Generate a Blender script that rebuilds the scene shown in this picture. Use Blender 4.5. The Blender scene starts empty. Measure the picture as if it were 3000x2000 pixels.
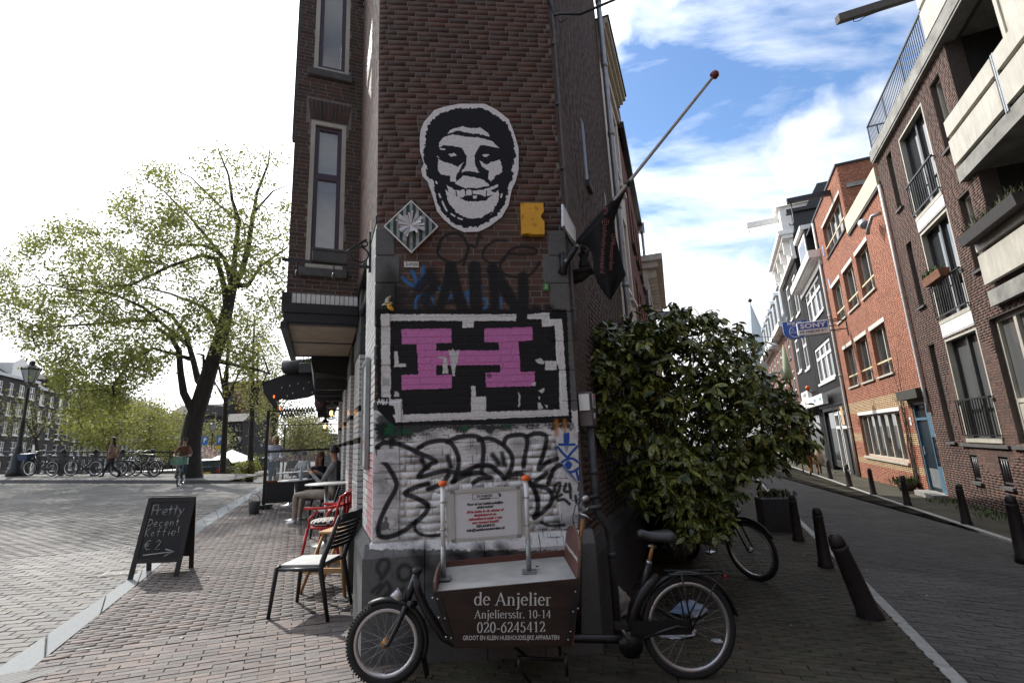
import bpy, bmesh, math, random
import numpy as np
from mathutils import Vector, Matrix
random.seed(7); RNG=np.random.default_rng(7)
S=bpy.context.scene; COL=S.collection; PI=math.pi; R=math.radians
# ---------------------------------------------------------------- camera
F=1416.; PITCH=R(11.7); ROLL=R(2.6); EYE=Vector((0,0,1.6))
FW=Vector((0,math.cos(PITCH),math.sin(PITCH))); R0=Vector((1,0,0)); U0=R0.cross(FW)
CR=R0*math.cos(ROLL)-U0*math.sin(ROLL); CU=R0*math.sin(ROLL)+U0*math.cos(ROLL)
cam=bpy.data.objects.new('camera',bpy.data.cameras.new('camera')); COL.objects.link(cam)
cam.matrix_world=Matrix(((CR.x,CU.x,-FW.x,0),(CR.y,CU.y,-FW.y,0),(CR.z,CU.z,-FW.z,1.6),(0,0,0,1)))
cam.data.sensor_width=36; cam.data.lens=F*36/3000; cam.data.clip_end=3000; cam.data.clip_start=.05
S.camera=cam
# ---------------------------------------------------------------- light and sky
SUN_AZ=R(-41.); SUN_EL=R(44.)   # azimuth measured from +Y towards +X
sd=Vector((math.sin(SUN_AZ)*math.cos(SUN_EL),math.cos(SUN_AZ)*math.cos(SUN_EL),math.sin(SUN_EL)))
sl=bpy.data.lights.new('sun','SUN'); sl.energy=3.3; sl.angle=R(.53); sl.color=(1,.96,.9)
so=bpy.data.objects.new('sun',sl); COL.objects.link(so); so.rotation_euler=(-sd).to_track_quat('-Z','Y').to_euler()
W_=bpy.data.worlds.new('World'); S.world=W_; W_.use_nodes=True
def world():
    nt=W_.node_tree; N=nt.nodes; L=nt.links; N.clear()
    def n(t,**k):
        x=N.new(t)
        for a,b in k.items(): setattr(x,a,b)
        return x
    def math_(op,a,b=None,c=None):
        x=n('ShaderNodeMath',operation=op)
        for i,v in enumerate((a,b,c)):
            if v is None: continue
            if isinstance(v,(int,float)): x.inputs[i].default_value=v
            else: L.new(v,x.inputs[i])
        return x.outputs[0]
    out=n('ShaderNodeOutputWorld'); bg=n('ShaderNodeBackground'); L.new(bg.outputs[0],out.inputs[0])
    sky=n('ShaderNodeTexSky',sky_type='NISHITA',sun_disc=False,sun_elevation=SUN_EL,sun_rotation=SUN_AZ,air_density=1.0,dust_density=.6,ozone_density=2.2,altitude=0)
    tc=n('ShaderNodeTexCoord'); sep=n('ShaderNodeSeparateXYZ'); L.new(tc.outputs['Generated'],sep.inputs[0])
    # cloud layer as a flat sheet overhead: direction / height
    zc=math_('MAXIMUM',math_('ADD',sep.outputs[2],.12),.05)
    px=math_('DIVIDE',sep.outputs[0],zc); py=math_('DIVIDE',sep.outputs[1],zc)
    cmb=n('ShaderNodeCombineXYZ'); L.new(px,cmb.inputs[0]); L.new(py,cmb.inputs[1])
    mp=n('ShaderNodeMapping'); L.new(cmb.outputs[0],mp.inputs[0]); mp.inputs['Rotation'].default_value=(0,0,R(38)); mp.inputs['Scale'].default_value=(1.0,2.0,1); mp.inputs['Location'].default_value=(2.6,.4,0)
    n1=n('ShaderNodeTexNoise'); L.new(mp.outputs[0],n1.inputs[0]); n1.inputs['Scale'].default_value=1.5; n1.inputs['Detail'].default_value=9; n1.inputs['Roughness'].default_value=.58; n1.inputs['Distortion'].default_value=.25
    # puffy low clouds
    n2=n('ShaderNodeTexNoise'); L.new(tc.outputs['Generated'],n2.inputs[0]); n2.inputs['Scale'].default_value=3.4; n2.inputs['Detail'].default_value=8; n2.inputs['Roughness'].default_value=.52
    # more cover towards the sun side and the horizon
    dot=n('ShaderNodeVectorMath',operation='DOT_PRODUCT'); L.new(tc.outputs['Generated'],dot.inputs[0]); dot.inputs[1].default_value=sd
    sunk=math_('MULTIPLY',math_('MAXIMUM',math_('SUBTRACT',dot.outputs['Value'],.74),0.),4.2)
    low=math_('MULTIPLY',math_('MAXIMUM',math_('SUBTRACT',.52,sep.outputs[2]),0.),.80)
    a1=math_('ADD',math_('SUBTRACT',n1.outputs[0],.40),math_('ADD',sunk,math_('MULTIPLY',low,.55)))
    c1=math_('MULTIPLY',a1,3.0); 
    a2=math_('ADD',math_('SUBTRACT',n2.outputs[0],.555),math_('ADD',math_('MULTIPLY',low,.95),sunk))
    c2=math_('MULTIPLY',a2,7.5)
    def clamp(x):
        m=n('ShaderNodeClamp'); L.new(x,m.inputs[0]); return m.outputs[0]
    cov=math_('MAXIMUM',math_('MULTIPLY',clamp(c1),.9),clamp(c2))
    up=clamp(math_('MULTIPLY',math_('ADD',sep.outputs[2],.02),60.))
    cov=math_('MULTIPLY',cov,up)
    hs=n('ShaderNodeHueSaturation'); hs.inputs['Saturation'].default_value=1.12; L.new(sky.outputs[0],hs.inputs['Color']); st=n('ShaderNodeVectorMath',operation='SCALE'); L.new(hs.outputs[0],st.inputs[0]); st.inputs['Scale'].default_value=.14
    # cloud brightness: thick parts a little greyer, brighter near the sun
    dg_=math_('MAXIMUM',math_('SUBTRACT',dot.outputs['Value'],.2),0.); glow=math_('ADD',.77,math_('MULTIPLY',math_('MULTIPLY',dg_,dg_),2.7))
    thick=math_('SUBTRACT',1.06,math_('MULTIPLY',clamp(math_('MULTIPLY',a2,2.)),.24))
    br=math_('MULTIPLY',glow,thick)
    cc=n('ShaderNodeCombineXYZ'); 
    L.new(math_('MULTIPLY',br,.97),cc.inputs[0]); L.new(math_('MULTIPLY',br,.985),cc.inputs[1]); L.new(br,cc.inputs[2])
    mix=n('ShaderNodeMix',data_type='VECTOR'); L.new(cov,mix.inputs['Factor']); L.new(st.outputs[0],mix.inputs['A']); L.new(cc.outputs[0],mix.inputs['B'])
    L.new(mix.outputs['Result'],bg.inputs['Color']); bg.inputs['Strength'].default_value=1.0
world()
S.view_settings.view_transform='Standard'; S.view_settings.look='None'; S.view_settings.exposure=.68; S.view_settings.gamma=1; S.view_settings.use_curve_mapping=False
S.render.engine='CYCLES'
cy=S.cycles; cy.use_denoising=True; cy.max_bounces=6; cy.diffuse_bounces=3; cy.glossy_bounces=3; cy.transmission_bounces=4; cy.transparent_max_bounces=8; cy.caustics_reflective=False; cy.caustics_refractive=False; cy.use_fast_gi=False
# ---------------------------------------------------------------- photo-pixel helpers (places on real planes of the scene)
def ray(px,py): return FW+CR*((px-1500)/F)+CU*((1000-py)/F)
def at(px,py,Y): d=ray(px,py); return EYE+d*(Y/d.y)
TILT=.045
GN=Vector((TILT,0,1))
def gz(x,y=0): return -TILT*max(-27.,min(24.,x))
def gz2(x,y): return gz(x)-min(1.25,max(0.,(y-20.5)*.08))   # the canal street falls away beyond the bridge
def gp(px,py,h=0.):
    d=ray(px,py); return EYE+d*((h-EYE.dot(GN))/d.dot(GN))
class Frame:
    """a vertical plane: origin O, x axis at angle a (degrees, world), z up"""
    def __init__(s,O,a): s.O=Vector(O); s.a=R(a); s.x=Vector((math.cos(s.a),math.sin(s.a),0)); s.n=Vector((-s.x.y,s.x.x,0))
    def uv(s,px,py,off=0.):
        d=ray(px,py); O=s.O+s.n*off; P=EYE+d*((O-EYE).dot(s.n)/d.dot(s.n)); q=P-s.O; return (q.dot(s.x),q.z)
    def w(s,u,y,z): return s.O+s.x*u+s.n*y+Vector((0,0,z))
# ---------------------------------------------------------------- materials
def lin(c):
    return tuple((x/12.92 if x<=.04045 else ((x+.055)/1.055)**2.4) for x in c)
def nodes(name):
    m=bpy.data.materials.new(name); m.use_nodes=True; nt=m.node_tree; b=nt.nodes['Principled BSDF']; return m,nt,b
MATS={}
def mat(name,col,rough=.6,metal=0.,var=.12,scale=9.,bump=0.,bscale=60.,rnd=0.,spec=.5,col2=None,detail=5.,coat=0.,rndcol=None,stretch=None,stain=0.,stsc=.9):
    """procedural surface: base colour (linear), noise variation, optional per-piece variation and bump"""
    if name in MATS: return MATS[name]
    m,nt,b=nodes(name); N=nt.nodes; L=nt.links
    tc=N.new('ShaderNodeTexCoord'); src=tc.outputs['Object']
    if stretch:
        mp=N.new('ShaderNodeMapping'); mp.inputs['Scale'].default_value=stretch; L.new(src,mp.inputs[0]); src=mp.outputs[0]
    no=N.new('ShaderNodeTexNoise'); no.inputs['Scale'].default_value=scale; no.inputs['Detail'].default_value=detail; no.inputs['Roughness'].default_value=.62; L.new(src,no.inputs[0])
    mr=N.new('ShaderNodeMapRange'); mr.inputs[1].default_value=.3; mr.inputs[2].default_value=.7; L.new(no.outputs[0],mr.inputs[0])
    mx=N.new('ShaderNodeMix'); mx.data_type='RGBA'; L.new(mr.outputs[0],mx.inputs['Factor'])
    c2=col2 or tuple(x*(1+var*1.6) for x in col); c1=col if col2 else tuple(x*(1-var*1.6) for x in col)
    mx.inputs['A'].default_value=(*c1,1); mx.inputs['B'].default_value=(*c2,1)
    o=mx.outputs['Result']
    if rnd or rndcol:
        oi=N.new('ShaderNodeObjectInfo'); ge=N.new('ShaderNodeNewGeometry')
        ad=N.new('ShaderNodeMath'); ad.operation='ADD'; L.new(oi.outputs['Random'],ad.inputs[0]); L.new(ge.outputs['Random Per Island'],ad.inputs[1])
        fr=N.new('ShaderNodeMath'); fr.operation='FRACT'; L.new(ad.outputs[0],fr.inputs[0])
        if rndcol:
            cr=N.new('ShaderNodeValToRGB'); cr.color_ramp.interpolation='CONSTANT'
            e=cr.color_ramp.elements
            while len(e)<len(rndcol): e.new(.5)
            for i,(p,c) in enumerate(rndcol): e[i].position=p; e[i].color=(*c,1)
            L.new(fr.outputs[0],cr.inputs[0])
            m2=N.new('ShaderNodeMix'); m2.data_type='RGBA'; m2.blend_type='MULTIPLY'; m2.inputs['Factor'].default_value=1; L.new(o,m2.inputs['A']); L.new(cr.outputs[0],m2.inputs['B']); o=m2.outputs['Result']
        if rnd:
            m4=N.new('ShaderNodeMath'); m4.operation='MULTIPLY'; m4.inputs[1].default_value=7.31; L.new(fr.outputs[0],m4.inputs[0])
            f2=N.new('ShaderNodeMath'); f2.operation='FRACT'; L.new(m4.outputs[0],f2.inputs[0])
            hs=N.new('ShaderNodeHueSaturation'); r2=N.new('ShaderNodeMapRange'); r2.inputs[3].default_value=1-rnd; r2.inputs[4].default_value=1+rnd; L.new(f2.outputs[0],r2.inputs[0]); L.new(r2.outputs[0],hs.inputs['Value']); L.new(o,hs.inputs['Color']); o=hs.outputs[0]
    if stain:
        g3=N.new('ShaderNodeNewGeometry'); n3=N.new('ShaderNodeTexNoise'); n3.inputs['Scale'].default_value=stsc; n3.inputs['Detail'].default_value=7; n3.inputs['Roughness'].default_value=.65; L.new(g3.outputs['Position'],n3.inputs[0])
        r3=N.new('ShaderNodeMapRange'); r3.inputs[1].default_value=.32; r3.inputs[2].default_value=.62; r3.inputs[3].default_value=1-stain; r3.inputs[4].default_value=1+stain*.35; L.new(n3.outputs[0],r3.inputs[0])
        h3=N.new('ShaderNodeHueSaturation'); L.new(r3.outputs[0],h3.inputs['Value']); L.new(o,h3.inputs['Color']); o=h3.outputs[0]
    L.new(o,b.inputs['Base Color']); b.inputs['Roughness'].default_value=rough; b.inputs['Metallic'].default_value=metal; b.inputs['Specular IOR Level'].default_value=spec
    if coat: b.inputs['Coat Weight'].default_value=coat; b.inputs['Coat Roughness'].default_value=.1
    if bump:
        n2=N.new('ShaderNodeTexNoise'); n2.inputs['Scale'].default_value=bscale; n2.inputs['Detail'].default_value=4; L.new(src,n2.inputs[0])
        bp=N.new('ShaderNodeBump'); bp.inputs['Strength'].default_value=bump; bp.inputs['Distance'].default_value=.01; L.new(n2.outputs[0],bp.inputs['Height']); L.new(bp.outputs[0],b.inputs['Normal'])
    MATS[name]=m; return m
def brickmat(name,c1,c2,mortar,L_=.21,H_=.06,j=.010,off=.5,ground=False,bump=.35,rough=.85,shift=(0,0),big=.25):
    """far masonry: joints and tones by brick texture on object coordinates (u=x+y, v=z; on ground u=x, v=y)"""
    if name in MATS: return MATS[name]
    m,nt,b=nodes(name); N=nt.nodes; L=nt.links
    tc=N.new('ShaderNodeTexCoord'); sp=N.new('ShaderNodeSeparateXYZ'); L.new(tc.outputs['Object'],sp.inputs[0]); cb=N.new('ShaderNodeCombineXYZ')
    if ground: L.new(sp.outputs[0],cb.inputs[0]); L.new(sp.outputs[1],cb.inputs[1])
    else:
        a=N.new('ShaderNodeMath'); a.operation='ADD'; L.new(sp.outputs[0],a.inputs[0]); L.new(sp.outputs[1],a.inputs[1]); L.new(a.outputs[0],cb.inputs[0]); L.new(sp.outputs[2],cb.inputs[1])
    br=N.new('ShaderNodeTexBrick'); L.new(cb.outputs[0],br.inputs[0]); br.inputs['Scale'].default_value=1; br.inputs['Brick Width'].default_value=L_; br.inputs['Row Height'].default_value=H_; br.inputs['Mortar Size'].default_value=j/2; br.inputs['Mortar Smooth'].default_value=.1; br.inputs['Bias'].default_value=0; br.offset=off
    br.inputs['Color1'].default_value=(*c1,1); br.inputs['Color2'].default_value=(*c2,1); br.inputs['Mortar'].default_value=(*mortar,1)
    no=N.new('ShaderNodeTexNoise'); no.inputs['Scale'].default_value=1.1; no.inputs['Detail'].default_value=6; L.new(tc.outputs['Object'],no.inputs[0])
    mr=N.new('ShaderNodeMapRange'); mr.inputs[1].default_value=.3; mr.inputs[2].default_value=.7; mr.inputs[3].default_value=1-big; mr.inputs[4].default_value=1+big; L.new(no.outputs[0],mr.inputs[0])
    hs=N.new('ShaderNodeHueSaturation'); L.new(mr.outputs[0],hs.inputs['Value']); L.new(br.outputs[0],hs.inputs['Color']); L.new(hs.outputs[0],b.inputs['Base Color']); b.inputs['Roughness'].default_value=rough; b.inputs['Specular IOR Level'].default_value=.2
    inv=N.new('ShaderNodeMath'); inv.operation='SUBTRACT'; inv.inputs[0].default_value=1; L.new(br.outputs['Fac'],inv.inputs[1])
    bp=N.new('ShaderNodeBump'); bp.inputs['Strength'].default_value=bump; bp.inputs['Distance'].default_value=.01; L.new(inv.outputs[0],bp.inputs['Height']); L.new(bp.outputs[0],b.inputs['Normal'])
    MATS[name]=m; return m
def glassmat(name,tint=(.05,.06,.07),rough=.03,spec=.9,alpha=1.,ior=1.6):
    """window pane: dark interior behind reflecting glass"""
    if name in MATS: return MATS[name]
    m,nt,b=nodes(name); b.inputs['Base Color'].default_value=(*tint,1); b.inputs['Roughness'].default_value=rough; b.inputs['Specular IOR Level'].default_value=spec; b.inputs['IOR'].default_value=ior
    N=nt.nodes;L=nt.links
    no=N.new('ShaderNodeTexNoise'); no.inputs['Scale'].default_value=1.3; tc=N.new('ShaderNodeTexCoord'); L.new(tc.outputs['Object'],no.inputs[0]); bp=N.new('ShaderNodeBump'); bp.inputs['Strength'].default_value=.06; bp.inputs['Distance'].default_value=.02; L.new(no.outputs[0],bp.inputs['Height']); L.new(bp.outputs[0],b.inputs['Normal'])
    if alpha<1: b.inputs['Alpha'].default_value=alpha
    MATS[name]=m; return m
def emit(name,col,s=1.):
    if name in MATS: return MATS[name]
    m,nt,b=nodes(name); b.inputs['Base Color'].default_value=(*col,1); b.inputs['Emission Color'].default_value=(*col,1); b.inputs['Emission Strength'].default_value=s; MATS[name]=m; return m
# ---------------------------------------------------------------- objects
def tag(o,label=None,cat=None,group=None,kind=None):
    if label: o['label']=label
    if cat: o['category']=cat
    if group: o['group']=group
    if kind: o['kind']=kind
    return o
def thing(name,label,cat,loc=(0,0,0),rz=0.,group=None,rot=None):
    o=bpy.data.objects.new(name,None); COL.objects.link(o); o.location=loc; o.rotation_euler=rot or (0,0,rz); o.empty_display_size=.1
    return tag(o,label,cat,group)
def link(name,me,parent=None,loc=None,rot=None):
    o=bpy.data.objects.new(name,me); COL.objects.link(o)
    if parent: o.parent=parent
    if loc is not None: o.location=loc
    if rot is not None: o.rotation_euler=rot
    return o
def copy_tree(o,parent=None):
    c=o.copy(); COL.objects.link(c); c.parent=parent
    for k in list(o.children): copy_tree(k,c)
    return c
class MB:
    def __init__(s): s.v=[];s.f=[];s.m=[];s.s=[];s.T=None
    def add(s,vs,fs,mi=0,sm=False):
        b=len(s.v)
        if s.T is not None: vs=[s.T@Vector(p) for p in vs]
        s.v.extend([tuple(p) for p in vs])
        for f in fs: s.f.append(tuple(b+i for i in f)); s.m.append(mi); s.s.append(sm)
        return s
    def box(s,x0,x1,y0,y1,z0,z1,mi=0,ch=0.,M=None):
        if x0>x1:x0,x1=x1,x0
        if y0>y1:y0,y1=y1,y0
        if z0>z1:z0,z1=z1,z0
        if ch<=0:
            vs=[(x0,y0,z0),(x1,y0,z0),(x1,y1,z0),(x0,y1,z0),(x0,y0,z1),(x1,y0,z1),(x1,y1,z1),(x0,y1,z1)]
            fs=[(0,3,2,1),(4,5,6,7),(0,1,5,4),(1,2,6,5),(2,3,7,6),(3,0,4,7)]
        else:
            vs=[];fs=[]; c=min(ch,(x1-x0)*.45,(y1-y0)*.45,(z1-z0)*.45)
            for z,o in ((z0,c),(z0+c,0),(z1-c,0),(z1,c)):
                k=c if o==0 else c*.4; X0,X1,Y0,Y1=x0+o,x1-o,y0+o,y1-o
                vs+=[(X0+k,Y0,z),(X1-k,Y0,z),(X1,Y0+k,z),(X1,Y1-k,z),(X1-k,Y1,z),(X0+k,Y1,z),(X0,Y1-k,z),(X0,Y0+k,z)]
            for r in range(3):
                for i in range(8):
                    p=r*8+i;q=r*8+(i+1)%8; fs.append((p,q,q+8,p+8))
            fs.append(tuple(range(7,-1,-1))); fs.append(tuple(range(24,32)))
        if M is not None: vs=[M@Vector(p) for p in vs]
        return s.add(vs,fs,mi)
    def quad(s,a,b,c,d,mi=0): return s.add([a,b,c,d],[(0,1,2,3)],mi)
    def tube(s,pts,r,n=8,mi=0,closed=False,caps=True,sm=True):
        P=[Vector(p) for p in pts]; k=len(P); rr=r if isinstance(r,(list,tuple)) else [r]*k
        t0=(P[1]-P[0]).normalized(); up=Vector((0,0,1)) if abs(t0.z)<.9 else Vector((1,0,0)); nx=t0.cross(up).normalized()
        vs=[];fs=[]
        for i in range(k):
            if closed: t=(P[(i+1)%k]-P[i-1]).normalized()
            else: t=((P[min(i+1,k-1)]-P[i]).normalized()+(P[i]-P[max(i-1,0)]).normalized())
            if t.length<1e-6: t=t0
            t=t.normalized(); nx=(nx-t*nx.dot(t)); nx=nx.normalized() if nx.length>1e-6 else t.orthogonal().normalized(); ny=t.cross(nx)
            for j in range(n):
                a=2*PI*j/n; vs.append(P[i]+nx*(math.cos(a)*rr[i])+ny*(math.sin(a)*rr[i]))
        for i in range(k if closed else k-1):
            for j in range(n):
                a=i*n+j;b=i*n+(j+1)%n;c=((i+1)%k)*n+(j+1)%n;d=((i+1)%k)*n+j; fs.append((a,b,c,d))
        s.add(vs,fs,mi,sm)
        if caps and not closed:
            b=len(s.v)-len(vs); s.f.append(tuple(b+j for j in range(n-1,-1,-1))); s.f.append(tuple(b+(k-1)*n+j for j in range(n))); s.m+=[mi,mi]; s.s+=[False,False]
        return s
    def cyl(s,p,q,r,r2=None,n=12,mi=0): return s.tube([p,q],[r,r if r2 is None else r2],n,mi)
    def lathe(s,prof,n=16,c=(0,0,0),mi=0,sm=True,axis='z',a0=0.):
        vs=[];fs=[];k=len(prof); c=Vector(c)
        for r,z in prof:
            for j in range(n):
                a=2*PI*j/n+a0; p=(r*math.cos(a),r*math.sin(a),z)
                if axis=='y': p=(p[0],p[2],p[1])
                elif axis=='x': p=(p[2],p[0],p[1])
                vs.append(c+Vector(p))
        for i in range(k-1):
            for j in range(n): fs.append((i*n+j,i*n+(j+1)%n,(i+1)*n+(j+1)%n,(i+1)*n+j))
        if tuple(prof[0])!=tuple(prof[-1]): fs.append(tuple(range(n-1,-1,-1))); fs.append(tuple((k-1)*n+j for j in range(n)))
        return s.add(vs,fs,mi,sm)
    def prism(s,poly,y0,y1,mi=0,plane='xz'):
        """polygon in local x,z extruded along y (or in x,y along z)"""
        k=len(poly)
        if plane=='xz': vs=[(p[0],y0,p[1]) for p in poly]+[(p[0],y1,p[1]) for p in poly]
        elif plane=='yz': vs=[(y0,p[0],p[1]) for p in poly]+[(y1,p[0],p[1]) for p in poly]
        else: vs=[(p[0],p[1],y0) for p in poly]+[(p[0],p[1],y1) for p in poly]
        fs=[tuple(range(k)),tuple(range(2*k-1,k-1,-1))]+[(i,i+k,(i+1)%k+k,(i+1)%k) for i in range(k)]
        return s.add(vs,fs,mi)
    def mesh(s,name,mats):
        me=bpy.data.meshes.new(name); me.from_pydata(s.v,[],s.f)
        for m in (mats if isinstance(mats,(list,tuple)) else [mats]): me.materials.append(m)
        me.polygons.foreach_set('material_index',s.m); me.polygons.foreach_set('use_smooth',s.s)
        bm=bmesh.new(); bm.from_mesh(me); bmesh.ops.recalc_face_normals(bm,faces=bm.faces); bm.to_mesh(me); bm.free()
        me.update(); return me
    def build(s,name,mats,parent=None,loc=None,rot=None,**t):
        o=link(name,s.mesh(name,mats),parent,loc,rot)
        return tag(o,**t) if t else o
def np_mesh(name,verts,faces,m,parent=None,kind=None,smooth=False):
    """many small pieces in one mesh; verts (N,3), faces (M,k)"""
    me=bpy.data.meshes.new(name); verts=np.asarray(verts,np.float32); faces=np.asarray(faces,np.int32); k=faces.shape[1]
    me.vertices.add(len(verts)); me.vertices.foreach_set('co',verts.ravel()); me.loops.add(faces.size); me.loops.foreach_set('vertex_index',faces.ravel())
    me.polygons.add(len(faces)); me.polygons.foreach_set('loop_start',np.arange(0,faces.size,k,dtype=np.int32))
    if smooth: me.polygons.foreach_set('use_smooth',np.ones(len(faces),bool))
    me.update(calc_edges=True); me.validate()
    for x in (m if isinstance(m,(list,tuple)) else [m]): me.materials.append(x)
    o=link(name,me,parent)
    if kind: o['kind']=kind
    return o
_unit={}
def piece_mesh(kind,l,h,d,m,c=.0022):
    """one brick or tile: back left open, front edges chamfered; local x length, z height, front at -y (y from -d to 0)"""
    key=(kind,round(l,2),round(h,3),round(d,3),m.name)
    if key in _unit: return _unit[key]
    l=round(l,2); c=min(c,l*.3,h*.3)
    vs=[(-l/2,0,-h/2),(l/2,0,-h/2),(l/2,0,h/2),(-l/2,0,h/2),(-l/2,-d+c*.7,-h/2),(l/2,-d+c*.7,-h/2),(l/2,-d+c*.7,h/2),(-l/2,-d+c*.7,h/2),(-l/2+c,-d,-h/2+c),(l/2-c,-d,-h/2+c),(l/2-c,-d,h/2-c),(-l/2+c,-d,h/2-c)]
    fs=[(0,1,5,4),(1,2,6,5),(2,3,7,6),(3,0,4,7),(4,5,9,8),(5,6,10,9),(6,7,11,10),(7,4,8,11),(8,9,10,11)]
    me=bpy.data.meshes.new(kind); me.from_pydata(vs,[],fs); me.materials.append(m); me.update(); _unit[key]=me; return me
_T=np.array([(-.5,0,-.5),(.5,0,-.5),(.5,0,.5),(-.5,0,.5),(-.5,-1,-.5),(.5,-1,-.5),(.5,-1,.5),(-.5,-1,.5)]); _TF=np.array([(0,1,5,4),(1,2,6,5),(2,3,7,6),(3,0,4,7),(4,5,6,7)])
def pieces(parent,items,m,kind='brick',rest='brick_courses',nparts=300,dist=None,side=-1,jit=.0006,base=0.):
    """items: (u,v,len,height,depth,roll) on the parent's local x,z plane, fronts towards side*y. The nearest become objects, the rest one mesh."""
    if not items: return
    if dist is not None: items=sorted(items,key=dist)
    near,far=items[:nparts],items[nparts:]
    for (u,v,l,h,d,a) in near:
        o=link(kind,piece_mesh(kind,l,h,d,m),parent,(u,0,v),(random.gauss(0,.01),-a,random.gauss(0,.008)+(PI if side>0 else 0)))
        o.location.y=side*random.uniform(-jit,jit)-base
    if far:
        A=np.array(far); n=len(A); V=np.repeat(_T[None],n,0).copy()
        V[:,:,0]*=A[:,2][:,None]; V[:,:,2]*=A[:,3][:,None]; V[:,:,1]*=(A[:,4]+RNG.uniform(-jit,jit,n))[:,None]
        ca,sa=np.cos(A[:,5])[:,None],np.sin(A[:,5])[:,None]; x=V[:,:,0]*ca-V[:,:,2]*sa; z=V[:,:,0]*sa+V[:,:,2]*ca
        V[:,:,0]=x+A[:,0][:,None]; V[:,:,2]=z+A[:,1][:,None]
        if side>0: V[:,:,1]*=-1
        V[:,:,1]-=base
        Fc=(np.arange(n)*8)[:,None,None]+_TF[None]
        if side>0: Fc=Fc[:,:,::-1]
        np_mesh(rest,V.reshape(-1,3),Fc.reshape(-1,4),m,parent,'stuff')
def courses(u0,u1,v0,v1,L=.19,Hc=.058,j=.009,d=.006,holes=(),bond='mix',seed=1,clip=None):
    """rows of bricks on a rectangle less its holes [(u0,u1,v0,v1)]"""
    rng=random.Random(seed); out=[]; nrow=int((v1-v0)/Hc)
    for r in range(nrow):
        v=v0+(r+.5)*Hc; lo,hi=u0,u1
        if clip: lo,hi=clip(v,u0,u1)
        spans=[(lo,hi)]
        for (a,b,c,dd) in holes:
            if c-Hc*.4<v<dd+Hc*.4:
                ns=[]
                for s0,s1 in spans:
                    if b<=s0 or a>=s1: ns.append((s0,s1)); continue
                    if a>s0: ns.append((s0,a))
                    if b<s1: ns.append((b,s1))
                spans=ns
        head=(L-j)/2
        # a row of stretchers (offset) or stretchers and headers
        x=u0-L-(L/2 if r%2 else 0)-(rng.random()*.3*L if bond=='mix' else 0); k=0
        while x<u1:
            if bond=='mix' and rng.random()<.18: l=head
            else: l=L
            a,b=x+j/2,x+l+(0 if l==L else j)-j/2
            if l==L: b=x+L-j/2
            for s0,s1 in spans:
                aa,bb=max(a,s0+.001),min(b,s1-.001)
                if bb-aa>.025: out.append(((aa+bb)/2,v,bb-aa,Hc-j,d*rng.uniform(.88,1.1),0.))
            x=b+j/2
    return out
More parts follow.
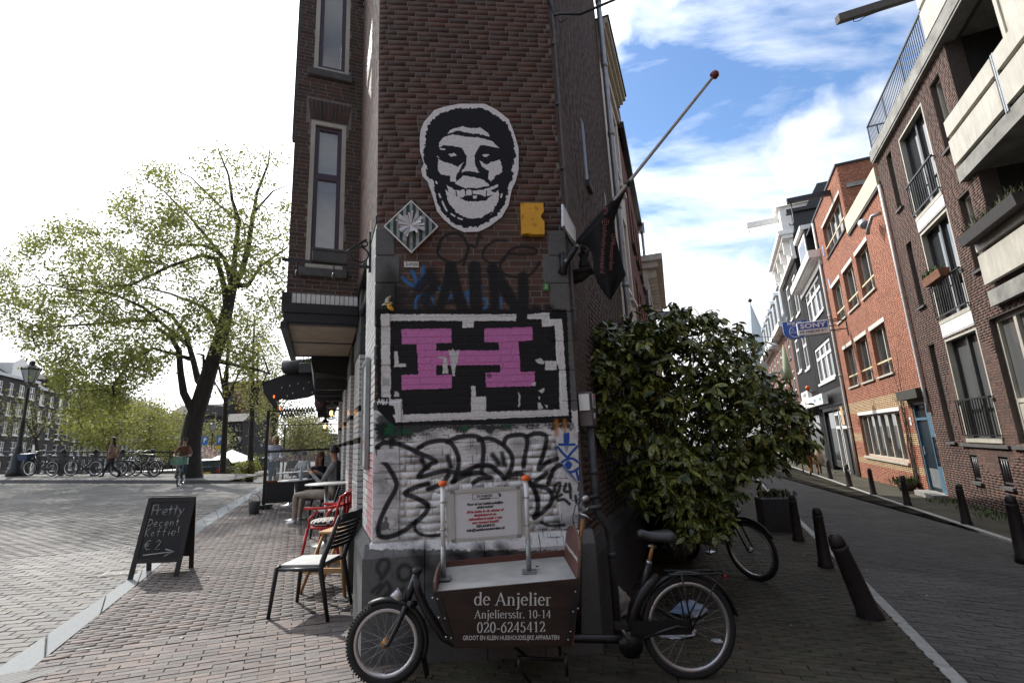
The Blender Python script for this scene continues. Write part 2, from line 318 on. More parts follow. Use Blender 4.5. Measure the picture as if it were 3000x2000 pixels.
# ---------------------------------------------------------------- flat print: a small raster for painted and pasted pictures
class Canvas:
    def __init__(s,w,h,ppm):   # metres
        s.w,s.h,s.k=w,h,ppm; s.W,s.H=int(w*ppm),int(h*ppm); s.a=np.zeros((s.H,s.W,4),np.float32)
    def _win(s,x0,x1,y0,y1):
        i0,i1=max(0,int(x0*s.k)-2),min(s.W,int(x1*s.k)+3); j0,j1=max(0,int(y0*s.k)-2),min(s.H,int(y1*s.k)+3)
        if i1<=i0 or j1<=j0: return None
        X,Y=np.meshgrid((np.arange(i0,i1)+.5)/s.k,(np.arange(j0,j1)+.5)/s.k); return i0,i1,j0,j1,X,Y
    def _put(s,w,cov,col):
        i0,i1,j0,j1=w[:4]; A=s.a[j0:j1,i0:i1]; c=cov[...,None]; na=A[...,3:]*(1-c)+c
        A[...,:3]=(A[...,:3]*A[...,3:]*(1-c)+np.array(col,np.float32)*c)/np.maximum(na,1e-5); A[...,3:]=na
    def noise(s,X,Y,f,seed):
        r=np.random.default_rng(seed); g=r.random((64,64)); x=X*f%63; y=Y*f%63; xi=x.astype(int); yi=y.astype(int); fx=x-xi; fy=y-yi; fx=fx*fx*(3-2*fx); fy=fy*fy*(3-2*fy)
        return (g[yi,xi]*(1-fx)+g[yi,xi+1]*fx)*(1-fy)+(g[yi+1,xi]*(1-fx)+g[yi+1,xi+1]*fx)*fy
    def poly(s,pts,col,alpha=1.,rag=0.,soft=0.,seed=1,wear=0.):
        P=np.array(pts,float); m=rag+soft+.01; w=s._win(P[:,0].min()-m,P[:,0].max()+m,P[:,1].min()-m,P[:,1].max()+m)
        if w is None: return
        X,Y=w[4],w[5]; ins=np.zeros(X.shape,bool); dmin=np.full(X.shape,9.)
        if rag: 
            X=X+(s.noise(X,Y,60,seed)-.5)*2*rag; Y=Y+(s.noise(X,Y,60,seed+9)-.5)*2*rag
        for i in range(len(P)):
            (x0,y0),(x1,y1)=P[i-1],P[i]
            if y0!=y1: ins^=((y0>Y)!=(y1>Y))&(X<(x1-x0)*(Y-y0)/(y1-y0)+x0)
            dx,dy=x1-x0,y1-y0; L2=dx*dx+dy*dy+1e-12; t=np.clip(((X-x0)*dx+(Y-y0)*dy)/L2,0,1); dmin=np.minimum(dmin,np.hypot(X-x0-t*dx,Y-y0-t*dy))
        sdist=np.where(ins,dmin,-dmin); e=max(soft,.6/s.k); cov=np.clip(sdist/(2*e)+.5,0,1)*alpha
        if wear: cov=cov*np.clip((s.noise(X,Y,24,seed+3)*.6+s.noise(X,Y,90,seed+5)*.4-wear)*6+.5,0,1)
        s._put(w,cov,col)
    def stroke(s,pts,wd,col,alpha=1.,soft=0.,smooth=True,seed=1,wear=0.):
        P=[np.array(p,float) for p in pts]
        if smooth and len(P)>2:
            Q=[]
            for i in range(len(P)-1):
                a,b,c,d=P[max(i-1,0)],P[i],P[i+1],P[min(i+2,len(P)-1)]
                for t in np.linspace(0,1,7)[:-1]: Q.append(.5*((2*b)+(-a+c)*t+(2*a-5*b+4*c-d)*t*t+(-a+3*b-3*c+d)*t**3))
            P=Q+[P[-1]]
        A=np.array(P); m=wd+soft; w=s._win(A[:,0].min()-m,A[:,0].max()+m,A[:,1].min()-m,A[:,1].max()+m)
        if w is None: return
        X,Y=w[4],w[5]; dm=np.full(X.shape,9.)
        for i in range(len(P)-1):
            (x0,y0),(x1,y1)=P[i],P[i+1]; dx,dy=x1-x0,y1-y0; L2=dx*dx+dy*dy+1e-12; t=np.clip(((X-x0)*dx+(Y-y0)*dy)/L2,0,1); dm=np.minimum(dm,np.hypot(X-x0-t*dx,Y-y0-t*dy))
        e=max(soft,.6/s.k); cov=np.clip((wd/2-dm)/(2*e)+.5,0,1)*alpha
        if wear: cov=cov*np.clip((s.noise(X,Y,30,seed+3)-wear)*6+.5,0,1)
        s._put(w,cov,col)
    def image(s,name):
        im=bpy.data.images.new(name,s.W,s.H,alpha=True,float_buffer=True); im.colorspace_settings.name='Non-Color'; im.pixels.foreach_set(s.a.ravel()); im.pack(); return im
def printmat(name,canvas,frame_obj,base,rough=.75,base_nodes=None,ox=0.,oz=0.,mirror=False,spec=.3,cover=1.):
    """material: base colour under the canvas, mapped on frame_obj's local x,z in metres"""
    m,nt,b=nodes(name); N=nt.nodes; L=nt.links
    tc=N.new('ShaderNodeTexCoord')
    if frame_obj is not None: tc.object=frame_obj
    mp=N.new('ShaderNodeMapping'); mp.vector_type='POINT'; L.new(tc.outputs['Object'],mp.inputs[0])
    sp=N.new('ShaderNodeSeparateXYZ'); L.new(mp.outputs[0],sp.inputs[0]); cb=N.new('ShaderNodeCombineXYZ')
    def lin_(src,k,o):
        a=N.new('ShaderNodeMath'); a.operation='MULTIPLY_ADD'; a.inputs[1].default_value=k; a.inputs[2].default_value=o; L.new(src,a.inputs[0]); return a.outputs[0]
    L.new(lin_(sp.outputs[0],(-1 if mirror else 1)/canvas.w,-ox/canvas.w),cb.inputs[0]); L.new(lin_(sp.outputs[2],1/canvas.h,-oz/canvas.h),cb.inputs[1])
    im=N.new('ShaderNodeTexImage'); im.image=canvas.image(name); im.extension='CLIP'; im.interpolation='Linear'; L.new(cb.outputs[0],im.inputs[0])
    mx=N.new('ShaderNodeMix'); mx.data_type='RGBA'; cvr=N.new('ShaderNodeMath'); cvr.operation='MULTIPLY'; cvr.inputs[1].default_value=cover; L.new(im.outputs['Alpha'],cvr.inputs[0]); L.new(cvr.outputs[0],mx.inputs['Factor']); L.new(im.outputs['Color'],mx.inputs['B'])
    if base_nodes: L.new(base_nodes(N,L),mx.inputs['A'])
    else: mx.inputs['A'].default_value=(*base,1)
    # grain
    no=N.new('ShaderNodeTexNoise'); no.inputs['Scale'].default_value=45; no.inputs['Detail'].default_value=5; L.new(tc.outputs['Object'],no.inputs[0]); mr=N.new('ShaderNodeMapRange'); mr.inputs[1].default_value=.3; mr.inputs[2].default_value=.7; mr.inputs[3].default_value=.86; mr.inputs[4].default_value=1.1; L.new(no.outputs[0],mr.inputs[0])
    hs=N.new('ShaderNodeHueSaturation'); L.new(mr.outputs[0],hs.inputs['Value']); L.new(mx.outputs['Result'],hs.inputs['Color']); L.new(hs.outputs[0],b.inputs['Base Color']); b.inputs['Roughness'].default_value=rough; b.inputs['Specular IOR Level'].default_value=spec
    bp=N.new('ShaderNodeBump'); bp.inputs['Strength'].default_value=.35; bp.inputs['Distance'].default_value=.003; L.new(no.outputs[0],bp.inputs['Height']); L.new(bp.outputs[0],b.inputs['Normal'])
    return m
FONT=None
def text(s,size,m,parent,loc,rot=(0,0,0),name='lettering',align='CENTER',ext=.0006,shear=0.,bold=0.,sx=1.,space=1.):
    """printed or cut lettering: letters as flat mesh, in local x,z facing -y"""
    cu=bpy.data.curves.new(name,'FONT'); cu.body=s; cu.size=size; cu.align_x=align; cu.align_y='CENTER'; cu.extrude=ext; cu.shear=shear; cu.offset=bold; cu.resolution_u=2; cu.space_character=space
    o=bpy.data.objects.new(name,cu); COL.objects.link(o); dg=bpy.context.evaluated_depsgraph_get(); me=bpy.data.meshes.new_from_object(o.evaluated_get(dg)); bpy.data.objects.remove(o); bpy.data.curves.remove(cu)
    me.name=name; me.materials.clear(); me.materials.append(m); me.transform(Matrix.Rotation(PI/2,4,'X')@Matrix.Diagonal((sx,1,1,1)))
    t=link(name,me,parent,loc,rot); return t
# ================================================================ GROUND
GT=Matrix.Rotation(math.atan(TILT),4,'Y')@Matrix.Rotation(-PI/2,4,'X')   # local (x,-h,y) -> world
def gsheet(name,poly,h,m,kind='structure'):
    mb=MB(); mb.add([(x,-h,y) for x,y in poly],[tuple(range(len(poly)))]); o=mb.build(name,m); o.matrix_world=GT; o['kind']=kind; return o
def inpoly(x,y,P):
    c=False
    for i in range(len(P)):
        (x0,y0),(x1,y1)=P[i-1],P[i]
        if (y0>y)!=(y1>y) and x<(x1-x0)*(y-y0)/(y1-y0)+x0: c=not c
    return c
def seen(x,y,z,m=.08):
    v=Vector((x,y,z))-EYE; d=v.dot(FW)
    if d<.3: return False
    return abs(v.dot(CR)/d)<1500/F+m and abs(v.dot(CU)/d)<1000/F+m
def paver_items(poly,ang,L,Hc,j,d,ymax,h,seed,clear=lambda x,y:False,herring=False,ymin=1.5):
    rng=random.Random(seed); ca,sa=math.cos(ang),math.sin(ang); out=[]
    xs=[p[0] for p in poly]; ys=[p[1] for p in poly]; rad=max(ymax*1.6,4)
    nr=int(2*rad/Hc)
    for r in range(-nr//2,nr//2):
        v=r*Hc; wob=rng.gauss(0,.0025)
        nl=int(2*rad/L)
        for k in range(-nl//2,nl//2):
            u=k*L+(L/2 if r%2 else 0)+rng.gauss(0,.002)
            x=u*ca-v*sa; y=u*sa+v*ca
            if y>ymax or y<ymin or abs(x)>rad or not seen(x,y,gz(x)+h): continue
            if clear(x,y): continue
            ts=[-.5+i/8 for i in range(9)]; ok=[t for t in ts if inpoly(x+t*L*ca,y+t*L*sa,poly)]
            if len(ok)<2: continue
            if len(ok)<9:
                lo,hi=min(ok),max(ok)
                if lo>-.5: lo-=.05
                if hi<.5: hi+=.05
                m=(lo+hi)/2*L; ll=(hi-lo)*L-j; x+=m*ca; y+=m*sa
            else: ll=L-j*rng.uniform(.7,1.3)
            out.append((x,y+wob,ll,Hc-j*rng.uniform(.7,1.3),d+rng.gauss(0,.0012),ang+rng.gauss(0,.006)))
    return out
near=lambda i:i[0]**2+i[1]**2
AL=R(-21.8); DL=Vector((math.sin(AL),math.cos(AL),0)); NL=Vector((-DL.y,DL.x,0))     # left street: along, outward (left)
A0=Vector((-1.15,3.98,0))
KO=[gp(0,1949),gp(398,1683),gp(576,1524),gp(737,1440)]; KI=[gp(103,1949),gp(412,1702),gp(576,1560),gp(737,1457)]
k0=KO[0]-DL*4; k1=KO[3]+DL*4.1; i0=KI[0]-DL*4; i1=KI[3]+DL*6.1
ko=[(p.x,p.y) for p in [k0]+KO+[k1]]; ki=[(p.x,p.y) for p in [i0]+KI+[i1]]
joint=mat('joint_dirt',(.035,.034,.028),.95,scale=14,var=.3)
clinker_far=brickmat('clinker_far',(.185,.158,.146),(.165,.142,.133),(.08,.075,.06),.2,.055,.008,ground=True)
setts_far=brickmat('road_brick_far',(.15,.143,.134),(.132,.126,.118),(.048,.045,.043),.21,.105,.012,ground=True)
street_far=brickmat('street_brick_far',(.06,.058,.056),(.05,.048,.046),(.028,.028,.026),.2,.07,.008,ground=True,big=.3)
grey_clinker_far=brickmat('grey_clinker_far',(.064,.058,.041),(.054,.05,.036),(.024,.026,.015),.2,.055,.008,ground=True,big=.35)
# outer ground well below everything, as one sheet to the horizon
mb=MB()
xs=[-27,0,24,900]
for a,b in zip(xs,xs[1:]):
    f_=gz2 if b==0 else (lambda x,y: gz(x))
    for y0,y1 in ((-40,20.5),(20.5,36.2),(36.2,1500)):
        if b==0 and y0>20: a2,b2=max(a,-20),b
        else: a2,b2=a,b
        mb.quad((a2,y0,f_(a2,y0)-.1),(b2,y0,f_(b2,y0)-.1),(b2,y1,f_(b2,y1)-.1),(a2,y1,f_(a2,y1)-.1))
gr=mb.build('ground',mat('ground',(.12,.115,.105),.95,scale=2.),kind='structure')
# right street lines
AR=R(22.3); DR=Vector((math.sin(AR),math.cos(AR),0)); NR=Vector((-DR.y,DR.x,0))      # NR points left
RK=[gp(2790,2000),gp(2500,1690),gp(2260,1450)]; RF=[gp(3000,1590),gp(2600,1460),gp(2380,1385)]
rk=[RK[0]-DR*5]+RK+[RK[-1]+DR*60]; rf=[RF[0]-DR*9]+RF+[RF[-1]+DR*60]
rkp=[(p.x,p.y) for p in rk]; rfp=[(p.x,p.y) for p in rf]
pave_poly=[ki[0]]+ki[1:]+[(i1.x+12,i1.y+5),(8,70),rkp[-1]]+rkp[::-1][1:]+[(rkp[0][0],-3)]
def split_x(P): return P
pavement=gsheet('pavement',ki+[(A0.x+DL.x*17.4,A0.y+DL.y*17.4),(A0.x+.2,A0.y+.4),(A0.x+.2,-3),(ki[0][0],-3)],-.008,clinker_far)
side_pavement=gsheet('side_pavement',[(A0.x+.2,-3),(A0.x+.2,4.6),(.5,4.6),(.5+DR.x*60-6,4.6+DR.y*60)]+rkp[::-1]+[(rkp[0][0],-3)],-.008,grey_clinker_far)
road=gsheet('brick_road',[(-27,-6),(-27,20.2)]+ko[::-1]+[(ko[0][0],-6)],-.048,setts_far)
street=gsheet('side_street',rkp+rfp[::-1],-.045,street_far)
far_pavement=gsheet('far_pavement',rfp+[(23.9,66),(23.9,-6),(rfp[0][0],-6)],-.006,grey_clinker_far)
# kerb of pale granite blocks
kerb=gsheet('kerb',ko+ki[::-1],-.03,joint)
granite=mat('granite',(.22,.232,.236),.85,var=.06,scale=25,bump=.15,bscale=200,rnd=.05)
def along(P,Q,n):
    """blocks between two edge lines"""
    def res(L_):
        d=[0]
        for a,b in zip(L_,L_[1:]): d.append(d[-1]+math.hypot(b[0]-a[0],b[1]-a[1]))
        out=[]
        for i in range(n+1):
            t=d[-1]*i/n
            for k in range(len(d)-1):
                if d[k]<=t<=d[k+1]+1e-9: f=(t-d[k])/(d[k+1]-d[k]); out.append((L_[k][0]+(L_[k+1][0]-L_[k][0])*f,L_[k][1]+(L_[k+1][1]-L_[k][1])*f)); break
        return out
    return list(zip(res(P),res(Q)))
def kerbstones(P,Q,n,top,bot,parent,m,gap=.006,name='kerb_stone'):
    pr=along(P,Q,n)
    for (a,b),(c,d) in zip(pr,pr[1:]):
        g=gap/max(.2,math.hypot(c[0]-a[0],c[1]-a[1])); lp=lambda p,q,t:(p[0]+(q[0]-p[0])*t,p[1]+(q[1]-p[1])*t)
        a,c,b,d=lp(a,c,g),lp(c,a,g),lp(b,d,g),lp(d,b,g); mb=MB(); t=top+random.uniform(-.002,.002); e=.012
        if not seen(*a,gz(a[0]),.4) and not seen(*c,gz(c[0]),.4): continue
        cx=(a[0]+b[0]+c[0]+d[0])/4; cyy=(a[1]+b[1]+c[1]+d[1])/4
        q=[a,b,d,c]; qi=[lp(p,(cx,cyy),.03) for p in q]
        vs=[(p[0],-bot,p[1]) for p in q]+[(p[0],-(t-e),p[1]) for p in q]+[(p[0],-t,p[1]) for p in qi]
        mb.add(vs,[(i,(i+1)%4,(i+1)%4+4,i+4) for i in range(4)]+[(i+4,(i+1)%4+4,(i+1)%4+8,i+8) for i in range(4)]+[(8,9,10,11)]); mb.build(name,m,parent)
kerbstones(ko[:-1],ki[:-1],15,.004,-.06,kerb,granite,gap=.010)
kerbstones(ko[-2:],ki[-2:],5,.004,-.06,kerb,granite)
def strip(P,w): return [(p[0]+w*.92,p[1]-w*.38) for p in P]
k2=gsheet('side_kerb',rkp+strip(rkp,.1)[::-1],-.03,joint); stone_grey=mat('kerb_grey',(.30,.30,.285),.8,var=.15,scale=14,rnd=.12)
kerbstones(rkp[:-1],strip(rkp,.1)[:-1],20,.004,-.06,k2,stone_grey); kerbstones(rkp[-2:],strip(rkp,.1)[-2:],45,.004,-.06,k2,stone_grey)
k3=gsheet('far_kerb',strip(rfp,-.12)+rfp[::-1],-.03,joint); kerbstones(strip(rfp,-.12)[:-1],rfp[:-1],24,.006,-.06,k3,stone_grey); kerbstones(strip(rfp,-.12)[-2:],rfp[-2:],45,.006,-.06,k3,stone_grey)
cs=MB()
for y0,y1 in ((20.2,24),(24,28),(28,36.2),(36.2,120)):
    row=[]
    for y in (y0,y1): t=(y-A0.y)/DL.y; xl=-17.7-.4*(y-24); xr=A0.x+DL.x*t+.4; row.append([(xl,y,gz2(xl,y)-.04),(xr,y,gz2(xr,y)-.04)])
    cs.quad(row[0][0],row[0][1],row[1][1],row[1][0])
cs.build('canal_street',setts_far,kind='structure')
# individual pavers
red_clinker=mat('red_clinker',(.15,.129,.119),.8,var=.1,scale=30,bump=.25,bscale=120,rnd=.16,rndcol=[(0,(1,1,1)),(.35,(.93,.98,1.0)),(.6,(1.1,1.02,.98)),(.85,(.82,.86,.9))],stain=.3)
road_sett=mat('road_sett',(.15,.143,.134),.75,var=.12,scale=22,bump=.3,bscale=120,rnd=.12,rndcol=[(0,(1,1,1)),(.4,(.92,.93,.95)),(.7,(1.08,1.04,1.0))],stain=.3)
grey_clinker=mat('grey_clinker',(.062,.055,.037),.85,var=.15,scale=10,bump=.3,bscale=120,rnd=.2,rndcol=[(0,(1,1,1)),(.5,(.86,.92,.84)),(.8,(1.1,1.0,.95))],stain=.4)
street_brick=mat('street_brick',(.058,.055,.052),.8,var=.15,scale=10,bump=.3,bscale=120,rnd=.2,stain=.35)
cover_c=[gp(335,1680,-.05),gp(60,1985)]
def clear_cover(x,y): 
    p=gp(343,1680,-.05); return abs((x-p.x)*.93+(y-p.y)*.37)<.2 and abs(-(x-p.x)*.37+(y-p.y)*.93)<.17
rowang=math.atan2(-NL.y,-NL.x)
pieces(pavement,paver_items([(p[0]+.004,p[1]+.002) for p in ki]+[(A0.x+DL.x*40,A0.y+DL.y*40),(A0.x,A0.y),(A0.x+.3,A0.y+.1),(A0.x+.3,0),(ki[0][0],0)],rowang+R(2),.205,.062,.007,.008,14,0,3),red_clinker,'paver','paver_rows',300,near)
pieces(road,paver_items([(-26,0),(-26,19)]+[(-9,19)]+ko[4:0:-1]+[(ko[1][0],0)],R(14),.215,.105,.012,.05,13.5,-.05,4,clear_cover),road_sett,'paver','paver_rows',300,near,base=-.092)
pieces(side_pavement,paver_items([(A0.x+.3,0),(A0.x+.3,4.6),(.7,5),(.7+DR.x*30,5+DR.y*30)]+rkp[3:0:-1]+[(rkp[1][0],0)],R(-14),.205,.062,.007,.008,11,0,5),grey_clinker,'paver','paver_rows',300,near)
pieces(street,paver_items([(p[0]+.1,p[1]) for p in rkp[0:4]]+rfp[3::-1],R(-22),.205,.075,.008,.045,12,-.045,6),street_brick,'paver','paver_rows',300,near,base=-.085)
# bridge footway, railing side
bridge=gsheet('bridge_footway',[(-27,20.2),(-11.6,20.0),(-12.2,24),(-27,23.2)],.07,setts_far)
mb=MB(); kb=mat('bridge_kerb_stone',(.16,.16,.16),.8,rnd=.1)
bk=MB()
for i in range(16):
    x0=-27+i*.96; bk=MB(); bk.box(x0+.004,x0+.956,-.085,.06,20.0,20.2); o=bk.build('kerb_stone',kb,bridge)
# canal beyond
qa=Vector((-13.4,24.,0)); 
watm,nt,b=nodes('canal_water'); b.inputs['Base Color'].default_value=(.03,.04,.03,1); b.inputs['Roughness'].default_value=.06
no=nt.nodes.new('ShaderNodeTexNoise'); no.inputs['Scale'].default_value=3; no.inputs['Detail'].default_value=6; bp=nt.nodes.new('ShaderNodeBump'); bp.inputs['Strength'].default_value=.4; bp.inputs['Distance'].default_value=.05
tcw=nt.nodes.new('ShaderNodeTexCoord'); nt.links.new(tcw.outputs['Object'],no.inputs[0]); nt.links.new(no.outputs[0],bp.inputs['Height']); nt.links.new(bp.outputs[0],b.inputs['Normal'])
mb=MB(); mb.quad((-140,23.3,-1.0),(-9,23.3,-1.0),(-60,160,-1.0),(-200,160,-1.0)); mb.build('canal_water',watm,kind='structure')
# ================================================================ CORNER BUILDING
FA=Frame((A0.x,A0.y,0),7.); FWID=1.69; B0=FA.w(FWID,0,0)
FL=Frame((A0.x,A0.y,0),111.8)          # left street wall, outward = +y
FRW=Frame(B0,69.5)                      # right street wall, outward = -y
FB=Frame(FL.w(2.3,.86,0),21.8)         # bay side that faces the corner, outward = -y
cb=thing('corner_building','tall narrow brown brick corner house with painted lower wall and hanging bay window','building',(A0.x,A0.y,0))
def fr_in(parent,fr,name,mb,m,**t):
    o=mb.build(name,m,parent,fr.O-parent.location,(0,0,fr.a)); return tag(o,**t) if t else o
BRK=dict(rndcol=[(0,(1,1,1)),(.22,(.80,.80,.82)),(.42,(1.16,1.0,.92)),(.62,(.9,.86,.84)),(.8,(1.06,.84,.76)),(.93,(.66,.66,.70))])
brown_brick=mat('brown_brick',(.080,.052,.042),.85,var=.16,scale=24,bump=.5,bscale=140,rnd=.22,**BRK)
mortar=mat('mortar',(.20,.185,.165),.95,var=.15,scale=20,bump=.3,bscale=150)
dark_mortar=mat('dark_mortar',(.10,.092,.085),.95,var=.15,scale=20)
bluestone=mat('bluestone',(.085,.085,.082),.8,var=.16,scale=12,bump=.35,bscale=110,rnd=.1)
black_paint=mat('black_paint',(.012,.012,.013),.45,var=.2,scale=8)
white_glaze=mat('white_glaze',(.72,.71,.68),.22,var=.06,scale=14,rnd=.07)
black_glaze=mat('black_glaze',(.012,.013,.012),.2,rnd=.1)
cream_paint=mat('cream_paint',(.48,.455,.385),.5,var=.09,scale=3,stretch=(5,5,.6),stain=.16,stsc=2.)
white_paint=mat('white_paint',(.78,.77,.74),.45,var=.05,scale=7)
purple_paint=mat('purple_paint',(.045,.018,.03),.4,var=.1)
pane=glassmat('window_glass',(.03,.034,.037),ior=2.4,spec=.6)
# ---- painted wall picture
cv=Canvas(1.78,4.3,400); OX=-.04
def U(p): 
    u,v=FA.uv(*p); return (u-OX,v)
def Z3(l): return [U((1050+x/1.96,850+y/1.96)) for x,y in l]
def Z2(l): return [U((1050+x/2.24,250+y/2.24)) for x,y in l]
BLK=(.011,.011,.012); WHT=(.72,.71,.69); PNK=(.60,.19,.45); GRY=(.30,.30,.295); BLU=(.03,.16,.40)
def rc(x0,y0,x1,y1): return [(x0,y0),(x1,y0),(x1,y1),(x0,y1)]
# upper tags: dark wash, blue splashes, big black letters, thin loop tag
cv.poly(Z2([(200,1180),(270,1240),(300,1330),(330,1400),(290,1500),(60,1520),(100,1380)]),(.02,.019,.018),.75,soft=.05)
cv.poly(Z2(rc(230,1320,500,1500)),BLK,.6,rag=.012,soft=.03,wear=.3)
cv.poly(Z2(rc(130,1470,1340,1560)),BLK,.95,rag=.01,soft=.012)
for l in ([(290,1262),(330,1300),(400,1330)],[(350,1215),(375,1270),(380,1320)],[(425,1190),(420,1260),(400,1310)],[(455,1270),(410,1300)]): cv.stroke(Z2(l),.03,BLU,.9,.004)
for l in ([(375,1480),(385,1390),(470,1380),(485,1440),(400,1400)],[(580,1265),(578,1310)],[(515,1310),(545,1350)],[(590,1420),(620,1370),(645,1420)],[(690,1400),(722,1345),(720,1420)],[(805,1320),(800,1400),(830,1400),(840,1450),(810,1470)],[(890,1410),(935,1405),(925,1490)],[(955,1330),(990,1360)],[(1010,1410),(1060,1408)]): cv.stroke(Z2(l),.02,BLU,.85,.004)
def let(l,w=.07,a=.9,s=.02): cv.stroke(Z2(l),w,BLK,a,s,smooth=False)
let([(480,1210),(475,1350)],.05,.6,.03); let([(470,1200),(530,1230),(500,1290)],.06,.5,.03)
let([(395,1330),(470,1240),(510,1300),(430,1400),(505,1500)],.085,.9,.015); let([(520,1500),(572,1340),(606,1185)],.085,.97,.01); let([(606,1185),(648,1350),(700,1510)],.10,.97,.01); let([(560,1420),(670,1420)],.06)
let([(762,1190),(776,1510)],.115,.97,.012); let([(880,1200),(900,1515)],.09,.97,.012); let([(885,1215),(980,1370),(1085,1540)],.115,.97,.012); let([(1080,1255),(1085,1520)],.10,.97,.012)
for x in (1165,1250): cv.stroke(Z2([(x-5,1462),(x+5,1464)]),.075,BLK,.85,.02)
for l in ([(530,1080),(545,1010),(620,970),(690,1000),(720,1080),(680,1150),(600,1160),(530,1120),(520,1060)],[(690,1180),(715,1090),(735,1050),(770,1060),(790,990),(810,1000)],[(970,1020),(900,1020),(830,1070),(820,1130),(870,1165),(950,1150),(1000,1080),(1080,1060),(1160,1075),(1160,1105),(1080,1110),(980,1110),(930,1180),(960,1240),(1050,1260),(1130,1240),(1190,1160)]): cv.stroke(Z2(l),.026,(.016,.015,.015),.95,.005)
# lower zone: grey white wash
cv.poly(Z3(rc(70,690,1260,1480)),WHT,1,rag=.01)
for i in range(50):
    x,y=random.uniform(90,1250),random.uniform(780,1460); w=random.uniform(20,70); cv.poly(Z3([(x,y),(x+w,y-8),(x+w*1.1,y+22),(x+4,y+26)]),(.10,.10,.10),random.uniform(.2,.7),rag=.012,soft=.02,seed=i,wear=.35)
for i in range(150):
    x,y=random.uniform(90,1250),790+random.randint(0,15)*41.5; cv.stroke(Z3([(x,y),(x+random.uniform(20,90),y-random.uniform(0,3))]),random.uniform(.004,.010),(.05,.05,.052),random.uniform(.5,.9),.003,seed=i)
for i in range(120):
    x,y=random.uniform(90,1250),785+random.randint(0,15)*41.5; cv.stroke(Z3([(x,y),(x+1,y+40)]),random.uniform(.004,.008),(.06,.06,.06),random.uniform(.5,.85),.003,seed=i)
for i in range(26):
    x,y=random.uniform(95,240),random.uniform(860,1450); cv.poly(Z3(rc(x,y,x+50,y+45)),GRY,.5,rag=.02,soft=.03,seed=i)
for (x,y,r) in ((420,830,30),(690,900,40),(950,880,45),(330,980,40),(460,960,30),(760,1010,50),(1120,900,40),(110,1090,40),(1200,1330,60),(620,1050,40)): cv.stroke(Z3([(x-r,y),(x+r*.5,y+8)]),.07,(.05,.05,.055),.55,.035)
cv.poly(Z3([(90,760),(1230,760),(1230,800),(1180,790),(1120,800),(1060,775),(1000,800),(930,780),(880,800),(800,810),(760,830),(700,800),(660,795),(600,830),(540,800),(440,800),(340,830),(300,850),(210,860),(190,990),(170,860),(100,860)]),BLK,.95,rag=.02,soft=.018)
cv.poly(Z3([(110,720),(200,705),(205,830),(160,850),(110,820)]),(.01,.02,.015),.9,rag=.02,soft=.02)
for (x,y,w,h) in ((215,800,100,30),(590,785,40,16),(600,740,20,50),(160,770,40,60),(820,770,60,16)): cv.poly(Z3(rc(x,y,x+w,y+h)),(.015,.12,.055),.75,rag=.02,soft=.012,wear=.3)
# H panel
cv.poly(Z3([(100,112),(1195,112),(1225,760),(205,778),(110,690)]),BLK,1,rag=.006)
for q in (rc(130,138,905,176),[(970,138),(1095,128),(1098,210),(1055,210),(1052,168),(970,165)],[(1092,170),(1168,166),(1205,718),(1156,716),(1152,455),(1136,405),(1126,205),(1092,208)],[(200,715),(1160,684),(1205,690),(1204,720),(215,757)],[(130,138),(182,138),(186,665),(132,610)],rc(598,176,662,215),[(205,350),(226,350),(232,420),(275,422),(274,440),(205,440)],[(185,625),(250,625),(256,712),(215,718),(205,665),(160,655)],rc(648,550,672,610),rc(648,610,732,742),rc(1072,405,1140,458)):
    cv.poly(Z3(q),WHT,1,rag=.004,wear=.08)
for q in ([(247,224),(533,220),(536,300),(447,306),(447,487),(536,484),(538,563),(248,572),(248,487),(345,482),(334,310),(250,308)],[(722,220),(998,212),(1001,287),(920,292),(930,470),(1012,467),(1014,550),(733,557),(730,474),(812,470),(805,300),(724,297)],rc(440,346,812,430)):
    cv.poly(Z3(q),PNK,1,rag=.004,wear=.06)
cv.poly(Z3(rc(452,306,805,343)),BLK,1,rag=.003); cv.poly(Z3(rc(450,430,815,468)),BLK,1,rag=.003)
for q in ([(520,340),(530,350),(545,335),(555,360),(578,338),(570,410),(556,440),(553,495),(540,490),(530,420)],[(496,370),(512,410),(516,478),(482,478),(488,400)],[(455,378),(490,380),(486,392),(460,390)],[(917,580),(928,600),(930,660),(918,672)],[(1032,575),(1068,562),(1070,580),(1050,592)],[(205,577),(225,582),(238,608),(206,612)],[(1015,395),(1050,390),(1072,410),(1060,425),(1030,420)],[(1030,640),(1050,650),(1060,680),(1030,685)],[(1068,655),(1085,660),(1080,680)],[(1028,612),(1045,612),(1042,630)],[(1000,530),(1020,530),(1010,550),(990,545)]): cv.poly(Z3(q),(.62,.61,.60),1,rag=.005)
cv.poly(Z3([(735,478),(760,480),(770,500),(742,505)]),(.08,.06,.08),.8,rag=.01)
for x in (1135,1183): cv.stroke(Z3([(x,750),(x+2,830)]),.03,(.45,.17,.01),.8,.012)
